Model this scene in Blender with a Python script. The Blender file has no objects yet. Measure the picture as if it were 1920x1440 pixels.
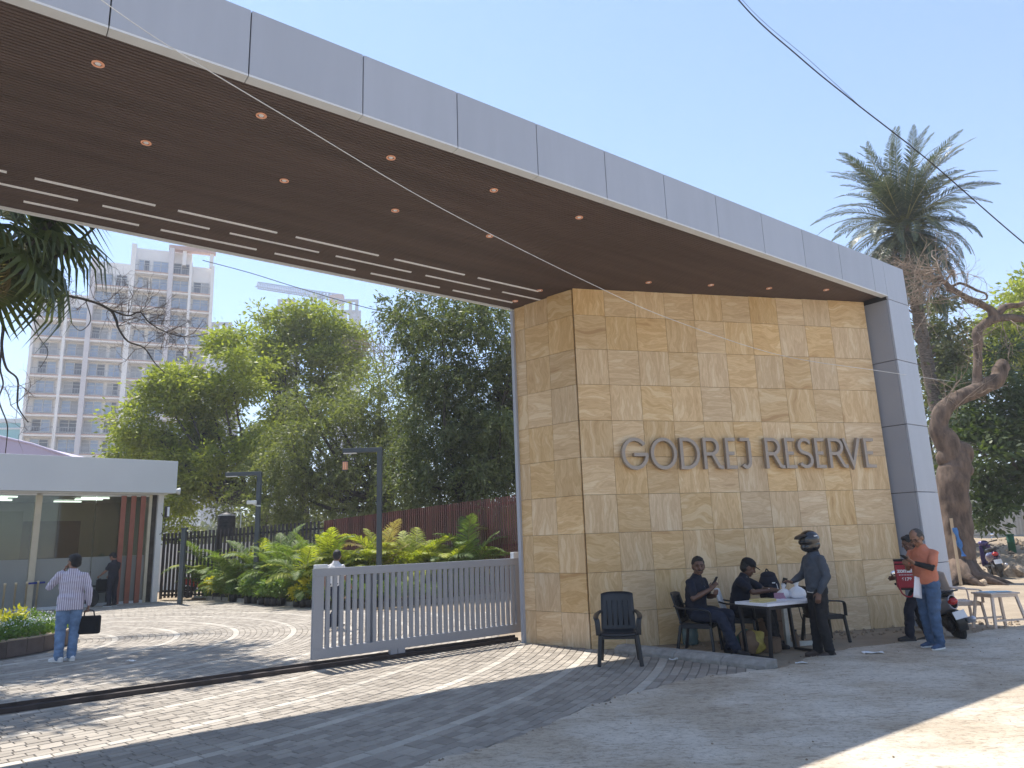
import bpy, math, random
import numpy as np
from mathutils import Vector, Matrix, noise as mnoise
random.seed(7); rng = np.random.default_rng(7)
S = bpy.context.scene
C = S.collection
R = math.radians
PI = math.pi

# ------------------------------------------------------------------ camera, sky, sun, exposure
CAM_H, PITCH, ROLL, FOC = 1.76, R(12.284), R(1.997), 1356.5
cp, sp, cr, sr = math.cos(PITCH), math.sin(PITCH), math.cos(ROLL), math.sin(ROLL)
MC = Matrix(((1, 0, 0), (0, sp, cp), (0, -cp, sp))) @ Matrix(((cr, -sr, 0), (sr, cr, 0), (0, 0, 1)))
cam = bpy.data.cameras.new('camera'); co = bpy.data.objects.new('camera', cam); C.objects.link(co)
cx, cy, cz = MC @ Vector((1, 0, 0)), MC @ Vector((0, -1, 0)), MC @ Vector((0, 0, -1))
co.matrix_world = Matrix(((cx.x, cy.x, cz.x, 0), (cx.y, cy.y, cz.y, 0), (cx.z, cy.z, cz.z, CAM_H), (0, 0, 0, 1)))
cam.sensor_width = 36; cam.lens = 36 * FOC / 1920; cam.clip_end = 3000; cam.clip_start = .05
S.camera = co

SUN = Vector((-.262, .336, 1)).normalized()
SUN_EL = math.asin(SUN.z); SUN_AZ = math.atan2(SUN.x, SUN.y)
w = bpy.data.worlds.new('World'); S.world = w; w.use_nodes = True
wn = w.node_tree.nodes; wl = w.node_tree.links
sky = wn.new('ShaderNodeTexSky'); sky.sky_type = 'NISHITA'; sky.sun_disc = False
sky.sun_elevation = SUN_EL; sky.sun_rotation = SUN_AZ; sky.air_density = 1.0; sky.dust_density = .1; sky.ozone_density = 3.3; sky.altitude = 100
wl.new(sky.outputs[0], wn['Background'].inputs[0]); wn['Background'].inputs[1].default_value = .13
sl = bpy.data.lights.new('sun', 'SUN'); sl.energy = 4.2; sl.angle = R(.53); sl.color = (1, .95, .87)
so = bpy.data.objects.new('sun', sl); C.objects.link(so); so.rotation_euler = SUN.to_track_quat('Z', 'Y').to_euler()
S.view_settings.view_transform = 'Standard'; S.view_settings.look = 'None'; S.view_settings.gamma = 1
S.view_settings.use_curve_mapping = False; S.view_settings.exposure = 1.02

# ------------------------------------------------------------------ helpers
def at(px, py, Y):
    "world point seen at photo pixel (px, py) at forward distance Y"
    r = MC @ Vector(((px - 960) / FOC, (py - 720) / FOC, 1)); t = Y / r.y
    return Vector((r.x * t, Y, CAM_H + r.z * t))
def gp(px, py, z=0.):
    r = MC @ Vector(((px - 960) / FOC, (py - 720) / FOC, 1)); t = (z - CAM_H) / r.z
    return Vector((r.x * t, r.y * t, z))

def thing(name, label, cat, loc=(0, 0, 0), rz=0, group=None):
    o = bpy.data.objects.new(name, None); o.empty_display_size = .2; C.objects.link(o)
    o.location = loc; o.rotation_euler = (0, 0, rz); o['label'] = label; o['category'] = cat
    if group: o['group'] = group
    return o
def tag(o, label, cat, group=None):
    o['label'] = label; o['category'] = cat
    if group: o['group'] = group
    return o
def link(name, me, parent=None, loc=None, rot=None, scale=None, mat=None):
    o = bpy.data.objects.new(name, me); C.objects.link(o)
    if parent is not None: o.parent = parent
    if loc is not None: o.location = loc
    if rot is not None: o.rotation_euler = rot
    if scale is not None: o.scale = scale
    if mat is not None:
        o.material_slots[0].link = 'OBJECT'; o.material_slots[0].material = mat
    return o
def copy_tree(o, parent=None, **kw):
    c = o.copy(); C.objects.link(c); c.parent = parent
    for ch in list(o.children): copy_tree(ch, c)
    for k, v in kw.items():
        if k == 'loc': c.location = v
        elif k == 'rz': c.rotation_euler = (0, 0, v)
        elif k == 'scale': c.scale = v if hasattr(v, '__len__') else (v, v, v)
        else: c[k] = v
    return c

class MB:
    "collects geometry for one mesh"
    def __init__(s): s.v = []; s.f = []
    def add(s, vs, fs):
        n = len(s.v); s.v += [tuple(p) for p in vs]; s.f += [tuple(i + n for i in f) for f in fs]; return s
    def box(s, c, d, rot=None, taper=1.0):
        x, y, z = d[0] / 2, d[1] / 2, d[2] / 2; t = taper
        vs = [Vector(p) for p in ((-x, -y, -z), (x, -y, -z), (x, y, -z), (-x, y, -z), (-x * t, -y * t, z), (x * t, -y * t, z), (x * t, y * t, z), (-x * t, y * t, z))]
        if rot is not None: vs = [rot @ p for p in vs]
        c = Vector(c)
        return s.add([p + c for p in vs], [(0, 3, 2, 1), (4, 5, 6, 7), (0, 1, 5, 4), (1, 2, 6, 5), (2, 3, 7, 6), (3, 0, 4, 7)])
    def bar(s, a, b, w, h=None, up=(0, 0, 1)):
        a, b = Vector(a), Vector(b); z = (b - a); L = z.length; z.normalize(); h = h or w
        u = Vector(up)
        if abs(z.dot(u)) > .98: u = Vector((1, 0, 0))
        x = u.cross(z).normalized(); y = z.cross(x)
        return s.box((a + b) / 2, (w, h, L), Matrix((x, y, z)).transposed())
    def prism(s, poly, z0, z1):
        n = len(poly)
        a = sum(poly[i][0] * poly[(i + 1) % n][1] - poly[(i + 1) % n][0] * poly[i][1] for i in range(n))
        if a < 0: poly = poly[::-1]
        vs = [(p[0], p[1], z0) for p in poly] + [(p[0], p[1], z1) for p in poly]
        return s.add(vs, [tuple(range(n))[::-1], tuple(range(n, 2 * n))] + [(i, (i + 1) % n, n + (i + 1) % n, n + i) for i in range(n)])
    def tube(s, path, rad, n=8, caps=True, side=None, flat=1.0):
        "tube along a path; flat squashes the section along its second axis"
        P = [Vector(p) for p in path]; k = len(P)
        if not hasattr(rad, '__len__'): rad = [rad] * k
        base = len(s.v); prev = Vector(side) if side is not None else None
        for i in range(k):
            t = (P[min(i + 1, k - 1)] - P[max(i - 1, 0)])
            t = t.normalized() if t.length > 1e-9 else Vector((0, 0, 1))
            if prev is None: prev = t.orthogonal()
            x = (prev - t * prev.dot(t))
            x = x.normalized() if x.length > 1e-6 else t.orthogonal().normalized()
            prev = x; y = t.cross(x)
            r = rad[i]; rx, ry = (r if hasattr(r, '__len__') else (r, r * flat))
            for j in range(n):
                a = 2 * PI * j / n
                s.v.append(tuple(P[i] + x * (rx * math.cos(a)) + y * (ry * math.sin(a))))
        for i in range(k - 1):
            for j in range(n):
                a = base + i * n + j; b = base + i * n + (j + 1) % n
                s.f.append((a, b, b + n, a + n))
        if caps:
            s.f.append(tuple(base + j for j in range(n))[::-1]); s.f.append(tuple(base + (k - 1) * n + j for j in range(n)))
        return s
    def ball(s, c, r, n=12, m=8, rot=None):
        c = Vector(c); r = Vector(r) if hasattr(r, '__len__') else Vector((r, r, r)); vs = []; fs = []
        for i in range(m + 1):
            th = PI * i / m
            for j in range(n):
                a = 2 * PI * j / n
                p = Vector((r.x * math.sin(th) * math.cos(a), r.y * math.sin(th) * math.sin(a), r.z * math.cos(th)))
                if rot is not None: p = rot @ p
                vs.append(c + p)
        for i in range(m):
            for j in range(n):
                q = (i * n + j, (i + 1) * n + j, (i + 1) * n + (j + 1) % n, i * n + (j + 1) % n)
                if i == 0: q = (q[0], q[1], q[2])
                elif i == m - 1: q = (q[0], q[1], q[3])
                fs.append(q)
        return s.add(vs, fs)
    def capsule(s, pts, rad, n=10, side=None, flat=1.0):
        s.tube(pts, rad, n, True, side, flat)
        for p, r in ((pts[0], rad[0]), (pts[-1], rad[-1])):
            if not hasattr(r, '__len__'): s.ball(p, r * .985, 10, 6)
        return s
    def lathe(s, prof, c=(0, 0, 0), n=20, axis='Z'):
        c = Vector(c); base = len(s.v)
        for r, z in prof:
            for j in range(n):
                a = 2 * PI * j / n; p = (r * math.cos(a), r * math.sin(a), z)
                if axis == 'X': p = (p[2], p[0], p[1])
                if axis == 'Y': p = (p[1], p[2], p[0])
                s.v.append(tuple(Vector(p) + c))
        for i in range(len(prof) - 1):
            for j in range(n):
                a = base + i * n + j; b = base + i * n + (j + 1) % n
                s.f.append((a, b, b + n, a + n))
        s.f.append(tuple(base + j for j in range(n))[::-1]); s.f.append(tuple(base + (len(prof) - 1) * n + j for j in range(n)))
        return s
    def quad(s, *p): return s.add(p, [(0, 1, 2, 3)])
    def mesh(s, name, mat, smooth=False):
        me = bpy.data.meshes.new(name); me.from_pydata(s.v, [], s.f); me.materials.append(mat)
        if smooth: me.polygons.foreach_set('use_smooth', [True] * len(me.polygons))
        return me
    def build(s, name, mat, parent=None, smooth=False, bevel=0, seg=2, loc=None, rot=None, auto=None):
        o = link(name, s.mesh(name, mat, smooth), parent, loc, rot)
        if bevel:
            m = o.modifiers.new('bevel', 'BEVEL'); m.width = bevel; m.segments = seg; m.limit_method = 'ANGLE'; m.angle_limit = R(35)
        return o
def struct(name, mb, mat, **k):
    o = mb.build(name, mat, **k); o['kind'] = 'structure'; return o

def bez(pts, n):
    "smooth path through points (Catmull-Rom)"
    P = [Vector(p) for p in pts]; out = []
    for i in range(len(P) - 1):
        a = P[max(i - 1, 0)]; b = P[i]; c = P[i + 1]; d = P[min(i + 2, len(P) - 1)]
        for j in range(n):
            t = j / n
            out.append(.5 * ((2 * b) + (c - a) * t + (2 * a - 5 * b + 4 * c - d) * t * t + (3 * b - 3 * c + d - a) * t ** 3))
    out.append(P[-1]); return out
def lerp_list(vals, n):
    out = []
    for i in range(len(vals) - 1):
        for j in range(n): out.append(vals[i] + (vals[i + 1] - vals[i]) * j / n)
    out.append(vals[-1]); return out

# ------------------------------------------------------------------ materials
def nodes(name):
    m = bpy.data.materials.new(name); m.use_nodes = True; nt = m.node_tree
    return m, nt, nt.nodes, nt.links, nt.nodes['Principled BSDF']
def ramp(N, stops, interp='LINEAR'):
    r = N.new('ShaderNodeValToRGB'); r.color_ramp.interpolation = interp
    e = r.color_ramp.elements
    while len(e) < len(stops): e.new(.5)
    for q, (p, c) in zip(e, stops): q.position = p; q.color = (*c, 1)
    return r
def mat(name, col, rough=.6, metal=0, var=.12, scale=6, bump=.0, bscale=60, detail=4, coat=0, spec=.5, stretch=(1, 1, 1), rnd=0):
    "one base colour with soft procedural variation, grain and optional relief"
    m, nt, N, L, b = nodes(name)
    tc = N.new('ShaderNodeTexCoord'); mp = N.new('ShaderNodeMapping'); mp.inputs['Scale'].default_value = stretch
    L.new(tc.outputs['Object'], mp.inputs[0])
    n = N.new('ShaderNodeTexNoise'); n.inputs['Scale'].default_value = scale; n.inputs['Detail'].default_value = detail; n.inputs['Roughness'].default_value = .6
    L.new(mp.outputs[0], n.inputs['Vector'])
    lo = [c * (1 - var * 1.6) for c in col]; hi = [min(1, c * (1 + var * 1.6)) for c in col]
    r = ramp(N, [(.25, lo), (.75, hi)]); L.new(n.outputs[0], r.inputs[0])
    src = r.outputs[0]
    if rnd:
        oi = N.new('ShaderNodeObjectInfo'); mr = N.new('ShaderNodeMapRange'); mr.inputs[3].default_value = 1 - rnd; mr.inputs[4].default_value = 1 + rnd
        L.new(oi.outputs['Random'], mr.inputs[0])
        mx = N.new('ShaderNodeVectorMath'); mx.operation = 'SCALE'; L.new(src, mx.inputs[0]); L.new(mr.outputs[0], mx.inputs['Scale']); src = mx.outputs[0]
    L.new(src, b.inputs['Base Color'])
    b.inputs['Roughness'].default_value = rough; b.inputs['Metallic'].default_value = metal
    b.inputs['Specular IOR Level'].default_value = spec
    if coat: b.inputs['Coat Weight'].default_value = coat
    if bump:
        n2 = N.new('ShaderNodeTexNoise'); n2.inputs['Scale'].default_value = bscale; n2.inputs['Detail'].default_value = 5
        L.new(mp.outputs[0], n2.inputs['Vector'])
        bp = N.new('ShaderNodeBump'); bp.inputs['Strength'].default_value = bump; bp.inputs['Distance'].default_value = .02
        L.new(n2.outputs[0], bp.inputs['Height']); L.new(bp.outputs[0], b.inputs['Normal'])
    return m
def emit(name, col, strength):
    m, nt, N, L, b = nodes(name)
    b.inputs['Base Color'].default_value = (*col, 1); b.inputs['Emission Color'].default_value = (*col, 1); b.inputs['Emission Strength'].default_value = strength
    return m
def leafmat(name, c1, c2, trans=.35, rough=.5):
    m, nt, N, L, b = nodes(name)
    a = N.new('ShaderNodeAttribute'); a.attribute_name = 'rnd'
    tc = N.new('ShaderNodeTexCoord'); n = N.new('ShaderNodeTexNoise'); n.inputs['Scale'].default_value = .9; n.inputs['Detail'].default_value = 2
    L.new(tc.outputs['Object'], n.inputs['Vector'])
    ad = N.new('ShaderNodeMath'); ad.operation = 'MULTIPLY_ADD'; ad.inputs[1].default_value = .55
    L.new(a.outputs['Fac'], ad.inputs[0])
    sc = N.new('ShaderNodeMath'); sc.operation = 'MULTIPLY'; sc.inputs[1].default_value = .5; L.new(n.outputs[0], sc.inputs[0]); L.new(sc.outputs[0], ad.inputs[2])
    r = ramp(N, [(.1, c1), (.85, c2)]); L.new(ad.outputs[0], r.inputs[0])
    L.new(r.outputs[0], b.inputs['Base Color']); b.inputs['Roughness'].default_value = rough; b.inputs['Specular IOR Level'].default_value = .35
    t = N.new('ShaderNodeBsdfTranslucent'); mx = N.new('ShaderNodeMixShader'); mx.inputs[0].default_value = trans
    br = N.new('ShaderNodeVectorMath'); br.operation = 'MULTIPLY'; br.inputs[1].default_value = (1.5, 1.6, .7)
    L.new(r.outputs[0], br.inputs[0]); L.new(br.outputs[0], t.inputs[0])
    L.new(b.outputs[0], mx.inputs[1]); L.new(t.outputs[0], mx.inputs[2]); L.new(mx.outputs[0], N['Material Output'].inputs[0])
    return m
def glass(name, tint=(.75, .8, .78), refl=1.0):
    m, nt, N, L, b = nodes(name)
    tr = N.new('ShaderNodeBsdfTransparent'); tr.inputs[0].default_value = (*tint, 1)
    gl = N.new('ShaderNodeBsdfGlossy'); gl.inputs['Roughness'].default_value = .02; gl.inputs[0].default_value = (.9 * refl, .9 * refl, .9 * refl, 1)
    fr = N.new('ShaderNodeFresnel'); fr.inputs[0].default_value = 1.7
    mx = N.new('ShaderNodeMixShader'); L.new(fr.outputs[0], mx.inputs[0]); L.new(tr.outputs[0], mx.inputs[1]); L.new(gl.outputs[0], mx.inputs[2])
    L.new(mx.outputs[0], N['Material Output'].inputs[0]); return m
def sandstone(name, rot):
    m, nt, N, L, b = nodes(name)
    tc = N.new('ShaderNodeTexCoord'); oi = N.new('ShaderNodeObjectInfo')
    of = N.new('ShaderNodeVectorMath'); of.operation = 'SCALE'; of.inputs[0].default_value = (37, 0, 53); L.new(oi.outputs['Random'], of.inputs['Scale'])
    ad = N.new('ShaderNodeVectorMath'); L.new(tc.outputs['Object'], ad.inputs[0]); L.new(of.outputs[0], ad.inputs[1])
    # large warp gives the swirls of the sawn stone
    wn_ = N.new('ShaderNodeTexNoise'); wn_.inputs['Scale'].default_value = 1.5; wn_.inputs['Detail'].default_value = 2; L.new(ad.outputs[0], wn_.inputs['Vector'])
    ws = N.new('ShaderNodeVectorMath'); ws.operation = 'SCALE'; L.new(wn_.outputs['Color'], ws.inputs[0])
    mr = N.new('ShaderNodeMapRange'); mr.inputs[3].default_value = .04; mr.inputs[4].default_value = .5
    fr = N.new('ShaderNodeMath'); fr.operation = 'FRACT'; f2 = N.new('ShaderNodeMath'); f2.operation = 'MULTIPLY'; f2.inputs[1].default_value = 17.3
    L.new(oi.outputs['Random'], f2.inputs[0]); L.new(f2.outputs[0], fr.inputs[0]); L.new(fr.outputs[0], mr.inputs[0]); L.new(mr.outputs[0], ws.inputs['Scale'])
    a2 = N.new('ShaderNodeVectorMath'); L.new(ad.outputs[0], a2.inputs[0]); L.new(ws.outputs[0], a2.inputs[1])
    mp = N.new('ShaderNodeMapping'); mp.inputs['Scale'].default_value = (.9, 1, 5.5) if rot == 0 else (5.5, 1, .9)
    L.new(a2.outputs[0], mp.inputs[0])
    n = N.new('ShaderNodeTexNoise'); n.inputs['Scale'].default_value = 1.5; n.inputs['Detail'].default_value = 4; n.inputs['Roughness'].default_value = .5; L.new(mp.outputs[0], n.inputs['Vector'])
    r = ramp(N, [(.28, (.48, .315, .17)), (.38, (.61, .44, .255)), (.44, (.55, .38, .21)), (.50, (.67, .50, .30)), (.56, (.59, .42, .24)), (.63, (.71, .555, .355)), (.74, (.64, .48, .29))])
    L.new(n.outputs[0], r.inputs[0])
    v = N.new('ShaderNodeMapRange'); v.inputs[3].default_value = .95; v.inputs[4].default_value = 1.12
    f3 = N.new('ShaderNodeMath'); f3.operation = 'MULTIPLY'; f3.inputs[1].default_value = 7.7; f4 = N.new('ShaderNodeMath'); f4.operation = 'FRACT'
    L.new(oi.outputs['Random'], f3.inputs[0]); L.new(f3.outputs[0], f4.inputs[0]); L.new(f4.outputs[0], v.inputs[0])
    hs = N.new('ShaderNodeHueSaturation'); L.new(v.outputs[0], hs.inputs['Value']); L.new(r.outputs[0], hs.inputs['Color'])
    s2 = N.new('ShaderNodeMapRange'); s2.inputs[3].default_value = .92; s2.inputs[4].default_value = 1.14; L.new(fr.outputs[0], s2.inputs[0]); L.new(s2.outputs[0], hs.inputs['Saturation'])
    L.new(hs.outputs[0], b.inputs['Base Color']); b.inputs['Roughness'].default_value = .55; b.inputs['Specular IOR Level'].default_value = .35
    n3 = N.new('ShaderNodeTexNoise'); n3.inputs['Scale'].default_value = 90; L.new(tc.outputs['Object'], n3.inputs['Vector'])
    bp = N.new('ShaderNodeBump'); bp.inputs['Strength'].default_value = .06; bp.inputs['Distance'].default_value = .01
    L.new(n3.outputs[0], bp.inputs['Height']); L.new(bp.outputs[0], b.inputs['Normal'])
    return m

M = dict(
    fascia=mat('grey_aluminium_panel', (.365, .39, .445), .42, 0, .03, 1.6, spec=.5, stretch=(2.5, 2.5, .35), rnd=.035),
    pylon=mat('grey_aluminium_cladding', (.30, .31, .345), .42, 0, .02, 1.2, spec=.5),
    joint=mat('dark_joint', (.03, .03, .035), .8, 0, .05),
    trim=mat('pale_trim', (.62, .64, .66), .45, 0, .03),
    soffit=mat('brown_slatted_soffit', (.092, .063, .056), .6, 0, .18, 1.1, stretch=(.25, 3, 1)),
    gate=mat('grey_gate_paint', (.29, .30, .33), .4, 0, .03, 2),
    track=mat('dark_brown_steel', (.045, .033, .03), .6, .2, .3, 5, bump=.1),
    letter=mat('bronze_grey_letter', (.36, .305, .26), .45, .15, .05, 3),
    groundm=None,
    black=mat('black_plastic', (.018, .019, .022), .42, 0, .1, 8),
    steel_black=mat('black_steel', (.015, .015, .018), .45, .1, .1, 8),
    chrome=mat('chrome', (.7, .7, .72), .18, 1, .03, 8),
    rubber=mat('tyre_rubber', (.02, .02, .02), .8, 0, .2, 20, bump=.2, bscale=90),
    white=mat('white_plastic', (.72, .72, .72), .5, 0, .04, 5),
    table_top=mat('white_laminate', (.74, .74, .78), .35, 0, .03, 3),
    beige=mat('beige_plastic', (.62, .49, .40), .45, 0, .08, 6),
    bark=mat('brown_bark', (.12, .083, .06), .95, 0, .45, 5, bump=1, bscale=10, stretch=(1, 1, .35)),
    bark_dark=mat('dark_bark', (.055, .045, .035), .9, 0, .35, 4, bump=.7, bscale=12),
    bark_dry=mat('dry_grey_twig', (.26, .2, .15), .9, 0, .3, 5, bump=.5, bscale=15),
    palm_bark=mat('date_palm_bark', (.14, .11, .085), .95, 0, .5, 9, bump=1, bscale=18, stretch=(1, 1, 2.5)),
    fence_dark=mat('dark_brown_fence', (.035, .028, .03), .6, 0, .15, 5, rnd=.25),
    fence_rust=mat('rust_brown_fence', (.17, .062, .045), .6, 0, .15, 5, rnd=.3),
    red_slat=mat('rust_red_slat', (.26, .085, .05), .55, 0, .08, 4),
    wall_white=mat('white_wall', (.66, .65, .63), .7, 0, .06, .8),
    tower=mat('cream_tower_paint', (.88, .85, .81), .8, 0, .05, .25),
    tower_grey=mat('mauve_tower_paint', (.70, .66, .66), .8, 0, .05, .25),
    tower_red=mat('terracotta_trim', (.55, .38, .33), .8, 0, .08, .5),
    concrete_far=mat('raw_concrete', (.46, .46, .47), .9, 0, .08, .2),
    lamp_grey=mat('dark_grey_post', (.06, .075, .085), .5, .2, .08, 4),
    kerb=mat('cement_kerb', (.30, .28, .25), .9, 0, .2, 7, bump=.5, bscale=45, rnd=.1),
    rock=mat('tan_rock', (.38, .29, .20), .95, 0, .3, 4, bump=.9, bscale=9, rnd=.25),
    soil=mat('dry_soil', (.16, .105, .065), 1, 0, .3, 6, bump=.8, bscale=20),
    pot=mat('black_grow_bag', (.014, .013, .014), .55, 0, .3, 8),
    skin=mat('brown_skin', (.25, .13, .082), .5, 0, .1, 14),
    skin_dark=mat('dark_brown_skin', (.135, .07, .046), .5, 0, .1, 14),
    hair=mat('black_hair', (.012, .011, .011), .6, 0, .3, 30, bump=.5, bscale=120),
    hair_grey=mat('greying_hair', (.06, .055, .052), .7, 0, .5, 30, bump=.5, bscale=120),
    eye=mat('dark_eye', (.02, .015, .012), .3, 0, .05, 5),
    lip=mat('brown_lip', (.17, .07, .055), .5, 0, .05, 5),
    navy=mat('navy_cloth', (.009, .011, .022), .85, 0, .2, 8, bump=.35, bscale=25),
    black_cloth=mat('black_cloth', (.012, .012, .014), .85, 0, .2, 8, bump=.35, bscale=22),
    grey_cloth=mat('slate_cloth', (.055, .066, .085), .85, 0, .15, 8, bump=.35, bscale=22),
    orange=mat('orange_cloth', (.52, .175, .10), .85, 0, .08, 8, bump=.35, bscale=22),
    denim=mat('blue_denim', (.06, .11, .20), .85, 0, .28, 7, bump=.35, bscale=24),
    denim_light=mat('faded_blue_denim', (.16, .25, .40), .85, 0, .25, 7, bump=.35, bscale=24),
    denim_dark=mat('dark_denim', (.014, .02, .04), .85, 0, .28, 7, bump=.35, bscale=24),
    blue_shirt=mat('light_blue_cloth', (.16, .28, .58), .85, 0, .12, 9, bump=.35, bscale=22),
    white_cloth=mat('white_cloth', (.74, .72, .70), .85, 0, .06, 8, bump=.3, bscale=22),
    red_bag=mat('red_nylon', (.33, .022, .035), .6, 0, .12, 6, bump=.25, bscale=30),
    shoe_dark=mat('dark_shoe', (.025, .023, .023), .6, 0, .2, 9),
    shoe_blue=mat('blue_shoe', (.05, .085, .16), .7, 0, .2, 9),
    sole=mat('white_sole', (.7, .69, .66), .7, 0, .06, 9),
    sandal=mat('brown_sandal', (.07, .05, .04), .7, 0, .2, 9),
    copper=emit('copper_lamp', (.62, .30, .19), .12),
    strip=mat('white_diffuser', (.82, .83, .86), .4, 0, .02, 3),
    tube=emit('office_light', (.9, 1, .98), 1.5),
    silver=mat('silver_paint', (.42, .42, .46), .28, .5, .04, 4, coat=.6),
    purple=mat('purple_paint', (.055, .03, .13), .25, .2, .1, 4, coat=.8),
    scarlet=mat('red_paint', (.45, .03, .03), .3, .1, .08, 4, coat=.6),
    lampred=mat('red_lens', (.4, .02, .02), .2, 0, .05, 4),
    paper=mat('white_paper', (.75, .75, .8), .8, 0, .03, 5),
    yellow=mat('yellow_folder', (.55, .45, .20), .7, 0, .06, 5),
    carton=mat('brown_cardboard', (.17, .11, .07), .9, 0, .12, 6),
    bagplastic=mat('white_carrier_bag', (.78, .78, .80), .4, 0, .04, 6, bump=.6, bscale=18),
    teal=mat('teal_curtain_wall', (.15, .42, .45), .3, 0, .06, .3),
    lavender=mat('lavender_membrane', (.46, .40, .52), .7, 0, .04, .3),
    bluetarp=mat('blue_cloth', (.05, .17, .42), .8, 0, .15, 7),
    wood=mat('weathered_plank', (.34, .25, .16), .85, 0, .2, 6, stretch=(1, 1, .1)),
    green_paint=mat('green_paint', (.03, .15, .07), .5, 0, .15, 6),
    sheet=mat('white_corrugated_sheet', (.50, .50, .49), .55, .1, .18, 1.1, rnd=.12),
    blue_belt=mat('blue_belt', (.02, .04, .25), .7, 0, .05, 5),
    brass=mat('pale_brass_post', (.60, .50, .33), .35, .4, .05, 4),
    frost=mat('grey_film', (.24, .25, .23), .5, 0, .03, 2),
    fasciaB=mat('pale_grey_fascia', (.58, .60, .61), .6, 0, .03, .6),
    cream=mat('cream_column', (.52, .46, .34), .6, 0, .06, 3),
    crane=mat('hazed_crane_steel', (.36, .40, .48), .6, .2, .05, 1),  # steel colour lightened, distance haze painted into it
    cable=mat('black_cable', (.01, .01, .012), .6),
    wire=mat('pale_wire', (.62, .62, .6), .6),
    wgl=glass('booth_glass', (.72, .76, .70)),
)

# ------------------------------------------------------------------ ground materials
def ground_mat():
    m, nt, N, L, b = nodes('dusty_ground')
    tc = N.new('ShaderNodeTexCoord')
    n = N.new('ShaderNodeTexNoise'); n.inputs['Scale'].default_value = .55; n.inputs['Detail'].default_value = 9; n.inputs['Roughness'].default_value = .65; L.new(tc.outputs['Object'], n.inputs['Vector'])
    r = ramp(N, [(.25, (.20, .155, .11)), (.5, (.31, .245, .17)), (.75, (.40, .32, .225))]); L.new(n.outputs[0], r.inputs[0])
    L.new(r.outputs[0], b.inputs['Base Color']); b.inputs['Roughness'].default_value = .95
    n2 = N.new('ShaderNodeTexNoise'); n2.inputs['Scale'].default_value = 9; n2.inputs['Detail'].default_value = 8; L.new(tc.outputs['Object'], n2.inputs['Vector'])
    bp = N.new('ShaderNodeBump'); bp.inputs['Strength'].default_value = .8; bp.inputs['Distance'].default_value = .05
    L.new(n2.outputs[0], bp.inputs['Height']); L.new(bp.outputs[0], b.inputs['Normal']); return m
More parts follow.
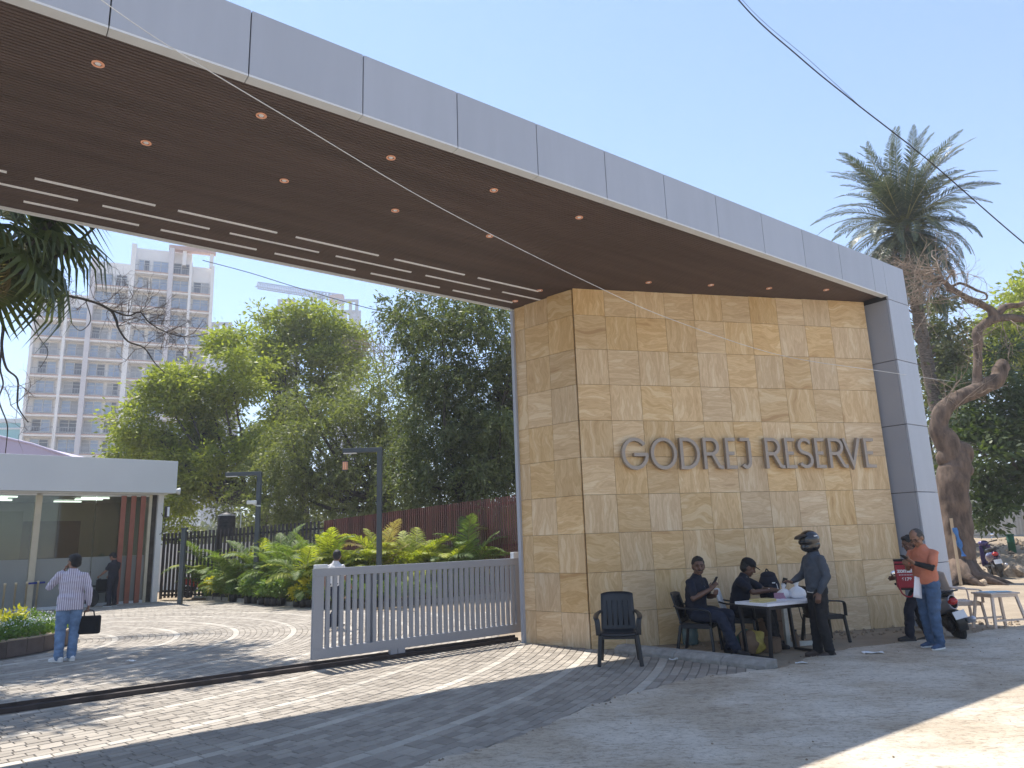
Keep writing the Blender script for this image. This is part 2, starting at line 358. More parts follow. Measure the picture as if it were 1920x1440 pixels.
def road_mat():
    m, nt, N, L, b = nodes('broomed_concrete')
    tc = N.new('ShaderNodeTexCoord'); mp = N.new('ShaderNodeMapping'); mp.inputs['Rotation'].default_value = (0, 0, R(-40)); mp.inputs['Scale'].default_value = (.7, 1.4, 1)
    L.new(tc.outputs['Object'], mp.inputs[0])
    n = N.new('ShaderNodeTexNoise'); n.inputs['Scale'].default_value = 1.1; n.inputs['Detail'].default_value = 10; n.inputs['Roughness'].default_value = .68; L.new(mp.outputs[0], n.inputs['Vector'])
    r = ramp(N, [(.3, (.42, .36, .28)), (.45, (.53, .465, .375)), (.6, (.60, .535, .44)), (.8, (.65, .59, .49))]); L.new(n.outputs[0], r.inputs[0])
    st = N.new('ShaderNodeTexNoise'); st.inputs['Scale'].default_value = .8; st.inputs['Detail'].default_value = 6; L.new(tc.outputs['Object'], st.inputs['Vector'])
    sr_ = ramp(N, [(.42, (.72, .66, .58)), (.58, (1, 1, 1))]); L.new(st.outputs[0], sr_.inputs[0])
    mx = N.new('ShaderNodeMix'); mx.data_type = 'RGBA'; mx.blend_type = 'MULTIPLY'; mx.inputs[0].default_value = .75
    L.new(r.outputs[0], mx.inputs[6]); L.new(sr_.outputs[0], mx.inputs[7])
    # fine dark scratches and specks
    mp2 = N.new('ShaderNodeMapping'); mp2.inputs['Rotation'].default_value = (0, 0, R(-38)); mp2.inputs['Scale'].default_value = (2.6, 8, 1); L.new(tc.outputs['Object'], mp2.inputs[0])
    n3 = N.new('ShaderNodeTexNoise'); n3.inputs['Scale'].default_value = 2.2; n3.inputs['Detail'].default_value = 8; n3.inputs['Distortion'].default_value = 1.2; L.new(mp2.outputs[0], n3.inputs['Vector'])
    r3 = ramp(N, [(.33, (.62, .6, .57)), (.46, (1, 1, 1)), (.6, (1, 1, 1)), (.72, (1.12, 1.12, 1.1))]); L.new(n3.outputs[0], r3.inputs[0])
    m2 = N.new('ShaderNodeMix'); m2.data_type = 'RGBA'; m2.blend_type = 'MULTIPLY'; m2.inputs[0].default_value = .8
    L.new(mx.outputs[2], m2.inputs[6]); L.new(r3.outputs[0], m2.inputs[7])
    vo = N.new('ShaderNodeTexVoronoi'); vo.feature = 'DISTANCE_TO_EDGE'; vo.inputs['Scale'].default_value = 1.3
    nw = N.new('ShaderNodeTexNoise'); nw.inputs['Scale'].default_value = 3; nw.inputs['Detail'].default_value = 6; L.new(mp2.outputs[0], nw.inputs['Vector'])
    vs_ = N.new('ShaderNodeVectorMath'); vs_.operation = 'MULTIPLY_ADD'; vs_.inputs[1].default_value = (1.2, 1.2, 0); L.new(nw.outputs['Color'], vs_.inputs[0]); L.new(mp.outputs[0], vs_.inputs[2]); L.new(vs_.outputs[0], vo.inputs['Vector'])
    rv = ramp(N, [(.0, (.55, .53, .5)), (.02, (1, 1, 1))]); L.new(vo.outputs['Distance'], rv.inputs[0])
    n5 = N.new('ShaderNodeTexNoise'); n5.inputs['Scale'].default_value = 24; n5.inputs['Detail'].default_value = 5; n5.inputs['Roughness'].default_value = .75; L.new(tc.outputs['Object'], n5.inputs['Vector'])
    r5 = ramp(N, [(.36, (.58, .56, .53)), (.47, (1, 1, 1)), (.7, (1.12, 1.12, 1.12))]); L.new(n5.outputs[0], r5.inputs[0])
    m3 = N.new('ShaderNodeMix'); m3.data_type = 'RGBA'; m3.blend_type = 'MULTIPLY'; m3.inputs[0].default_value = .45; L.new(m2.outputs[2], m3.inputs[6]); L.new(rv.outputs[0], m3.inputs[7])
    m4 = N.new('ShaderNodeMix'); m4.data_type = 'RGBA'; m4.blend_type = 'MULTIPLY'; m4.inputs[0].default_value = .8; L.new(m3.outputs[2], m4.inputs[6]); L.new(r5.outputs[0], m4.inputs[7]); L.new(m4.outputs[2], b.inputs['Base Color'])
    b.inputs['Roughness'].default_value = .9
    bp = N.new('ShaderNodeBump'); bp.inputs['Strength'].default_value = .55; bp.inputs['Distance'].default_value = .03
    ad = N.new('ShaderNodeMath'); L.new(n.outputs[0], ad.inputs[0]); L.new(n3.outputs[0], ad.inputs[1])
    L.new(ad.outputs[0], bp.inputs['Height']); L.new(bp.outputs[0], b.inputs['Normal']); return m
def paver_mat(name, lo, hi):
    m, nt, N, L, b = nodes(name)
    a = N.new('ShaderNodeAttribute'); a.attribute_name = 'rnd'; oi = N.new('ShaderNodeObjectInfo')
    ad = N.new('ShaderNodeMath'); L.new(a.outputs['Fac'], ad.inputs[0]); L.new(oi.outputs['Random'], ad.inputs[1])
    fr = N.new('ShaderNodeMath'); fr.operation = 'FRACT'; L.new(ad.outputs[0], fr.inputs[0])
    r = ramp(N, [(0, lo), (.5, [(x + y) / 2 for x, y in zip(lo, hi)]), (1, hi)]); L.new(fr.outputs[0], r.inputs[0])
    g = N.new('ShaderNodeNewGeometry')
    n = N.new('ShaderNodeTexNoise'); n.inputs['Scale'].default_value = .7; n.inputs['Detail'].default_value = 8; n.inputs['Roughness'].default_value = .7; L.new(g.outputs['Position'], n.inputs['Vector'])
    r2 = ramp(N, [(.3, (.8, .78, .75)), (.7, (1.12, 1.1, 1.06))]); L.new(n.outputs[0], r2.inputs[0])
    mx = N.new('ShaderNodeMix'); mx.data_type = 'RGBA'; mx.blend_type = 'MULTIPLY'; mx.inputs[0].default_value = 1
    L.new(r.outputs[0], mx.inputs[6]); L.new(r2.outputs[0], mx.inputs[7]); L.new(mx.outputs[2], b.inputs['Base Color']); b.inputs['Roughness'].default_value = .85
    n2 = N.new('ShaderNodeTexNoise'); n2.inputs['Scale'].default_value = 60; L.new(g.outputs['Position'], n2.inputs['Vector'])
    bp = N.new('ShaderNodeBump'); bp.inputs['Strength'].default_value = .25; bp.inputs['Distance'].default_value = .01
    L.new(n2.outputs[0], bp.inputs['Height']); L.new(bp.outputs[0], b.inputs['Normal']); return m
M['ground'] = ground_mat(); M['road'] = road_mat()
M['paver'] = paver_mat('grey_paver', (.265, .235, .20), (.40, .36, .31)); M['paver_light'] = paver_mat('pale_paver', (.42, .385, .335), (.52, .48, .42))

# ------------------------------------------------------------------ ground, mound, road
mb = MB(); n = 96
vs = [(0, 0, -.03)]; fs = []
rings_ = [20, 60, 200, 900]
for k, r_ in enumerate(rings_):
    for j in range(n): vs.append((r_ * math.cos(2 * PI * j / n), 20 + r_ * math.sin(2 * PI * j / n), -.03))
vs[0] = (0, 20, -.03)
for j in range(n): fs.append((0, 1 + j, 1 + (j + 1) % n))
for k in range(3):
    for j in range(n):
        a = 1 + k * n + j; b = 1 + k * n + (j + 1) % n; fs.append((a, a + n, b + n, b))
mb.add(vs, fs); struct('ground', mb, M['ground'])

def mound_z(x, y):
    a = max(0, min(1, (y - 25.5) / 10)); a = a * a * (3 - 2 * a)
    b = max(0, min(1, (x - 10) / 5)); e = max(0, min(1, (70 - y) / 6))
    return (1.15 * a * b * e) + .16 * a * b * mnoise.noise((x * .6, y * .6, 0)) - .05 + .03 * b * a
mb = MB(); nx, ny = 60, 60; vs = []
for i in range(ny):
    for j in range(nx):
        x = 9.5 + 50.5 * j / (nx - 1); y = 25 + 46 * i / (ny - 1); vs.append((x, y, mound_z(x, y)))
mb.add(vs, [(i * nx + j, i * nx + j + 1, (i + 1) * nx + j + 1, (i + 1) * nx + j) for i in range(ny - 1) for j in range(nx - 1)])
struct('dirt_mound', mb, M['ground'], smooth=True)

edge = [(-14, -8), (-6.5, -.3), (-3.6, 3.2), (-2.3, 4.8), (-.84, 6.36), (-.11, 7.06), (.87, 8.44), (2.13, 9.6), (3.37, 10.12), (4.55, 11.24), (6.95, 12.41), (8.81, 13.35), (13, 15.4), (24, 20.5), (60, 36)]
ep = bez([(x, y, 0) for x, y in edge], 26)
rag = []
for i, p in enumerate(ep):
    t = (ep[min(i + 1, len(ep) - 1)] - ep[max(i - 1, 0)]).normalized()
    k = .09 * mnoise.noise((p.x * 2.2, p.y * 2.2, 3)) + .05 * mnoise.noise((p.x * 7, p.y * 7, 9))
    rag.append((p.x - t.y * k, p.y + t.x * k))
mb = MB(); poly = rag + [(90, 20), (90, -60), (-40, -60)]
mb.prism(poly, -.1, .022); struct('road', mb, M['road'])
cr_ = [gp(*p) for p in ((1690, 1500), (1760, 1441), (1826, 1414), (1850, 1399), (1882, 1381), (1925, 1366), (2050, 1310))]
cr_ = bez([(p.x, p.y, 0) for p in cr_], 8)
poly = [(p.x + .03 * mnoise.noise((p.x * 6, p.y * 6, 1)), p.y + .03 * mnoise.noise((p.x * 6, p.y * 6, 5))) for p in cr_] + [(cr_[-1].x + 2, cr_[-1].y - 2), (cr_[0].x + 1.5, cr_[0].y - 2)]
mb = MB(); mb.prism(poly, 0, .037); struct('road_slab', mb, M['road'])

# ------------------------------------------------------------------ paved court (rings of pavers about the planter)
PC = Vector((-11.75, 14.75, 0))
def in_road(x, y):
    best = None
    for i in range(0, len(rag) - 1):
        if rag[i][0] <= x < rag[i + 1][0]:
            t = (x - rag[i][0]) / (rag[i + 1][0] - rag[i][0]); return y < rag[i][1] + t * (rag[i + 1][1] - rag[i][1])
    return False
pav = [(-14, -5), (-2.2, 4.3), (8, 11.5), (3.34, 10.0), (1.3, 12.43), (.1, 13.6), (-.4, 14.3), (-.6, 19.5), (-3.6, 20.7), (-6.4, 23.6), (-9.5, 26.5), (-11.5, 28.3), (-13.8, 28.5), (-24, 19.5), (-24, -5)]
def inside(x, y, poly):
    c = False; j = len(poly) - 1
    for i in range(len(poly)):
        xi, yi = poly[i]; xj, yj = poly[j]
        if (yi > y) != (yj > y) and x < (xj - xi) * (y - yi) / (yj - yi) + xi: c = not c
        j = i
    return c
court = MB(); court.prism(pav, -.06, -.012)
court_o = court.build('paved_court', mat('joint_sand', (.17, .15, .125), .95, 0, .15, 8)); court_o['kind'] = 'structure'
bricks = []
r_ = 2.75
k = 0
while r_ < 17.8:
    band = (k % 10 == 5)
    wd = .135 if band else .119
    nn = max(8, int(2 * PI * (r_ + wd / 2) / (.23 if band else .205))); ph = random.random() * 6.28
    for j in range(nn):
        a0 = ph + 2 * PI * j / nn; am = a0 + PI / nn
        x, y = PC.x + (r_ + wd / 2) * math.cos(am), PC.y + (r_ + wd / 2) * math.sin(am)
        if y < 4.6 or abs(x) > y * .80 + .6: continue
        if not inside(x, y, pav) or in_road(x, y - .03): continue
        bricks.append((math.hypot(x, y), r_, wd, a0, a0 + 2 * PI / nn, band, x, y, am))
    r_ += wd; k += 1
bricks.sort(key=lambda q: q[0])
unit = {}
def brick_unit(m):
    b = MB(); g, e = .455, .478
    b.add([(-g, -g, 0), (g, -g, 0), (g, g, 0), (-g, g, 0), (-e, -e, -.006), (e, -e, -.006), (e, e, -.006), (-e, e, -.006), (-e, -e, -.02), (e, -e, -.02), (e, e, -.02), (-e, e, -.02)],
          [(0, 1, 2, 3), (4, 5, 1, 0), (5, 6, 2, 1), (6, 7, 3, 2), (7, 4, 0, 3), (8, 9, 5, 4), (9, 10, 6, 5), (10, 11, 7, 6), (11, 8, 4, 7)])
    me = b.mesh('paver', m); a = me.attributes.new('rnd', 'FLOAT', 'FACE'); return me
unit = {False: brick_unit(M['paver']), True: brick_unit(M['paver_light'])}
for q in bricks[:300]:
    d, r_, wd, a0, a1, band, x, y, am = q
    link('paver', unit[band], court_o, (x, y, random.uniform(-.003, .002)), (random.uniform(-.01, .01), random.uniform(-.01, .01), am + PI / 2), ((r_ + wd / 2) * (a1 - a0), wd, 1))
for band in (False, True):
    V = []; F = []; A = []
    for d, r_, wd, a0, a1, bd, x, y, am in bricks[300:]:
        if bd != band: continue
        g = .004 / r_; e = .0075; z = random.uniform(-.003, .002); s = len(V)
        for (ra, rb, aa, ab, zz) in ((r_ + e, r_ + wd - e, a0 + e / r_, a1 - e / r_, z), (r_ + .003, r_ + wd - .003, a0 + g, a1 - g, z - .011)):
            for rr, a in ((ra, aa), (rb, aa), (rb, ab), (ra, ab)): V.append((PC.x + rr * math.cos(a), PC.y + rr * math.sin(a), zz))
        F += [(s + 3, s + 2, s + 1, s), (s + 4, s + 5, s + 1, s), (s + 5, s + 6, s + 2, s + 1), (s + 6, s + 7, s + 3, s + 2), (s + 7, s + 4, s, s + 3)]
        v = random.random(); A += [v] * 5
    me = bpy.data.meshes.new('pavers'); me.from_pydata(V, [], [f[::-1] for f in F]); me.materials.append(M['paver_light' if band else 'paver'])
    at_ = me.attributes.new('rnd', 'FLOAT', 'FACE'); at_.data.foreach_set('value', A)
    o = link('pale_paver_rings' if band else 'paver_field', me, court_o); o['kind'] = 'stuff'

# ------------------------------------------------------------------ canopy frame (local x along the canopy, local y away from the street)
CA = R(36.97); FX = Vector((math.cos(CA), math.sin(CA), 0)); FY = Vector((-math.sin(CA), math.cos(CA), 0))
def zs(y): return 6.33 - .03 * (y - 6.5)
def soff(px, py):
    r = MC @ Vector(((px - 960) / FOC, (py - 720) / FOC, 1))
    # CAM_H + t rz = 6.33 - .03 (t r.FY - 6.5)
    t = (6.33 + .03 * 6.5 - CAM_H) / (r.z + .03 * r.dot(FY)); return (r.dot(FX) * t, r.dot(FY) * t)
X0, X1 = -9.5, 14.39
Yf, Yb = 6.5, 10.83
can = thing('gateway_canopy', 'long grey panelled gateway canopy with brown slatted underside and one grey leg', 'canopy', (0, 0, 0), CA)
mb = MB(); mb.box(((X0 + X1) / 2, (Yf + Yb) / 2, 6.72), (X1 - X0 - .02, Yb - Yf - .12, .56)); mb.build('roof_core', M['joint'], can)
joints = [.58 + 1.213 * i for i in range(-8, 12)]
js = [X0] + [j for j in joints if X0 + .3 < j < 14] + [14.39]
for a, b in zip(js[:-1], js[1:]):
    if abs(b - 14.39) < .01: pass
    mb = MB(); mb.box(((a + b) / 2, Yf + .02, 6.69), (b - a - .012, .04, .72)); mb.build('fascia_panel', M['fascia'], can, bevel=.004)
    mb = MB(); mb.box(((a + b) / 2, Yf + .065, 6.318), (b - a - .008, .13, .022)); mb.build('fascia_return', M['trim'], can)
mb = MB(); mb.box(((X0 + X1) / 2, Yb - .02, 6.62), (X1 - X0, .04, .84)); mb.build('back_fascia', M['trim'], can)
mb = MB(); mb.box(((X0 + 8.1) / 2, Yb - .065, zs(Yb) - .012), (8.1 - X0, .05, .03)); mb.build('back_edge_trim', M['trim'], can)
mb = MB(); mb.box(((X0 + 15.2) / 2, (Yf + Yb) / 2, 7.02), (15.2 - X0, Yb - Yf - .04, .04)); mb.build('roof_sheet', M['joint'], can)
# soffit boards
mb = MB(); y = Yf + .135; i = 0
while y < Yb - .1:
    x = X0
    wdt = .047; z = zs(y + wdt / 2)
    mb.box(((X0 + 14.3) / 2, y + wdt / 2, z + .012), (14.3 - X0, wdt - .011, .024))
    y += wdt
mb2 = MB(); mb2.box(((X0 + 14.3) / 2, (Yf + Yb) / 2, 6.425), (14.3 - X0, Yb - Yf - .1, .02)); mb2.build('soffit_backing', M['joint'], can)
o = mb.build('soffit_boards', M['soffit'], can); o['kind'] = 'stuff'
# recessed downlights and light strips
for p in [(184, 119), (490, 216), (733, 295), (926, 356), (1086, 407), (1216, 529), (1333, 534), (1442, 540), (1549, 543), (274, 267), (533, 338), (741, 394), (918, 442), (1012, 544), (966, 564)]:
    x, y = soff(*p); z = zs(y)
    mb = MB(); mb.lathe([(.044, 0), (.056, -.004), (.056, -.011), (.042, -.013), (.04, .02), (.016, .03)][::-1], (x, y, z), 18)
    d = mb.build('downlight', M['copper'], can, True)
    mb = MB(); mb.lathe([(.024, -.002), (.028, .004), (.01, .012)], (x, y, z - .008), 12); mb.build('lamp_bulb', M['strip'], d, True)
for pa, pb, n_ in (((66, 334), (286, 382), 5), ((193, 385), (391, 428), 5), ((45, 377), (254, 419), 5)):
    a0, y = soff(*pa); a1 = soff(*pb)[0]
    for k in range(-2, n_):
        a = a0 + 1.607 * k
        mb = MB(); mb.box((a + .66, y, zs(y) - .004), (1.33, .034, .02)); mb.build('light_strip', M['strip'], can)
# right-hand leg of the portal
leg = MB(); leg.box((14.81, (Yf + Yb) / 2, 3.5), (.78, Yb - Yf - .06, 7.0)); leg.build('leg_core', M['joint'], can)
zj = [-.05, 1.1, 2.42, 3.72, 5.0, 6.25, 7.05]
for a, b in zip(zj[:-1], zj[1:]):
    mb = MB(); mb.box((14.81, Yf + .02, (a + b) / 2), (.84 - .004, .04, b - a - .012)); mb.build('leg_panel', M['fascia'], can, bevel=.004)
    if b < 7:
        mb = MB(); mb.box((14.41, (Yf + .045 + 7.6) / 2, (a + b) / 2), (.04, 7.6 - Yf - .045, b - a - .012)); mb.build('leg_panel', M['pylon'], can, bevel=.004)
    mb = MB(); mb.box((15.21, (Yf + Yb + .04) / 2, (a + b) / 2), (.04, Yb - Yf - .04, b - a - .012)); mb.build('leg_panel', M['fascia'], can)
    mb = MB(); mb.box((14.81, Yb - .0, (a + b) / 2), (.84, .04, b - a - .012)); mb.build('leg_panel', M['fascia'], can)
mb = MB(); mb.box((X0 + .4, (Yf + Yb) / 2, 3.1), (.8, Yb - Yf - .2, 6.3)); mb.build('far_leg', M['fascia'], can)

# ------------------------------------------------------------------ sandstone wall
WC = Vector((1.16, 12.55, 0)); WA = R(14.97)
wall = thing('stone_wall', 'tall wall clad in square honey coloured sandstone tiles under the canopy', 'wall', WC, WA)
M['stone_h'] = sandstone('sandstone_level', 0); M['stone_v'] = sandstone('sandstone_upright', 1)
iw = wall.matrix_basis.inverted() if False else (Matrix.Rotation(-WA, 4, 'Z') @ Matrix.Translation(-WC))
def loc2w(x, y): return FX * x + FY * y
WR = iw @ loc2w(14.36, 7.05); WL = iw @ loc2w(8.20, 10.74)
core = MB(); pr = [(.035, .035), (WR.x, .035 + 0), (WR.x + .2, 1.0), (1.2, 2.2), (WL.x + .06, WL.y)]
core.prism([(p[0], p[1]) for p in pr], -.05, 6.24); core.build('wall_core', mat('tan_mortar', (.20, .14, .085), .9, 0, .1, 5), wall)
zrow = [-.03, .55, 1.2, 1.85, 2.5, 3.15, 3.8, 4.45, 5.1, 5.74]
cache = {}
def tile(w_, h_, ori, org, ux, uy, z, top=None):
    key = (round(w_, 3), round(h_, 3), ori)
    if key not in cache:
        b = MB(); b.box((0, 0, 0), (w_ - .006, .03, h_ - .006)); me = b.mesh('stone_tile', M['stone_v' if ori else 'stone_h'])
        cache[key] = me
    c = org + ux * (w_ / 2) + uy * (.015 + random.uniform(-.0015, .0015))
    link('stone_tile', cache[key], wall, (c.x, c.y, z + h_ / 2), (0, 0, math.atan2(ux.y, ux.x)))
def wall_face(org, ux, uy, cols, flip):
    for i in range(len(cols) - 1):
        xm = (cols[i] + cols[i + 1]) / 2; pw = (Matrix.Translation(WC) @ Matrix.Rotation(WA, 4, 'Z')) @ (org + ux * xm)
        top = zs(pw.dot(FY)) - .004
        zz = zrow + [top]
        for k in range(len(zz) - 1):
            tile(cols[i + 1] - cols[i], zz[k + 1] - zz[k], (i + k + flip) % 2, org + ux * cols[i], uy, zz[k]) if False else tile(cols[i + 1] - cols[i], zz[k + 1] - zz[k], (i + k + flip) % 2, org + ux * cols[i], ux, uy, zz[k])
cols = [.004 + .605 * i for i in range(10)]; cols = [c for c in cols if c < WR.x - .3] + [WR.x]
wall_face(Vector((0, 0, 0)), Vector((1, 0, 0)), Vector((0, 1, 0)), cols, 0)
dl = (WL - Vector((0, 0, 0))); dl.z = 0; ll = dl.length; ul = dl.normalized()
nl = Vector((-ul.y, ul.x, 0));  nl = nl if nl.dot(Vector((1, 0, 0))) > 0 else -nl
wall_face(Vector((0, 0, 0)) + ul * .034, ul, nl, [0, .575, 1.15, ll - .034], 1)
# slim grey edge post at the wall's gate end
ep_ = WL + ul * .03
mb = MB(); mb.box((ep_.x, ep_.y, 3.06), (.07, .11, 6.2), Matrix.Rotation(math.atan2(ul.y, ul.x), 3, 'Z')); mb.build('edge_post', M['fascia'], wall)

# ------------------------------------------------------------------ raised lettering
def stroke(pts, w_, closed=False):
    P = [Vector((p[0], p[1])) for p in pts]; n = len(P); Lf = []; Rt = []
    for i in range(n):
        a = P[(i - 1) % n] if (closed or i > 0) else None; c = P[(i + 1) % n] if (closed or i < n - 1) else None
        d1 = (P[i] - a).normalized() if a is not None else None; d2 = (c - P[i]).normalized() if c is not None else None
        d1 = d1 or d2; d2 = d2 or d1
        n1 = Vector((-d1.y, d1.x)); n2 = Vector((-d2.y, d2.x)); m_ = (n1 + n2)
        m_ = m_.normalized(); k_ = w_ / 2 / max(.35, m_.dot(n1)); Lf.append(P[i] + m_ * k_); Rt.append(P[i] - m_ * k_)
    return Lf, Rt, closed
def letter_mesh(strokes, W_, H_, w_, dep):
    mb = MB()
    for s_i, (pts, cl) in enumerate(strokes):
        q = [(p[0] * W_, p[1] * H_) for p in pts]
        Lf, Rt, _ = stroke(q, w_, cl); n = len(q); y0, y1 = -dep - .0012 * s_i, 0
        vs = []
        for a, b in zip(Lf, Rt): vs += [(a.x, y0, a.y), (b.x, y0, b.y), (a.x, y1, a.y), (b.x, y1, b.y)]
        fs = []
        for i in range(n if cl else n - 1):
            a = i * 4; b = ((i + 1) % n) * 4
            fs += [(a, a + 1, b + 1, b), (a + 2, b + 2, b + 3, a + 3), (a, b, b + 2, a + 2), (a + 1, a + 3, b + 3, b + 1)]
        if not cl: fs += [(0, 2, 3, 1), (n * 4 - 4, n * 4 - 3, n * 4 - 1, n * 4 - 2)]
        mb.add(vs, fs)
    return mb
def arc(cx_, cy_, rx, ry, a0, a1, n=24): return [(cx_ + rx * math.cos(R(a0 + (a1 - a0) * i / n)), cy_ + ry * math.sin(R(a0 + (a1 - a0) * i / n))) for i in range(n + 1)]
T = .05; q_ = .1
GL = {
    'G': [(arc(.5, .5, .45, .45, 38, 360 - 3, 34), 0), ([(.45, .47), (.99, .47)], 0)],
    'O': [(arc(.5, .5, .45, .45, 0, 350, 35), 1)],
    'D': [([(.08, 0), (.08, 1)], 0), ([(.14, .05)] + [(.32, .05)] + arc(.32, .5, .60, .45, -85, 85, 20) + [(.32, .95), (.14, .95)], 0)],
    'R': [([(.08, 0), (.08, 1)], 0), ([(.14, .95), (.42, .95)] + arc(.42, .715, .33, .235, 85, -85, 16) + [(.42, .48), (.14, .48)], 0), ([(.46, .48), (.56, .36), (.68, .2), (.78, .08), (.88, .05), (1.0, .05)], 0)],
    'E': [([(.1, 0), (.1, 1)], 0), ([(.18, .95), (.95, .95)], 0), ([(.18, .5), (.78, .5)], 0), ([(.18, .05), (.98, .05)], 0)],
    'J': [([(.0, .95), (.86, .95)], 0), ([(.8, .9), (.8, .28)] + arc(.44, .28, .36, .23, -10, -140, 14), 0)],
    'S': [([(.86, .84)] + arc(.5, .73, .38, .22, 32, 250, 18)[0:] + arc(.5, .27, .40, .22, 75, -150, 18), 0)],
    'V': [([(.06, 1), (.5, .09), (.94, 1)], 0)],
}
spans = [('G', .72, 1.22), ('O', 1.27, 1.77), ('D', 1.84, 2.23), ('R', 2.30, 2.69), ('E', 2.76, 2.97), ('J', 3.06, 3.29), ('R', 3.57, 3.96), ('E', 4.0, 4.22), ('S', 4.26, 4.59), ('E', 4.65, 4.86), ('R', 4.94, 5.34), ('V', 5.27, 5.66), ('E', 5.75, 5.98)]
sign = thing('wall_sign', 'raised bronze grey capital letters spelling GODREJ RESERVE on the stone wall', 'sign', WC + (Matrix.Rotation(WA, 3, 'Z') @ Vector((0, 0, 2.915))), WA)
for ch, a, b in spans:
    mb = letter_mesh(GL[ch], b - a, .565, .06, .075)
    o = mb.build('letter', M['letter'], sign, loc=(a, -.035, 0))
    pin = MB(); pin.box(((b - a) * {'J': .8, 'S': .5, 'V': .29}.get(ch, .1), .018, .3), (.015, .036, .015)); pin.build('fixing_pin', M['joint'], o)

# ------------------------------------------------------------------ sliding gate and its floor track
GA = gp(583, 1256); GB = gp(976, 1199); gd = (GB - GA); GLn = gd.length; ga = math.atan2(gd.y, gd.x)
gate = thing('sliding_gate', 'low grey metal sliding gate of upright slats closing half the driveway', 'gate', (GA.x, GA.y, 0), ga)
zb, zt = .135, 1.455
mb = MB(); mb.box((GLn / 2, 0, zb + .075), (GLn, .07, .15)); mb.build('bottom_rail', M['gate'], gate, bevel=.005)
mb = MB(); mb.box((GLn / 2, 0, zt - .06), (GLn, .07, .12)); mb.build('top_rail', M['gate'], gate, bevel=.005)
for x, w_ in ((.085, .17), (GLn - .05, .10)):
    mb = MB(); mb.box((x, 0, (zb + zt) / 2 + .015), (w_, .066, zt - zb - .268)); mb.build('stile', M['gate'], gate, bevel=.005)
sm = MB(); sm.box((0, 0, 0), (.062, .045, zt - zb - .262)); sm = sm.mesh('slat', M['gate'])
ns = 33; x0, x1 = .245, GLn - .16
for i in range(ns): link('slat', sm, gate, (x0 + (x1 - x0) * i / (ns - 1), 0, (zb + zt) / 2 + .014))
mb = MB(); mb.box((1.03, .07, .78), (.13, .06, 1.16)); mb.box((1.03, .07, .42), (.17, .07, .05)); mb.box((1.03, .07, 1.2), (.17, .07, .05)); mb.build('guide_post', M['gate'], gate, bevel=.004)
for px in (728, 753):
    rr = gp(px, 1232); x = (rr - GA).dot(gd.normalized())
    mb = MB(); mb.box((x, 0, .095), (.13, .075, .1)); mb.lathe([(.045, -.02), (.05, -.012), (.05, .012), (.045, .02)], (x, 0, .075), 14, 'Y'); mb.build('roller_bracket', M['gate'], gate)
mb = MB(); mb.box((.12, 0, zt + .03), (.2, .09, .06)); mb.build('end_cap', M['trim'], gate, bevel=.008)
mb = MB(); mb.box((GLn - .05, .02, zt + .03), (.14, .1, .16)); mb.box((GLn + .1, .02, zt - .05), (.22, .05, .05)); mb.build('catch_bracket', M['trim'], gate, bevel=.005)
T0 = gp(0, 1338); T1 = gp(968, 1201); td = (T1 - T0); ta = math.atan2(td.y, td.x)
tr = thing('gate_track', 'dark brown steel floor track crossing the paved driveway under the gate', 'track', (T0.x, T0.y, 0), ta)
Lx = td.length; xa = -4.5
while xa < Lx:
    xb = min(xa + 2.05, Lx)
    mb = MB(); mb.box(((xa + xb) / 2, 0, .03), (xb - xa - .004, .13, .06)); mb.build('base_length', M['track'], tr, bevel=.004)
    xa = xb
mb = MB(); mb.box(((Lx - 4.5) / 2, .035, .075), (Lx + 4.5, .018, .05)); mb.build('rail', M['track'], tr)

# ------------------------------------------------------------------ guardhouse (local x to the right along its front, local y inward)
BO = Vector((-13.78, 28.44, 0)); BA = R(42.2)
gh = thing('guardhouse', 'pale grey flat roofed guardhouse with tinted glass front and rust red slats', 'guardhouse', BO, BA)
W0 = -11.0
def P_(name, c, d, m, parent=None, bevel=0, rot=None):
    mb = MB(); mb.box(c, d, rot); return mb.build(name, m, parent or gh, bevel=bevel)
P_('fascia', ((W0 + .32) / 2, -.30, 4.66), (.32 - W0, .5, 1.24), M['fasciaB'], bevel=.01)
P_('roof', ((W0 + .2) / 2, 2.6, 4.6), (.2 - W0, 5.6, .9), M['fasciaB'])
P_('soffit_strip', ((W0 + .1) / 2, -.05, 4.02), (.1 - W0, .42, .05), M['trim'])
P_('corner_post', (-.09, -.03, 2.0), (.2, .2, 4.0), M['wall_white'], bevel=.01)
P_('side_wall', (-.02, 2.8, 2.0), (.1, 5.2, 4.0), M['wall_white'])
P_('corner_gap', (-.28, .05, 2.0), (.16, .05, 4.0), M['bark_dark'])
P_('jamb', (-.44, 0, 2.0), (.11, .12, 4.0), M['cream'], bevel=.008)
P_('column', (-4.1, .05, 2.0), (.2, .2, 4.0), M['cream'], bevel=.01)
P_('plinth', ((W0 - .5) / 2, 0, .05), (-.5 - W0, .14, .1), M['trim'])
P_('head_rail', ((W0 - .5) / 2, 0, 3.96), (-.5 - W0, .1, .08), M['trim'])
panes = [(-.5, -2.28), (-2.3, -4.0), (-4.2, -6.0), (-6.02, -7.8), (-7.82, -9.6), (-9.62, -10.9)]
for a, b in panes:
    P_('glass_pane', ((a + b) / 2, .02, 2.83), (a - b - .01, .012, 2.18), M['wgl'])
    P_('frosted_pane', ((a + b) / 2, .02, .92), (a - b - .01, .014, 1.62), M['frost'])
for x in (-.72, -1.06, -1.40): P_('red_slat', (x, -.10, 1.98), (.17, .08, 3.92), M['red_slat'], bevel=.006)
P_('floor', ((W0) / 2, 2.6, .03), (-W0, 5.1, .06), M['kerb'])
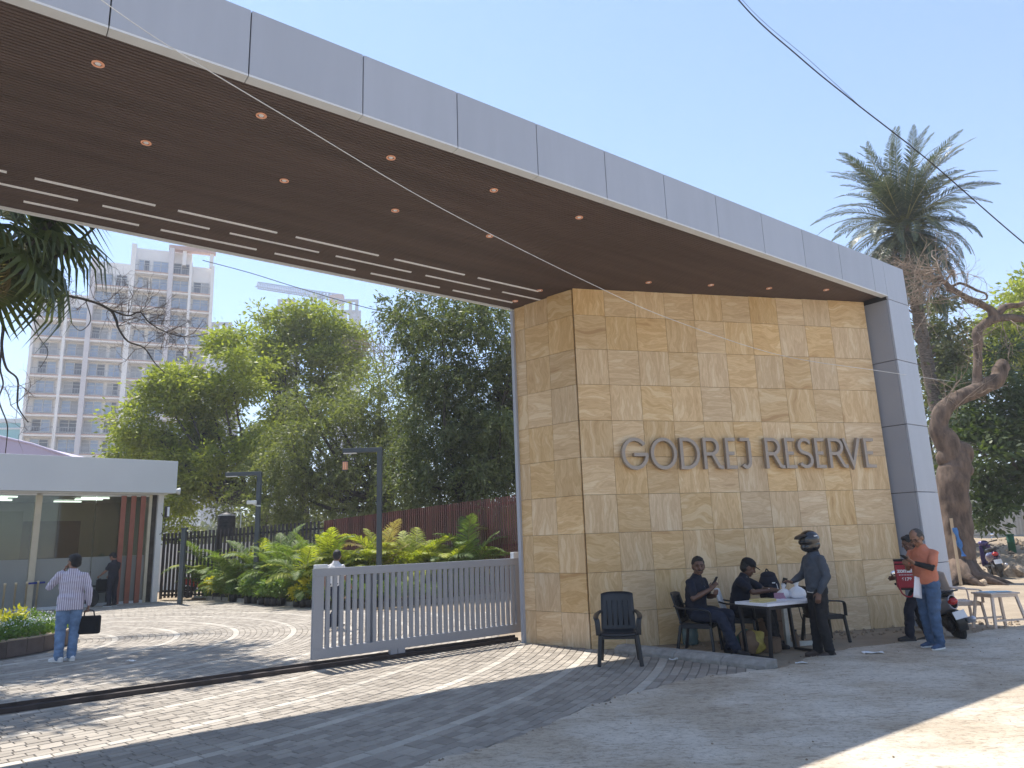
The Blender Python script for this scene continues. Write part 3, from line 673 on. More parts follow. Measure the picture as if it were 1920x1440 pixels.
P_('ceiling', (W0 / 2, 2.6, 4.02), (-W0, 5.1, .06), M['wall_white'])
P_('back_wall', (W0 / 2, 5.2, 2.0), (-W0, .12, 4.0), mat('grey_plaster', (.44, .44, .38), .8, 0, .06, 1))
P_('dark_screen', (-3.0, 4.2, 1.9), (2.2, .1, 2.6), M['fence_dark'])
P_('partition', (-4.6, 2.6, 1.75), (.9, .1, 3.5), mat('olive_partition', (.22, .22, .16), .8, 0, .06, 1))
P_('counter', (-2.6, 2.2, .62), (2.6, .6, 1.15), M['fence_dark'])
for x, y in ((-2.1, 1.1), (-2.15, 1.9), (-5.1, .9), (-5.3, 1.6), (-5.6, 2.3), (-5.0, 2.8), (-2.6, 3.3)):
    P_('ceiling_light', (x, y, 3.93), (.95, .12, .05), M['tube'])
P_('floodlight', (.16, -.1, 3.35), (.10, .3, .42), M['black'], bevel=.01)
P_('floodlight_lens', (.16, -.262, 3.35), (.08, .02, .36), M['strip'])
mb = MB(); mb.lathe([(.02, 0), (.1, .05), (.14, .16), (.0, .2)], (.42, -.1, 4.15), 12, 'X'); mb.build('horn_lamp', M['trim'], gh, True)
mb = MB(); mb.tube(bez([(-.05, -.14, 3.3), (.1, -.16, 2.9), (0, -.15, 2.55), (-.08, -.14, 2.5)], 5), .012, 6); mb.build('cable_loop', M['cable'], gh)

# queue posts in front of the guardhouse
bw = Matrix.Translation(BO) @ Matrix.Rotation(BA, 4, 'Z')
qp = []
for i, px in enumerate((3, 24, 45, 66, 86)):
    g0 = gp(px, 1153.5 - .12 * px)
    qp.append(g0)
labs = ['pale queue post at the left edge of the photo before the glass', 'second pale queue post from the left edge before the glass', 'pale queue post where the blue belt starts', 'pale queue post in the middle of the blue belt', 'rightmost pale queue post beside the striped shirt man']
for i, g0 in enumerate(qp):
    t = thing('queue_post', labs[i], 'queue post', g0, 0, 'queue posts with blue belts')
    mb = MB(); mb.lathe([(.16, 0), (.16, .015), (.05, .04), (.03, .06)], n=18); mb.build('base', M['brass'], t, True)
    mb = MB(); mb.lathe([(.031, .04), (.031, .9), (.042, .905), (.042, .98), (.025, 1.0)], n=14); mb.build('pole', M['brass'], t, True)
    if i in (2, 3):
        d = qp[i + 1] - g0; mb = MB(); mb.bar((d.x * .03, d.y * .03, .93), (d.x * .97, d.y * .97, .93), .008, .06, (0, 0, 1))
        mb.build('belt', M['blue_belt'], t)

# lavender membrane roof behind the guardhouse
mb = MB()
a, b, c_, d = at(-260, 770, 44), at(0, 820, 44), at(60, 834, 44), at(175, 872, 44)
top = [a, b, c_, d]; vs = []
for p in top: vs += [(p.x, p.y, p.z), (p.x, p.y + 9, p.z - .2), (p.x, p.y, 3.6), (p.x, p.y + 9, 3.6)]
fs = []
for i in range(3): k = i * 4; fs += [(k, k + 4, k + 5, k + 1), (k + 2, k + 6, k + 4, k), (k + 1, k + 5, k + 7, k + 3)]
fs += [(0, 1, 3, 2), (12, 14, 15, 13)]; mb.add(vs, fs)
t = thing('membrane_roof', 'pale lavender sloping roof rising behind the guardhouse', 'roof'); mb.build('sheet', M['lavender'], t)
mb = MB(); mb.tube([(p.x, p.y - .05, p.z + .05) for p in top], .07, 8); mb.build('edge_beam', M['lavender'], t)
for p in top[::2]:
    mb = MB(); mb.tube([(p.x, p.y + 1, 0), (p.x, p.y + 1, 3.7)], .1, 8); mb.build('post', M['fasciaB'], t)

# ------------------------------------------------------------------ apartment tower
TA = R(90 - 67); TO = at(62, 700, 105); TO.z = 0
ux = Vector((math.cos(TA), math.sin(TA), 0))
def on_face(px, py):
    r = MC @ Vector(((px - 960) / FOC, (py - 720) / FOC, 1)); nrm = Vector((-ux.y, ux.x, 0))
    t = (TO - Vector((0, 0, CAM_H))).dot(nrm) / r.dot(nrm); p = Vector((0, 0, CAM_H)) + r * t
    return (p - TO).dot(ux), p.z
tw = thing('apartment_tower', 'cream high rise apartment tower with rows of balcony windows seen under the canopy', 'building', TO, TA)
xs = [on_face(px, 600)[0] for px in (68, 123, 167, 241, 314, 352, 394)]
zb_ = [on_face(120, 380 + q / 3)[1] for q in (1300, 650)]; FH = (zb_[1] - zb_[0]) / 6; z0 = zb_[1]
lv = [z0 + FH * (i - 12) for i in range(0, 19)]
xs[0] = -.6
def tb(name, x0, x1, y0, y1, za, zb, m, parent=None):
    mb = MB(); mb.box(((x0 + x1) / 2, (y0 + y1) / 2, (za + zb) / 2), (x1 - x0, y1 - y0, zb - za)); return mb.build(name, m, parent or tw)
nl_ = {0: 13, 1: 13, 2: 15, 3: 16, 4: 16, 5: 15}
for i in range(6):
    zt_ = lv[nl_[i]] + (1.4 if i != 5 else 2.2)
    tb('bay_wall', xs[i], xs[i + 1], 1.3, 12, 0, zt_ - .02 * i, M['tower'])
    tb('fin', xs[i] - (.35 if i in (2, 3, 4) else .2), xs[i] + (.35 if i in (2, 3, 4) else .2), -.25, 1.35, 0, zt_ + .012 * i, M['tower_grey'] if i in (2, 4) else M['tower'])
tb('fin', xs[6] - .25, xs[6] + .25, -.24, 1.35, 0, lv[15] + 2, M['tower'])
tb('side_wall', xs[6] - 1.2, xs[6] + .2, 1.36, 14, 0, lv[15] + 1.9, M['tower_grey'])
pane_m = [mat('sky_reflection_pane', (.38, .46, .58), .08, 0, .05, 1, spec=.8), mat('dark_pane', (.15, .16, .18), .15, 0, .1, 1, spec=.6), mat('curtain_pane', (.42, .42, .42), .25, 0, .08, 1)]  # first pane: the sky's reflection is painted into its bluish base colour
win = {}
def window(x, z, w_, h_):
    key = round(w_, 2)
    if key not in win:
        fr = MB()
        for s in (-1, 1): fr.box((s * (w_ / 2 - .06), 0, 0), (.12, .14, h_)); fr.box((0, 0, s * (h_ / 2 - .06)), (w_, .13, .12))
        fr.box((0, 0, 0), (.09, .12, h_)); fr.box((0, 0, h_ * .22), (w_, .1, .07))
        pn = MB(); pn.box((0, 0, 0), (w_ / 2 - .12, .04, h_ - .2))
        win[key] = (fr.mesh('window', M['wall_white']), pn.mesh('pane', pane_m[0]))
    f, p = win[key]
    o = link('window', f, tw, (x, 1.22, z))
    for s in (-1, 1):
        q = random.random()
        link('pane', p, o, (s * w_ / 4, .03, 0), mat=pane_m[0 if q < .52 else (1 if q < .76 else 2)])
rail = {}
for i in range(6):
    wb = xs[i + 1] - xs[i]
    rm = MB()
    for k in range(int(wb / .35)): rm.box((-wb / 2 + .4 + k * .35, 0, -.5), (.035, .03, .95))
    rm.box((0, 0, 0), (wb - .5, .06, .07)); rm = rm.mesh('balcony_rail', M['concrete_far'])
    for k in range(4, nl_[i]):
        z = lv[k]
        tb('floor_slab', xs[i] + .05, xs[i + 1] - .05, -.1 + .01 * i, 1.35, z - .42, z, M['tower'])
        tb('slab_edge', xs[i] + .1, xs[i + 1] - .1, -.16, -.09, z - .14, z + .02, M['tower_red'] if k % 1 == 0 else M['tower'])
        if k == nl_[i] - 0: continue
        n_ = 2 if i in (2, 3) else 1
        for s in range(n_):
            xc = (xs[i] + xs[i + 1]) / 2 if n_ == 1 else xs[i] + wb * (.27 + .44 * s)
            ww = (2.5 if n_ == 1 else (1.7 if s != i % 2 else 2.4))
            window(xc, z + 1.35, ww, 2.0)
        link('balcony_rail', rm, tw, ((xs[i] + xs[i + 1]) / 2, -.12, z + .95))
# open roof frame at the right-hand top
for x in (xs[4], (xs[4] + xs[5]) / 2 + .4, xs[6] - .3): tb('roof_post', x - .3, x + .3, .2, .8, lv[15] + 1.8, lv[16] + 1.4, M['tower'])
tb('roof_beam', xs[4] - .5, xs[6] + .3, -.1, 1.2, lv[16] + 1.3, lv[16] + 2.0, M['tower_red'])

# teal office block far left
t = thing('office_block', 'small teal glass office block at the far left horizon', 'building', at(-60, 860, 190) * 1, R(12)); t.location.z = 0
zt2 = at(20, 792, 190).z
mb = MB(); mb.box((6, 4, zt2 / 2), (15, 10, zt2)); mb.build('wall', M['teal'], t)
for k in range(5):
    mb = MB(); mb.box((6, -1.1, zt2 - 1.5 - 3.4 * k), (15, .3, .5)); mb.build('floor_band', M['fasciaB'], t)
mb = MB(); mb.box((6, 4, zt2 + .6), (15.4, 10.4, 1.2)); mb.build('parapet', M['fasciaB'], t)
mb = MB(); mb.tube([(9, 3, zt2 + 1), (9, 3, zt2 + 9)], .15, 6); mb.build('mast', M['crane'], t)

# unfinished towers and the crane far behind the trees
def skeleton(px0, px1, pyt, pyb, Y, label):
    a, b = at(px0, pyt, Y), at(px1, pyt, Y); w_ = b.x - a.x; zt3 = a.z; lo = at(px0, pyb, Y).z
    t = thing('unfinished_tower', label, 'building', (a.x, Y, 0), R(8), 'unfinished concrete towers')
    mb = MB(); mb.box((w_ / 2, 8, lo / 2), (w_, 16, lo)); mb.build('lower_floors', M['concrete_far'], t)
    for k in range(int(lo / 3.2) - 12, int(lo / 3.2)):
        mb = MB(); mb.box((w_ / 2, -.15, 3.2 * k + 1), (w_ + .6, .5, .7)); mb.build('floor_slab', M['tower_grey'], t)
    h = zt3 - lo
    for x in (.6, w_ * .35, w_ * .68, w_ - .6):
        for y in (1, 14): mb = MB(); mb.box((x, y, lo + h / 2), (1.1, 1.1, h)); mb.build('column', M['concrete_far'], t)
    for z in (lo + h * .5, lo + h - .4):
        for y in (1.02, 14.02): mb = MB(); mb.box((w_ / 2, y, z), (w_, .9, .9)); mb.build('beam', M['concrete_far'], t)
skeleton(625, 671, 560, 605, 250, 'hazy unfinished concrete tower below the red end of the crane')
skeleton(520, 552, 560, 590, 262, 'hazy unfinished concrete tower half hidden by the bright tree top below the crane jib')
skeleton(392, 432, 603, 640, 230, 'hazy unfinished concrete tower just right of the cream apartment tower')
cr0 = at(598, 552, 255)
t = thing('tower_crane', 'hazy pale blue lattice tower crane far behind the bright tree', 'crane', (cr0.x, 255, 0))
def lattice(mb, a, b, wd, n_):
    a, b = Vector(a), Vector(b); d = (b - a); s = d.cross(Vector((0, 1, 0))).normalized() * wd; dep = Vector((0, wd, 0))
    for o_ in (s * .5, -s * .5 + dep * .5, -s * .5 - dep * .5): mb.bar(a + o_, b + o_, .32)
    for i in range(n_):
        p, q = a + d * (i / n_), a + d * ((i + 1) / n_)
        for dd in (dep * .5, -dep * .5): mb.bar(p + s * .5, p + d / n_ * .5 - s * .5 + dd, .2); mb.bar(p + d / n_ * .5 - s * .5 + dd, q + s * .5, .2)
jl, jr = at(482, 534, 255) - t.location, at(642, 558, 255) - t.location
mb = MB(); lattice(mb, jl, (0, 0, cr0.z), 2.2, 26); mb.build('jib', M['crane'], t)
mb = MB(); lattice(mb, (0, 0, cr0.z), jr, 2.2, 7); mb.build('counter_jib', M['crane'], t)
mb = MB(); mb.box(jr + Vector((-2, 0, -.6)), (5, 2.4, 3)); mb.build('counterweight', M['tower_red'], t)
mb = MB(); lattice(mb, (0, 0, 0), (0, 0, cr0.z), 2.2, 26); mb.build('mast', M['crane'], t)
mb = MB(); mb.box((-1.5, -1.6, cr0.z - 2), (2.2, 2, 2.8)); mb.build('cab', M['fasciaB'], t, bevel=.2)
hk = at(542, 543, 255) - t.location; mb = MB(); mb.bar(hk, hk - Vector((0, 0, 5)), .25); mb.box(hk - Vector((0, 0, 5.2)), (.9, .9, 1.2)); mb.build('hook_block', M['crane'], t)

# ------------------------------------------------------------------ slatted fences behind the plants
def fence(name, label, A, B, hA, hB, sp_, wd, m, rails, group=None):
    A, B = Vector(A), Vector(B); d = B - A; L_ = d.length; an = math.atan2(d.y, d.x)
    t = thing(name, label, 'fence', A, an, group)
    n_ = int(L_ / sp_); base = MB(); base.box((0, 0, .5), (wd, wd * 1.2, 1)); me = base.mesh('slat', m)
    for i in range(min(n_, 300)):
        x = sp_ * (i + .5); h = hA + (hB - hA) * x / L_ + random.uniform(-.01, .01)
        link('slat', me, t, (x, 0, .05), None, (1, 1, h - .05))
    for zf in rails:
        mb = MB(); mb.bar((0, wd, hA * zf), (L_, wd, hB * zf), .05, .07); mb.build('rail', m, t)
    k = 0
    while k * 2.4 < L_:
        mb = MB(); mb.box((k * 2.4, wd * 1.6, hA / 2), (.08, .08, hA)); mb.build('post', m, t); k += 1
    return t
F0 = Vector((-14.3, 29.75, 0)); F1 = at(606, 1000, 28.6); F1.z = 0; F2 = at(975, 1000, 25.0); F2.z = 0; F3 = Vector((6, 15.9, 0))
fence('dark_fence', 'dark brown fence of spaced upright slats from the guardhouse to the rusty section', F0, F1, 2.55, 2.80, .165, .062, M['fence_dark'], (.06, .12, .9))
fence('rust_fence', 'rust brown fence of close upright slats behind the yellow green palms', F1 + (F2 - F1) * .004, F2 + (F2 - F1) * .25, 2.80, 3.45, .088, .046, M['fence_rust'], (.1, .5, .93))
gpst = thing('fence_post', 'thick dark fence post just right of the guardhouse corner', 'post', gp(337, 1133))
mb = MB(); mb.box((0, 0, 1.3), (.14, .14, 2.6)); mb.build('shaft', M['lamp_grey'], gpst); mb = MB(); mb.box((0, 0, 2.62), (.17, .17, .05)); mb.build('cap', M['lamp_grey'], gpst)
# site hoarding seen through the fence
hb = thing('site_hoarding', 'white hoarding sheets glimpsed through the dark fence slats', 'hoarding', (-19, 36.5, 0), R(6))
for i in range(9):
    mb = MB(); mb.box((i * 1.03, .01 * (i % 2), 1.0 + .03 * (i % 3)), (1.0, .04, 2.3)); mb.build('sheet', M['wall_white'], hb)

# lamp posts
def lamp(px, pyt, Y, arm, label, lantern):
    p = at(px, pyt, Y); t = thing('lamp_post', label, 'lamp post', (p.x, Y, 0), 0, 'lamp posts behind the plants'); H_ = p.z
    mb = MB(); mb.box((0, 0, H_ / 2), (.15, .15, H_)); mb.build('post', M['lamp_grey'], t, bevel=.008)
    mb = MB(); mb.box((-arm / 2 + .08, 0, H_ - .07), (arm, .152, .14)); mb.build('arm', M['lamp_grey'], t, bevel=.008)
    mb = MB(); mb.box((-arm + .3, 0, H_ - .15), (.4, .1, .03)); mb.build('lamp_head', M['strip'], t)
    return t, H_
lamp(487, 884, 26.6, 1.32, 'dark grey right angled lamp post carrying the small camera', False)
lp, lh = lamp(712, 839, 22.4, 1.22, 'dark grey right angled lamp post with the hanging lantern', True)
p = at(647, 874, 22.4); t = thing('hanging_lantern', 'small lit wood lantern hanging under the lamp post arm', 'lantern', p)
mb = MB(); mb.lathe([(.07, -.13), (.075, -.12), (.075, .12), (.07, .13)], n=14); mb.build('glass', M['copper'], t, True)
for z in (-.14, .13): mb = MB(); mb.lathe([(.09, z), (.09, z + .025)], n=14); mb.build('cap', M['lamp_grey'], t)
for k in range(8): mb = MB(); mb.box((.083 * math.cos(k * PI / 4), .083 * math.sin(k * PI / 4), 0), (.012, .012, .26)); mb.build('bar', M['wood'], t)
mb = MB(); mb.tube([(0, 0, .14), (0, 0, lh - .14 - p.z)], .008, 5); mb.build('cord', M['cable'], t)
p = at(472, 942, 26.4); t = thing('security_camera', 'small white security camera on a bracket on the lamp post', 'camera', p, R(15))
mb = MB(); mb.box((0, 0, 0), (.34, .14, .13)); mb.build('housing', M['white'], t, bevel=.02); mb = MB(); mb.lathe([(.055, 0), (.05, .02)], (-.19, 0, 0), 14, 'X'); mb.build('lens', M['black'], t, True)
mb = MB(); mb.bar((.05, 0, -.06), (.2, .05, -.12), .04); mb.bar((.2, .05, -.12), (.3, .1, -.12), .05); mb.build('bracket', M['white'], t)
# black water tank
p = at(424, 993, 32); t = thing('water_tank', 'ribbed black plastic water tank beyond the dark fence', 'tank', (p.x, p.y, 0))
zt4 = at(424, 962, 32).z; zb4 = zt4 - .95
prof = [(.36, zb4)]
for k in range(7): prof += [(.375, zb4 + .02 + k * .11), (.375, zb4 + .085 + k * .11), (.362, zb4 + .1 + k * .11)]
prof += [(.37, zb4 + .82), (.3, zb4 + .92), (.12, zb4 + .95), (.12, zb4 + 1.0), (.02, zb4 + 1.0)]
mb = MB(); mb.lathe(prof, n=24); mb.build('body', M['pot'], t, True)
mb = MB(); mb.lathe([(.34, zb4 + .83), (.372, zb4 + .835), (.372, zb4 + .855), (.33, zb4 + .86)], n=24); mb.build('rim', M['trim'], t, True)
for x, y in ((-.3, -.3), (.3, -.3), (.3, .3), (-.3, .3)): mb = MB(); mb.box((x, y, zb4 / 2), (.07, .07, zb4)); mb.build('stand_leg', M['lamp_grey'], t)
mb = MB(); mb.tube([(.3, 0, zt4 + .02), (.62, 0, zt4 + .02), (.62, 0, 1)], .02, 6); mb.build('pipe', M['white'], t)

# corrugated hoarding, green post and rail on the right
p0, p1 = at(1770, 950, 38), at(2080, 950, 33)
d = p1 - p0; d.z = 0; L_ = d.length
hb = thing('corrugated_fence', 'tall white corrugated sheet fence behind the rubble on the right', 'fence', (p0.x, p0.y, 0), math.atan2(d.y, d.x))
mb = MB(); vs = []; fs = []; n_ = 25
for k in range(n_):
    x = 1.0 * k / (n_ - 1); y = .02 * (1 if (k % 4) in (0, 1) else -1); vs += [(x, y, 0), (x, y, 1)]
fs = [(2 * k, 2 * k + 2, 2 * k + 3, 2 * k + 1) for k in range(n_ - 1)]
vs2 = [(x, y + .006, z) for x, y, z in vs]; mb.add(vs, fs); mb.add(vs2, [f[::-1] for f in fs]); cm = mb.mesh('corrugated_sheet', M['sheet'])
for i in range(int(L_)):
    link('corrugated_sheet', cm, hb, (i * .98, .012 * (i % 2), .9), (0, 0, random.uniform(-.01, .01)), (1, 1, 3.4 + random.uniform(-.06, .06)))
for z in (1.9, 3.3):
    mb = MB(); mb.bar((0, .08, z), (L_, .08, z), .05); mb.build('rail', M['lamp_grey'], hb)
p = at(1898, 1030, 31); zz = mound_z(p.x, 31)
t = thing('green_post', 'stout dark green pipe post beside the rubble heap', 'post', (p.x, 31, zz)); zt5 = at(1898, 1003, 31).z - zz
mb = MB(); mb.lathe([(.14, -.2), (.14, zt5 * .55), (.15, zt5 * .56), (.15, zt5 * .6), (.14, zt5 * .61), (.14, zt5)], n=16); mb.build('pipe', M['green_paint'], t, True)
mb = MB(); mb.lathe([(.155, zt5), (.155, zt5 + .04), (.02, zt5 + .05)], n=16); mb.build('cap', M['green_paint'], t)
t = tag(MB().tube([at(1800, 1003, 31.2), at(1880, 1004, 31.3), at(1990, 1006, 31.2)], .03, 6).build('guard_rail', M['sheet']), 'thin pale horizontal rail running past the green post', 'rail')

# ------------------------------------------------------------------ foliage
M['leaf_bright'] = leafmat('bright_green_leaf', (.10, .135, .02), (.33, .35, .065), .46)
M['leaf_mid'] = leafmat('mid_green_leaf', (.045, .075, .016), (.14, .175, .045), .35)
M['leaf_dark'] = leafmat('dark_green_leaf', (.026, .048, .014), (.085, .115, .033), .3)
M['leaf_feather'] = leafmat('feathery_leaf', (.075, .098, .032), (.22, .235, .08), .42)
M['leaf_featherd'] = leafmat('dark_feathery_leaf', (.046, .066, .028), (.155, .175, .07), .38)
M['leaf_dusty'] = leafmat('dusty_green_leaf', (.07, .085, .045), (.17, .18, .09), .3)
M['palm_yellow'] = leafmat('yellow_green_frond', (.13, .19, .02), (.42, .42, .06), .4, .6)
M['palm_green'] = leafmat('green_frond', (.05, .10, .02), (.19, .25, .06), .35, .6)
M['palm_dry'] = leafmat('dry_frond', (.20, .15, .07), (.38, .30, .15), .3, .6)
M['date'] = leafmat('date_palm_leaflet', (.032, .050, .030), (.105, .125, .075), .18, .38)
M['fan'] = leafmat('fan_palm_blade', (.03, .045, .018), (.12, .14, .05), .28, .45)
M['fan_dry'] = leafmat('dry_fan_blade', (.13, .10, .055), (.30, .24, .13), .3, .7)
M['rachis'] = mat('frond_stem', (.20, .19, .06), .6, 0, .15, 6)
M['cover'] = leafmat('ground_cover_leaf', (.07, .13, .03), (.20, .29, .08), .3)
M['flower_white'] = mat('white_petal', (.8, .8, .74), .7, 0, .05, 8)
M['leaf_yellow'] = leafmat('yellow_leaf', (.38, .36, .03), (.62, .55, .07), .35)

def unit_rand(n):
    v = rng.normal(size=(n, 3)); return v / np.linalg.norm(v, axis=1)[:, None]
def leaf_mesh(name, P, D, ln, wd, m, fold=.0, up=None):
    "diamond leaves: base at P, along D"
    n = len(P); D = D / np.linalg.norm(D, axis=1)[:, None]
    U = unit_rand(n) if up is None else up * .75 + unit_rand(n)
    U = U + np.array([0, 0, 0.])
    Sd = np.cross(D, U); Sd /= (np.linalg.norm(Sd, axis=1)[:, None] + 1e-9)
    ln = np.broadcast_to(ln, n)[:, None]; wd = np.broadcast_to(wd, n)[:, None]
    V = np.empty((n, 4, 3)); V[:, 0] = P; V[:, 1] = P + D * ln * .45 + Sd * wd * .5; V[:, 2] = P + D * ln; V[:, 3] = P + D * ln * .45 - Sd * wd * .5
    me = bpy.data.meshes.new(name); me.vertices.add(4 * n); me.vertices.foreach_set('co', V.ravel())
    me.loops.add(4 * n); me.loops.foreach_set('vertex_index', np.arange(4 * n, dtype=np.int32))
    me.polygons.add(n); me.polygons.foreach_set('loop_start', np.arange(0, 4 * n, 4, dtype=np.int32)); me.polygons.foreach_set('loop_total', np.full(n, 4, dtype=np.int32))
    me.update(calc_edges=True); me.validate()
    a = me.attributes.new('rnd', 'FLOAT', 'FACE'); a.data.foreach_set('value', rng.random(n).astype(np.float32)); me.materials.append(m)
    return me
def crown_points(blobs, per_vol, clump_n, spread, style):
    P = []; D = []
    for (x, y, z, r) in blobs:
        nc = max(6, int(per_vol * r * r)); c = unit_rand(nc); rad = r * (rng.random(nc) ** .45) ; ctr = np.array([x, y, z]) + c * rad[:, None] * np.array([1.0, 1.0, .82])
        for k in range(nc):
            out = c[k] + np.array([0, 0, -.1])
            if style == 'clump':
                q = rng.normal(size=(clump_n, 3)) * spread * np.array([1, 1, .5]) * (.7 + .6 * rng.random()); P.append(ctr[k] + q)
                d = q + out * spread * 1.0 + rng.normal(size=(clump_n, 3)) * spread * .8 + np.array([0, 0, -.35 * spread]); D.append(d)
            else:  # feathery sprays along a drooping twig
                dr = out + rng.normal(size=3) * .5; dr[2] = dr[2] * .5 - .35; dr /= np.linalg.norm(dr); t = np.linspace(0, 1, clump_n)[:, None]
                L_ = spread * (2.0 + 2.0 * rng.random()); q = ctr[k] + dr * t * L_ + np.array([0, 0, -.5 * L_]) * t * t + rng.normal(size=(clump_n, 3)) * spread * .22
                P.append(q); d = rng.normal(size=(clump_n, 3)) * .8 + dr * .9 + np.array([0, 0, -.3]); D.append(d)
    return np.concatenate(P), np.concatenate(D)
def tree(label, base, fork, blobs, m, bark, per_vol=26, clump=14, spread=.3, ln=.26, wd=.11, style='clump', r0=.28, limbs=14, group='trees beyond the fence', cat='tree', name='leafy_tree'):
    base = Vector(base); t = thing(name, label, cat, base, 0, group)
    F = Vector(fork) - base
    mb = MB(); mid = F * .5 + Vector((random.uniform(-.2, .2), 0, 0)); pth = bez([(0, 0, -.2), mid, F], 5); mb.tube(pth, lerp_list([r0 * 1.35, r0 * 1.0, r0 * .85], 5), 10); mb.build('trunk', bark, t, True)
    bb = MB(); sel = sorted(blobs, key=lambda b: -b[3]); sel = sel[:limbs] if len(sel) > limbs else sel
    for (x, y, z, r) in sel:
        e = Vector((x, y, z)) - base; s = F * random.uniform(.75, 1.0)
        md = s.lerp(e, .5) + Vector((random.uniform(-.5, .5), random.uniform(-.5, .5), -.12 * (e - s).length)) ; pth = bez([s, md, e], 6)
        bb.tube(pth, lerp_list([r0 * .5, r0 * .3, r0 * .09], 6), 7)
        for q in range(5):
            a = pth[random.randint(5, len(pth) - 1)]; u = Vector(unit_rand(1)[0]) * r * .9; u.z = abs(u.z) * .6
            bb.tube([a, a + u * .5 + Vector((0, 0, .1)), a + u], [r0 * .14, r0 * .09, r0 * .03], 5)
    bb.build('branches', bark, t, True)
    P, D = crown_points(blobs, per_vol, clump, spread, style)
    P = P - np.array(base); lr = ln * (.7 + .6 * rng.random(len(P)))
    me = leaf_mesh('crown', P, D, lr, wd * lr / ln, m, up=np.array([[0, 0, 1.]])); link('crown', me, t)
    return t
def blobs_px(lst, Y, dy=2.0, sub=3):
    out = []
    for px, py, r in lst:
        for k in range(sub):
            o = unit_rand(1)[0]; q = at(px + o[0] * r * .75, py + o[1] * r * .75, Y + o[2] * dy * .6 + random.uniform(-dy, dy) * .5)
            out.append((q.x, q.y, q.z, r / FOC * Y * (.36 + .42 * random.random())))
    return out
def Z0(p): return Vector((p.x, p.y, 0))

bA = blobs_px([(255, 800, 42), (300, 760, 48), (350, 725, 50), (400, 690, 50), (445, 660, 45), (240, 835, 34), (330, 820, 60), (410, 780, 60), (350, 890, 55), (420, 860, 55), (360, 950, 48), (470, 720, 50), (300, 860, 45), (470, 800, 50), (330, 700, 30), (420, 645, 28), (270, 930, 40), (300, 980, 34), (480, 860, 45), (400, 900, 50)], 42, 2.5, 5)
tree('large bright green tree with a lumpy rounded crown leaning over the guardhouse roof', Z0(at(470, 1000, 42)), at(500, 930, 42), bA, M['leaf_bright'], M['bark_dark'], 19, 34, .34, .27, .12, r0=.33, limbs=16)
bB = blobs_px([(500, 625, 42), (545, 605, 36), (600, 605, 40), (645, 640, 36), (480, 665, 40), (560, 650, 52), (620, 680, 46), (660, 665, 24), (500, 720, 44), (570, 720, 46), (640, 740, 40), (530, 680, 45), (595, 640, 45), (470, 700, 30), (660, 710, 28), (570, 585, 22), (500, 780, 40), (580, 790, 40), (670, 630, 22)], 48, 2.5, 5)
tree('tall bright green tree with a domed top in front of the far crane', Z0(at(580, 1000, 48)), at(570, 860, 48), bB, M['leaf_bright'], M['bark_dark'], 16, 34, .36, .28, .12, r0=.36, limbs=15)
bC = blobs_px([(540, 800, 55), (600, 770, 55), (670, 740, 50), (700, 790, 55), (620, 850, 60), (540, 880, 55), (700, 870, 60), (760, 830, 50), (640, 930, 50), (560, 940, 45), (740, 920, 50), (500, 850, 45), (700, 700, 32), (480, 920, 40), (760, 760, 40), (500, 960, 32), (700, 965, 38), (780, 860, 50), (790, 940, 45), (660, 800, 50), (590, 830, 50), (640, 970, 36), (580, 900, 45), (730, 720, 30), (770, 700, 26)], 36, 2.5, 4)
tree('wide feathery olive green tree in the middle behind the two lamp posts', Z0(at(735, 1000, 36)), at(728, 915, 36), bC, M['leaf_feather'], M['bark_dark'], 44, 24, .27, .19, .07, 'feather', r0=.35, limbs=16)
bD = blobs_px([(760, 570, 32), (800, 585, 40), (850, 610, 50), (910, 620, 45), (800, 650, 40), (870, 680, 55), (930, 690, 45), (830, 730, 45), (900, 760, 55), (780, 700, 24), (950, 760, 40), (850, 810, 50), (930, 840, 55), (840, 890, 55), (910, 910, 50), (960, 900, 45), (780, 610, 30), (790, 800, 40), (790, 900, 45), (940, 580, 30), (990, 700, 60), (1000, 850, 60), (745, 590, 18), (860, 570, 34), (900, 560, 30), (760, 640, 16), (790, 720, 34), (770, 860, 40), (860, 940, 45), (930, 950, 40), (800, 950, 36), (780, 760, 26), (880, 800, 45), (930, 770, 40), (900, 870, 45), (870, 740, 40), (950, 820, 40), (840, 690, 36), (950, 640, 36)], 29, 2.5, 5)
tree('dark drooping feathery tree hanging down beside the stone wall', Z0(at(885, 1000, 29)), at(860, 900, 29), bD, M['leaf_featherd'], M['bark_dark'], 58, 28, .25, .18, .062, 'feather', r0=.24, limbs=18)
bE = blobs_px([(360, 985, 40), (440, 990, 34), (520, 985, 40), (600, 960, 40), (330, 920, 40), (690, 955, 36), (800, 955, 40), (880, 950, 40), (420, 930, 40)], 55, 3, 3)
tree('low dull green bushes filling the gap under the trees beyond the fence', Z0(at(520, 1000, 55)), at(520, 1000, 55), bE, M['leaf_dusty'], M['bark_dark'], 24, 16, .4, .34, .15, r0=.2, limbs=5, name='bush', cat='bush')
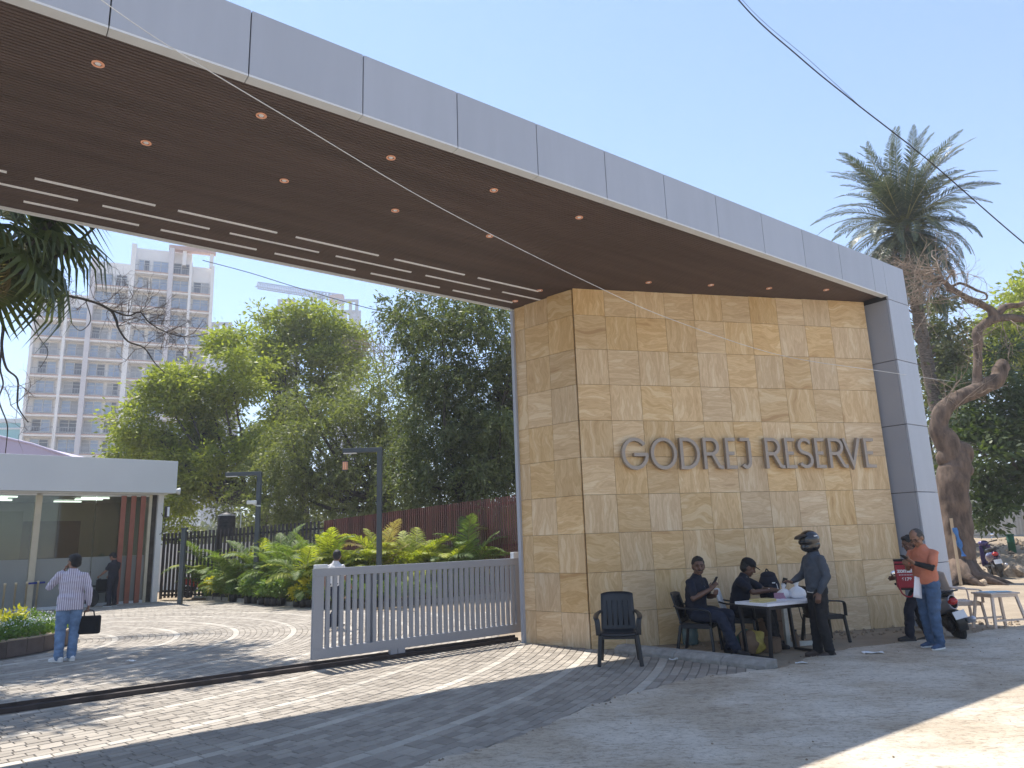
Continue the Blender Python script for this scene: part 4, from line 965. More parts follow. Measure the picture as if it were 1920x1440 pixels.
# right-hand side
bG = blobs_px([(1765, 640, 40), (1735, 690, 36), (1790, 690, 40), (1760, 740, 40), (1740, 800, 36), (1800, 740, 34), (1740, 620, 24), (1770, 700, 36), (1750, 580, 20), (1800, 660, 30), (1745, 860, 30)], 33, 2, 5)
tree('dusty dark green tree just right of the grey portal leg behind the bare twigs', Z0(at(1765, 1000, 33)), at(1765, 860, 33), bG, M['leaf_dusty'], M['bark_dark'], 30, 18, .26, .24, .12, r0=.2, limbs=8, group='trees on the right')
bH = blobs_px([(1840, 780, 46), (1890, 740, 50), (1850, 850, 50), (1905, 830, 50), (1870, 910, 40), (1820, 830, 36), (1930, 900, 50), (1830, 730, 36), (1900, 680, 46), (1840, 920, 30), (1960, 760, 60), (1800, 880, 24), (1850, 970, 16), (1860, 800, 40), (1900, 880, 40), (1930, 820, 50), (1820, 780, 30), (1880, 940, 26), (1910, 760, 40)], 28, 2, 5)
tree('big dark green tree overhanging the white corrugated fence', Z0(at(1960, 1000, 31)), at(1925, 860, 29), bH, M['leaf_dark'], M['bark_dark'], 34, 18, .26, .24, .11, r0=.26, limbs=10, group='trees on the right')
bI = blobs_px([(1880, 600, 40), (1905, 560, 34), (1860, 640, 34), (1920, 640, 40), (1850, 690, 30), (1950, 590, 50), (1830, 660, 26), (1900, 680, 40), (1915, 530, 24)], 40, 2, 5)
tree('bright leafy tree at the right edge of the photo above the dark one', Z0(at(1990, 1000, 40)), at(1940, 760, 40), bI, M['leaf_bright'], M['bark_dark'], 30, 18, .32, .30, .13, r0=.24, limbs=8, group='trees on the right')
# far tree belt closing the horizon
V = []
for k in range(70):
    a = R(-62 + 124 * k / 69); d = 150 + 40 * random.random(); V.append((d * math.sin(a), d * math.cos(a), 3.0 + 2.5 * random.random(), 4 + 2.5 * random.random()))
P, D = crown_points(V, 3.2, 10, 1.1, 'clump'); o = link('far_tree_belt', leaf_mesh('far_tree_belt', P, D, 1.5, .8, M['leaf_dusty'])); o['kind'] = 'stuff'; o['label'] = 'low belt of far trees along the horizon'

# ------------------------------------------------------------------ fronds
def frond(name, L_, arch, npair, ll, lw, m, droop=.35, vee=.5, stemr=.012, start=.12, curl=0.0):
    "pinnate frond from origin, growing along +X and arching; returns mesh with stem and leaflets"
    t = np.linspace(0, 1, 15); ang = arch[0] + (arch[1] - arch[0]) * t ** 1.2
    dx = np.cos(ang) * L_ / 14; dz = np.sin(ang) * L_ / 14; X = np.concatenate([[0], np.cumsum(dx[:-1])]); Z = np.concatenate([[0], np.cumsum(dz[:-1])])
    P = []; D = []; U = []; LN = []
    for k in range(npair):
        s = start + (1 - start) * (k + .5) / npair; x = np.interp(s, t, X); z = np.interp(s, t, Z); a = np.interp(s, t, ang)
        tx = np.array([math.cos(a), 0, math.sin(a)]); nm = np.array([-math.sin(a), 0, math.cos(a)])
        for sd in (-1, 1):
            fw = .35 + .75 * s; d = np.array([0, sd, 0]) + tx * fw + nm * vee * (.8 - .5 * s) + rng.normal(size=3) * .09 + np.array([0, 0, -droop * .5])
            P.append([x, 0, z]); D.append(d); U.append(nm + rng.normal(size=3) * .15); LN.append(ll * math.sin(PI * min(1, .16 + .84 * s) ** .8) ** .6 * rng.uniform(.88, 1.08) + .02)
    P = np.array(P); D = np.array(D); D /= np.linalg.norm(D, axis=1)[:, None]; U = np.array(U); LN = np.array(LN)
    # two segment leaflets: inner quad strip then drooping tip
    Sd = np.cross(D, U); Sd /= np.linalg.norm(Sd, axis=1)[:, None]; mid = P + D * LN[:, None] * .55; D2 = D + np.array([0, 0, -droop]); D2 /= np.linalg.norm(D2, axis=1)[:, None]; tip = mid + D2 * LN[:, None] * .45
    n = len(P); V = np.stack([P - Sd * lw * .3, P + Sd * lw * .3, mid + Sd * lw * .5, mid - Sd * lw * .5, tip], 1).reshape(-1, 3)
    F = []
    for i in range(n): b = 5 * i; F += [(b, b + 1, b + 2, b + 3), (b + 3, b + 2, b + 4)]
    mb = MB(); mb.v = [tuple(v) for v in V]; mb.f = F; nl2 = len(F)
    mb.tube([(X[i], 0, Z[i]) for i in range(0, 15, 2)], [stemr * (1 - .75 * i / 14) for i in range(0, 15, 2)], 5)
    me = mb.mesh(name, m); me.materials.append(M['rachis'])
    me.polygons.foreach_set('material_index', [0] * nl2 + [1] * (len(mb.f) - nl2))
    a = me.attributes.new('rnd', 'FLOAT', 'FACE'); a.data.foreach_set('value', np.concatenate([np.repeat(rng.random(n), 2), np.full(len(mb.f) - nl2, .5)]).astype(np.float32))
    return me
AR = {}
for key, m in (('y', M['palm_yellow']), ('g', M['palm_green']), ('d', M['palm_dry'])):
    AR[key] = [frond('frond', 1.6, (R(84), R(-18)), 36, .38, .03, m, .35, .55), frond('frond', 1.45, (R(66), R(-40)), 34, .34, .03, m, .45, .5), frond('frond', 1.7, (R(88), R(25)), 38, .38, .03, m, .25, .65)]
def areca(p, sc, label, mix, n=28):
    t = thing('areca_palm', label, 'palm', p, random.uniform(0, 6.28), 'areca palms in the bed before the fence')
    mb = MB()
    for k in range(6):
        a = random.uniform(0, 6.28); mb.tube([(.08 * math.cos(a), .08 * math.sin(a), 0), (.16 * math.cos(a), .16 * math.sin(a), .7 * sc)], [.028, .02], 6)
    mb.build('stems', M['rachis'], t)
    for k in range(n):
        a = 2.4 * k + random.uniform(-.3, .3); f = AR[random.choice(mix)][random.choice((0, 1, 2, 0)) if k < n * .7 else 1]
        link('frond', f, t, (.1 * math.cos(a), .1 * math.sin(a), random.uniform(.1, .75) * sc), (random.uniform(-.25, .25), random.uniform(-.12, .3), a), (sc * random.uniform(.75, 1.1),) * 3)
pal = [(385, 1106, 1.15, 'ggy', 'leftmost areca palm with wide arching fronds by the dark fence gate'), (430, 1112, 1.0, 'gg', 'second areca palm from the fence gate'), (478, 1110, 1.25, 'ggy', 'areca palm under the camera lamp post'), (525, 1114, 1.2, 'gg', 'deep green areca palm right of the camera lamp post'), (570, 1122, 1.1, 'ggy', 'areca palm near the left end of the sliding gate'), (620, 1118, 1.2, 'gyy', 'yellowish areca palm behind the white shirted walker'), (670, 1116, 1.15, 'yyg', 'yellow green areca palm just left of the lantern lamp post'), (715, 1114, 1.25, 'yyd', 'areca palm with browned tips at the foot of the lantern lamp post'), (775, 1112, 1.32, 'yyy', 'tallest brightest yellow areca palm rising before the rusty fence'), (830, 1110, 1.15, 'ygg', 'areca palm right of the tallest yellow one'), (880, 1106, 1.25, 'ggd', 'darker areca palm towards the stone wall'), (930, 1098, 1.5, 'ggd', 'tall dark areca palm beside the stone wall edge'), (965, 1094, 1.4, 'gdg', 'areca palm half hidden by the stone wall')]
for px, py, sc, mix, lab in pal: areca(gp(px, py + 15), sc, lab, mix)
# shrubs filling the bed between the palms
bl = []
for px, py in [(400, 1112), (450, 1112), (500, 1114), (545, 1116), (600, 1118), (650, 1118), (700, 1118), (760, 1116), (810, 1112), (860, 1110), (910, 1104), (950, 1100)]:
    q = gp(px, py + 12); bl += [(q.x, q.y + .3, .45, .5), (q.x + .3, q.y + .5, .8, .45)]
P, D = crown_points(bl, 260, 12, .12, 'clump'); o = link('bed_shrubs', leaf_mesh('bed_shrubs', P, D, .15, .06, M['palm_green'])); o['kind'] = 'stuff'; o['label'] = 'leafy low shrubs growing between the areca palms'
# kerb and soil of the bed
cv = [(365, 1123), (420, 1126), (500, 1133), (560, 1136), (620, 1139), (680, 1138), (760, 1134), (840, 1128), (920, 1120), (990, 1112)]
bp = bez([gp(*c) for c in cv], 6)
mb = MB(); mb.prism([(p.x, p.y) for p in bp] + [(3, 24.4), (-6.5, 28), (-12.5, 28.6)], -.05, .06); struct('plant_bed', mb, M['soil'])
bk = thing('bed_kerb', 'low pale kerb edging the palm bed', 'kerb', bp[0])
i = 0
while i + 2 < len(bp):
    a, b = bp[i], bp[i + 2]; mb = MB(); mb.bar(a - bp[0] + Vector((0, 0, .05)), b - bp[0] + Vector((0, 0, .05)), .12, .14); mb.build('kerb_block', M['kerb'], bk, bevel=.01); i += 2
# small plants in black grow bags
pm = MB(); pm.lathe([(.10, 0), (.135, .02), (.14, .12), (.15, .22), (.135, .24), (.12, .2)], n=12); pm = pm.mesh('grow_bag', M['pot'], True)
pl = {}
for key, m in (('g', M['palm_green']), ('y', M['leaf_yellow']), ('c', M['cover'])):
    P, D = crown_points([(0, 0, .42, .22), (.05, .05, .56, .16), (-.06, 0, .5, .17)], 420, 9, .055, 'clump'); pl[key] = leaf_mesh('leaves', P, D, .13, .055, m)
sm_ = MB()
for k in range(5): a = k * 1.3; sm_.tube([(.02 * math.cos(a), .02 * math.sin(a), .18), (.1 * math.cos(a), .1 * math.sin(a), .5)], [.008, .004], 5)
sm_ = sm_.mesh('stems', M['rachis'])
pots = [(392, 1121, 'y'), (408, 1124, 'y'), (424, 1125, 'g'), (440, 1128, 'c'), (455, 1127, 'g'), (468, 1131, 'g'), (482, 1131, 'c'), (495, 1133, 'g'), (506, 1135, 'c'), (518, 1135, 'g'), (530, 1135, 'c'), (560, 1137, 'y'), (572, 1138, 'c'), (584, 1138, 'y'), (598, 1139, 'g'), (614, 1141, 'c'), (640, 1141, 'g'), (668, 1140, 'c'), (700, 1139, 'g'), (735, 1138, 'c'), (770, 1135, 'g'), (810, 1132, 'c')]
for i, (px, py, k) in enumerate(pots):
    od = ['first', 'second', 'third', 'fourth', 'fifth', 'sixth', 'seventh', 'eighth', 'ninth'][sum(1 for q in pots[:i] if q[2] == k)]
    t = thing('potted_plant', od + {'y': ' yellow leaved plant from the left in the row of black grow bags', 'g': ' deep green plant from the left in the row of black grow bags', 'c': ' pale green plant from the left in the row of black grow bags'}[k], 'potted plant', gp(px, py) + Vector((0, -.15, 0)), random.uniform(0, 6), {'y': 'yellow potted plants', 'g': 'deep green potted plants', 'c': 'pale green potted plants'}[k])
    link('grow_bag', pm, t, None, None, (1, 1, random.uniform(.9, 1.1))); link('stems', sm_, t); link('leaves', pl[k], t, None, None, (random.uniform(.9, 1.35),) * 3)

# ------------------------------------------------------------------ planter island
IC = Vector((-11.75, 14.85, 0)); IR = 2.55
isl = thing('round_planter', 'low round kerbed planter island of flowers at the left edge', 'planter', IC)
mb = MB(); mb.lathe([(IR - .12, 0), (IR - .12, .25), (.02, .30)], n=48); mb.build('soil', M['soil'], isl, True)
kb = MB(); n_ = 40; da = 2 * PI / n_
def wedge(r0, r1, z0_, z1_, a0, a1):
    return [(r0 * math.cos(a0), r0 * math.sin(a0), z0_), (r1 * math.cos(a0), r1 * math.sin(a0), z0_), (r1 * math.cos(a1), r1 * math.sin(a1), z0_), (r0 * math.cos(a1), r0 * math.sin(a1), z0_),
            (r0 * math.cos(a0), r0 * math.sin(a0), z1_), (r1 * math.cos(a0), r1 * math.sin(a0), z1_), (r1 * math.cos(a1), r1 * math.sin(a1), z1_), (r0 * math.cos(a1), r0 * math.sin(a1), z1_)]
kb.add(wedge(IR - .12, IR, 0, .28, -da / 2 + .002, da / 2 - .002), [(0, 3, 2, 1), (4, 5, 6, 7), (0, 1, 5, 4), (1, 2, 6, 5), (2, 3, 7, 6), (3, 0, 4, 7)])
km = kb.mesh('kerb_block', mat('brown_kerb_cladding', (.13, .10, .085), .7, 0, .15, 5, rnd=.12))
kt = MB(); kt.add(wedge(IR - .20, IR - .02, .28, .305, -da / 2 + .004, da / 2 - .004), [(0, 3, 2, 1), (4, 5, 6, 7), (0, 1, 5, 4), (1, 2, 6, 5), (2, 3, 7, 6), (3, 0, 4, 7)])
ktm = kt.mesh('coping', mat('tan_coping', (.42, .33, .23), .85, 0, .15, 6, rnd=.15))
for i in range(n_): link('kerb_block', km, isl, None, (0, 0, i * da)); link('coping', ktm, isl, (0, 0, random.uniform(-.004, .006)), (0, 0, i * da))
def scatter(n, r0, r1, a0, a1):
    r = np.sqrt(r0 ** 2 + (r1 ** 2 - r0 ** 2) * rng.random(n)); a = R(a0) + (R(a1) - R(a0)) * rng.random(n); return np.stack([IC.x + r * np.cos(a), IC.y + r * np.sin(a), np.zeros(n)], 1)
def cover(name, n, r0, r1, z0_, zh, ln, wd, m, label):
    P = scatter(n, r0, r1, -180, 180); hn = np.array([mnoise.noise((p[0] * 2.2, p[1] * 2.2, 1)) for p in P]); P[:, 2] = z0_ + zh * rng.random(n) * (.7 + .6 * hn); D = rng.normal(size=(n, 3)) * .7 + np.array([0, 0, .6])
    o = link(name, leaf_mesh(name, P, D, ln, wd, m)); o['kind'] = 'stuff'; o['label'] = label
cover('ground_cover', 14000, .9, IR - .05, .27, .34, .09, .045, M['cover'], 'low green ground cover filling the round planter')
cover('white_flowers', 2600, 1.2, IR - .08, .45, .20, .035, .035, M['flower_white'], 'tiny white flowers sprinkled over the planter')
cover('yellow_foliage', 3500, .1, 1.7, .36, .42, .12, .05, M['leaf_yellow'], 'yellow leaved plants in the middle of the planter')

# ------------------------------------------------------------------ fan palm (top left)
FPb = Vector((-11.9, 15.6, 0)); fp = thing('fan_palm', 'dark fan palm with a hanging skirt of blades at the upper left', 'palm', FPb)
mb = MB(); mb.tube(bez([(0, 0, 0), (-.1, .05, 4), (.0, 0, 8.6)], 8), lerp_list([.24, .19, .2], 8), 12); mb.build('trunk', M['palm_bark'], fp, True)
def fan(m, rad=1.25, n=36, spread_=R(150), drp=.5):
    P = []; F = []; A = []
    for k in range(n):
        a = -spread_ + 2 * spread_ * k / (n - 1) ; L_ = rad * (1 - .18 * abs(a) / spread_) * random.uniform(.92, 1.04); u = np.array([math.cos(a), math.sin(a), 0]); s_ = np.array([-math.sin(a), math.cos(a), 0]); hw = rad * spread_ / n * .62
        z1 = (.02 if k % 2 else -.02); b = len(P)
        P += [np.zeros(3), u * L_ * .55 + s_ * hw * .9 + [0, 0, -.06 * rad + z1], u * L_ * .55 - s_ * hw * .9 + [0, 0, -.06 * rad - z1], u * L_ * .8 + s_ * hw * .55 + [0, 0, -drp * .35 * rad], u * L_ * .8 - s_ * hw * .55 + [0, 0, -drp * .35 * rad], u * L_ * (1 - .15 * drp) + [0, 0, -drp * rad * random.uniform(.7, 1.1)]]
        F += [(b, b + 1, b + 2), (b + 1, b + 3, b + 4, b + 2), (b + 3, b + 5, b + 4)]; v = random.random(); A += [v] * 3
    mb = MB(); mb.v = [tuple(p) for p in P]; mb.f = F; nf = len(F); mb.tube([(-.95, 0, .25), (-.5, 0, .05), (0, 0, 0)], [.022, .018, .012], 5)
    me = mb.mesh('fan_leaf', m); me.materials.append(M['rachis']); me.polygons.foreach_set('material_index', [0] * nf + [1] * (len(mb.f) - nf))
    a = me.attributes.new('rnd', 'FLOAT', 'FACE'); a.data.foreach_set('value', np.array(A + [.4] * (len(mb.f) - nf), dtype=np.float32)); return me
fans = [fan(M['fan'], 1.7, 34, R(125), .3), fan(M['fan'], 1.6, 32, R(115), .55), fan(M['fan'], 1.8, 36, R(135), .8)]; dry = [fan(M['fan_dry'], 1.15, 26, R(70), .5)]
crown_z = 9.25
for k in range(15):
    a = 2.4 * k; el = R(50) - R(90) * (k / 14.)
    lf = fans[k % 3]; L_ = .95
    d = Vector((math.cos(a) * math.cos(el), math.sin(a) * math.cos(el), math.sin(el)))
    link('fan_leaf', lf, fp, d * 1.15 + Vector((0, 0, crown_z)), (random.uniform(-.3, .3), -el + (.25 if k > 10 else 0), a), (random.uniform(.9, 1.12),) * 3)
for k in range(2):
    a = 2.4 * k + .7; el = R(-78); d = Vector((math.cos(a) * .35, math.sin(a) * .35, -.75 - .12 * (k % 4)))
    link('fan_leaf', dry[0], fp, d + Vector((0, 0, crown_z)), (0, R(78), a), (random.uniform(.8, 1.1),) * 3)

# ------------------------------------------------------------------ second fan palm and rain tree whose crowns spread above the canopy's back edge
ov = []
for x, y, z, r in ((-9.3, 16.4, 11.3, 1.5), (-7.6, 15.4, 11.7, 1.5), (-10.8, 14.6, 11.1, 1.6), (-8.8, 12.6, 11.5, 1.5), (-9.8, 13.2, 12.1, 1.2), (-9.9, 17.6, 12.1, 1.2), (-11.5, 12.4, 11.7, 1.4), (-12, 17.5, 11.3, 1.6), (-9.0, 18.0, 12.5, 1.2)):
    for k in range(3): o_ = unit_rand(1)[0]; ov.append((x + o_[0] * r * .5, y + o_[1] * r * .5, z + o_[2] * r * .25, r * .62))
tree('tall leafy tree behind the planter spreading over the canopy back edge', (-14.6, 16.8, 0), (-13.2, 16.6, 8.6), ov, M['leaf_mid'], M['bark_dark'], 40, 16, .24, .22, .10, r0=.13, limbs=9, group='trees by the driveway')

# ------------------------------------------------------------------ date palm (right)
DB = at(1812, 1015, 31); DB.z = mound_z(DB.x, 31); ctop = at(1695, 425, 30.5) - DB
dp = thing('date_palm', 'tall date palm with a full round crown above the portal leg', 'palm', DB)
path = bez([(0, 0, -.3), (ctop.x * .25 - .1, 0, ctop.z * .33), (ctop.x * .6, 0, ctop.z * .68), ctop], 14)
mb = MB(); rr_ = [.29 + .025 * (k % 2) - .08 * k / len(path) for k in range(len(path))]; mb.tube(path, rr_, 14); mb.build('trunk', M['palm_bark'], dp, True)
mb = MB()
for k in range(150):
    s = random.uniform(.55, 1); q = path[min(len(path) - 1, int(s * (len(path) - 1)))]; a = 2.4 * k; d = Vector((math.cos(a), math.sin(a), 0)); mb.bar(q + d * .22, q + d * .40 + Vector((0, 0, .18)), .07, .03)
o = mb.build('leaf_bases', M['palm_bark'], dp); o['kind'] = 'stuff'
dfr = [frond('date_frond', 4.2, (R(76), R(18)), 62, .50, .035, M['date'], .12, .55, .03, .1), frond('date_frond', 3.9, (R(46), R(-32)), 62, .50, .035, M['date'], .15, .5, .03, .1), frond('date_frond', 3.4, (R(8), R(-78)), 60, .48, .035, M['date'], .2, .4, .03, .1), frond('date_frond', 3.3, (R(-25), R(-88)), 58, .46, .035, M['date'], .2, .35, .03, .1)]
for k in range(124):
    a = 2.3999 * k; s = k / 123.; ty = 0 if s < .26 else (1 if s < .52 else (2 if s < .72 else 3))
    link('date_frond', dfr[ty], dp, ctop + Vector((.18 * math.cos(a), .18 * math.sin(a), .35 - .8 * s)), (random.uniform(-.5, .5), random.uniform(-.12, .12) - (.18 if ty == 0 and k % 3 == 0 else 0), a), (random.uniform(.86, 1.05),) * 3)

for k in range(30):
    a = 2.3999 * k + .6; link('date_frond', dfr[3], dp, path[-2 - (k % 7)] + Vector((.22 * math.cos(a), .22 * math.sin(a), -.2)), (random.uniform(-.4, .4), random.uniform(.1, .4), a), (random.uniform(.8, .95),) * 3)

# ------------------------------------------------------------------ gnarled pollarded tree and bare twigs
GY = 23.0
def gpt(px, py, dy=0): return at(px, py, GY + dy)
gb = gp(1800, 1092); GY = gb.y
gb = Z0(gpt(1800, 1092))
def lump(mb, a=.075):
    for i, v in enumerate(mb.v):
        p = Vector(v); q = p + gb; n_ = mnoise.noise_vector(q * 2.3) * a + mnoise.noise_vector(q * 6.5) * a * .45; mb.v[i] = tuple(p + n_)
gt = thing('gnarled_tree', 'thick gnarled brown tree with lopped limbs beside the portal leg', 'tree', gb)
def rel(lst): return [gpt(*p) - gb for p in lst]
def wob(path, k): return [p + Vector((mnoise.noise(p * 1.3) * k, mnoise.noise(p * 1.1 + Vector((5, 5, 5))) * k, 0)) for p in path]
px1 = FOC / GY
mb = MB(); pth = bez(rel([(1802, 1125), (1798, 1070), (1794, 1000), (1788, 930), (1788, 880), (1796, 850)]), 8)
mb.tube(wob(pth, .1), [(r_ / px1) for r_ in lerp_list([44, 31, 27, 26, 27, 20], 8)], 26); mb.ball(rel([(1800, 850)])[0], .40, 20, 14); mb.ball(rel([(1776, 858)])[0], .33, 18, 12); mb.ball(rel([(1787, 900)])[0], .36, 18, 12); mb.ball(rel([(1806, 880)])[0], .3, 16, 10); lump(mb); mb.build('trunk', M['bark'], gt, True)
mb = MB()
for lst, rs in (([(1790, 870), (1775, 830), (1762, 800), (1772, 765), (1800, 745), (1840, 728), (1868, 712), (1876, 690), (1884, 682)], [23, 20, 17, 15, 15, 14, 13, 14, 12]),
                ([(1832, 735), (1834, 700), (1833, 650), (1832, 622), (1850, 606), (1880, 596), (1930, 600)], [10, 8.5, 8, 8.5, 7.5, 7, 6]),
                ([(1868, 604), (1862, 590), (1850, 578), (1820, 562), (1795, 548), (1775, 530), (1762, 520)], [11, 9, 7, 6.5, 6, 5, 4]),
                ([(1868, 590), (1885, 576), (1910, 572), (1935, 560)], [7, 6, 5, 4]),
                ([(1780, 545), (1800, 530), (1830, 545), (1850, 550), (1850, 562), (1830, 565)], [3, 2.5, 2.5, 2, 1.6, 1.2])):
    pth = bez(rel(lst), 6); mb.tube(wob(pth, .06), [r_ / px1 for r_ in lerp_list(rs, 6)], 16)
lump(mb, .05)
mb.build('limbs', M['bark'], gt, True)
mb = MB()
for a in range(11):
    th = a * .57; e = Vector((math.cos(th), math.sin(th), 0)); L_ = random.uniform(1.0, 1.9); mb.tube(wob([e * .3 + Vector((0, 0, .6)), e * .62 + Vector((0, 0, .2)), e * L_ + Vector((0, 0, -.06))], .15), [.26, .17, .05], 8)
mb.build('roots', M['bark'], gt, True)
def twigs(mb, p, d, L_, r, depth):
    n = 4; pts = [p]; q = p.copy(); d = d.normalized()
    for i in range(n):
        d = (d + Vector(rng.normal(size=3)) * .26).normalized(); q = q + d * L_ / n; pts.append(q.copy())
    mb.tube(pts, [r * (1 - .6 * i / n) for i in range(n + 1)], 5 if r > .012 else 4, False)
    if depth:
        for i in range(1, n + 1):
            for _ in range(2 if depth > 1 else 1):
                if random.random() < .75: twigs(mb, pts[i], d + Vector(rng.normal(size=3)) * .8, L_ * random.uniform(.45, .75), r * .5, depth - 1)
mb = MB()
s = rel([(1762, 520)])[0]
for k in range(16): twigs(mb, s + Vector(rng.normal(size=3)) * .12, Vector((-1 + .9 * random.random(), rng.normal() * .4, rng.normal() * .6)), random.uniform(1.1, 2.0), .028, 2)
for pxy in ((1800, 552), (1835, 570), (1880, 598), (1840, 640), (1775, 770), (1810, 745)):
    s = rel([pxy])[0]
    for k in range(3): twigs(mb, s, Vector(rng.normal(size=3)) + Vector((-.3, 0, .1)), random.uniform(.9, 1.8), .018, 2)
o = mb.build('twigs', M['bark_dry'], gt)
mb = MB(); mb.bar(gpt(1785, 975, -.6) - gb, gpt(1800, 1062, -1.0) - gb, .07, .03)
pk = Z0(gpt(1797, 1066, -1.0)); t = thing('leaning_plank', 'weathered wooden plank leaning on the gnarled trunk', 'plank', pk)
mb = MB(); mb.bar((0, 0, 0), gpt(1783, 972, -.5) - pk, .09, .035); mb.build('board', M['wood'], t)
bt = gpt(1795, 1020, -.68); t = thing('blue_rag', 'strip of blue cloth hung on the gnarled trunk', 'cloth', bt)
mb = MB(); vs = []
for k in range(9):
    z = .5 - .11 * k; w_ = .07 + .03 * math.sin(k * 1.7); vs += [(-w_ + .02 * k, -.02 * math.sin(k), z), (w_ + .015 * k, .03 * math.sin(k * 1.3), z), (-w_ + .02 * k, .02 - .02 * math.sin(k), z), (w_ + .015 * k, .02 + .03 * math.sin(k * 1.3), z)]
fs = []
for k in range(8): b = 4 * k; fs += [(b, b + 1, b + 5, b + 4), (b + 2, b + 6, b + 7, b + 3), (b, b + 4, b + 6, b + 2), (b + 1, b + 3, b + 7, b + 5)]
mb.add(vs, fs); mb.build('cloth', M['bluetarp'], t, True)
# bare tree on the left behind the canopy
BT = Vector((-15.2, 19.5, 0)); LY = 19.5
bt_ = thing('bare_tree', 'leafless tree with thin winding twigs in front of the cream tower', 'tree', BT)
def rl(lst, Y=LY): return [at(px, py, Y) - BT for px, py in lst]
mb = MB(); mb.tube(bez([Vector((0, 0, -.1)), Vector((.2, 0, 4)), rl([(-30, 560)])[0]], 6), lerp_list([.2, .16, .1], 6), 9); mb.build('trunk', M['bark_dark'], bt_, True)
mb = MB(); k_ = LY / FOC
for lst, rs in (([(-30, 560), (40, 545), (110, 552), (165, 563), (205, 580), (218, 600), (222, 615), (240, 640), (270, 652), (290, 680), (310, 700)], [5, 4.5, 4, 4, 4, 4, 3, 2.6, 2.2, 1.6, 1]),
                ([(205, 580), (240, 592), (262, 585), (280, 605), (310, 622), (350, 632), (390, 625)], [3, 2.5, 2.2, 2, 1.6, 1.2, .8]),
                ([(-30, 560), (4, 600), (3, 650), (12, 690), (33, 712), (33, 760), (53, 792)], [5, 4.5, 4, 3.2, 2.6, 2.2, 1.4]),
                ([(3, 650), (0, 690), (6, 720), (-2, 750), (12, 790), (14, 810), (10, 850)], [3, 2.6, 2.2, 2, 1.8, 1.4, 1]),
                ([(160, 562), (170, 600), (150, 620), (130, 600)], [1.6, 1.4, 1.1, .8]), ([(40, 545), (60, 590), (72, 630), (90, 660), (75, 690)], [2, 1.6, 1.3, 1.1, .8])):
    mb.tube(bez(rl(lst), 5), [max(.005, r_ * k_ * .68) for r_ in lerp_list(rs, 5)], 7)
mb.build('branches', M['bark_dark'], bt_, True)
mb = MB()
for pxy in [(110, 552), (165, 563), (205, 580), (222, 612), (240, 590), (262, 586), (280, 604), (310, 622), (270, 652), (345, 632), (60, 590), (33, 720), (20, 760), (230, 600), (190, 570)]:
    for k in range(3): twigs(mb, rl([pxy])[0], Vector((rng.normal() * .8 + .5, rng.normal() * .5, rng.normal() * .6)), random.uniform(.5, 1.3), .011, 2)
mb.build('twigs', M['bark'], bt_)
# leafless saplings showing above the feathery trees
t = thing('bare_sapling', 'pale leafless branches rising between the feathery trees', 'tree', Z0(at(712, 1000, 40)))
mb = MB()
for k in range(9): twigs(mb, at(705 + k * 3, 700, 40) - t.location, Vector((rng.normal() * .35, .1, 1)), random.uniform(1.6, 3.0), .035, 2)
mb.tube([Vector((0, 0, 0)), at(712, 705, 40) - t.location], [.14, .07], 7); mb.build('branches', M['bark_dry'], t)

# ------------------------------------------------------------------ plastic armchairs
def grid(fn, nu, nv, name, m, parent, thick=.02, smooth=True):
    vs = [fn(i / nu, j / nv) for j in range(nv + 1) for i in range(nu + 1)]
    fs = [(j * (nu + 1) + i, j * (nu + 1) + i + 1, (j + 1) * (nu + 1) + i + 1, (j + 1) * (nu + 1) + i) for j in range(nv) for i in range(nu)]
    mb = MB(); mb.add(vs, fs); o = mb.build(name, m, parent, smooth)
    s = o.modifiers.new('solid', 'SOLIDIFY'); s.thickness = thick; s.offset = 0; return o
def armchair(name, label, loc, rz, m, mback=None, H=.92, group='plastic armchairs'):
    t = thing(name, label, 'chair', loc, rz, group); mback = mback or m
    grid(lambda u, v: ((u - .5) * (.48 - .05 * (1 - v)), -.22 + .46 * v, .43 + .02 * (abs(u - .5) * 2) ** 2 - .02 * math.sin(PI * v) - (.03 * max(0, v - .85) / .15)), 10, 8, 'seat', m, t, .024)
    mb = MB(); mb.box((0, .225, .395), (.44, .022, .07)); mb.box((0, -.2, .395), (.40, .02, .06)); mb.box((.225, .01, .395), (.02, .42, .06)); mb.box((-.225, .01, .395), (.02, .42, .06)); mb.build('apron', m, t, bevel=.006)
    def bk(u, v):
        wd = .46 - .03 * v + (.10 * max(0, .38 - v) / .38 if False else 0)
        return ((u - .5) * wd, -.21 - .13 * v - .05 * math.cos((u - .5) * PI) + .03, .40 + (H - .40) * v - .025 * (abs(u - .5) * 2) ** 4 * v)
    b = grid(bk, 12, 10, 'backrest', mback, t, .022)
    for k in range(5):
        x = (k - 2) * .07; mb = MB(); mb.tube([(x, -.185 - .05 * math.cos(x / .46 * PI), .5), (x, -.24 - .05 * math.cos(x / .46 * PI), .72), (x, -.272 - .05 * math.cos(x / .46 * PI), .84)], .009, 5); mb.build('rib', mback, b, True)
    for s in (-1, 1):
        mb = MB(); mb.tube(bez([(s * .225, -.27, .70), (s * .27, -.16, .675), (s * .285, .05, .66), (s * .282, .2, .645), (s * .265, .255, .60), (s * .255, .262, .42)], 5), [(.035, .014)] * 26, 8, side=(1, 0, 0)); mb.build('armrest', m, t, True)
        for y, yy, x in ((.24, .27, .235), (-.20, -.27, .215)):
            mb = MB(); mb.bar((s * x, y, .42), (s * (x + .035), yy, 0), .052, .04, (0, 1, 0)); mb.build('leg', m, t, bevel=.01)
    return t

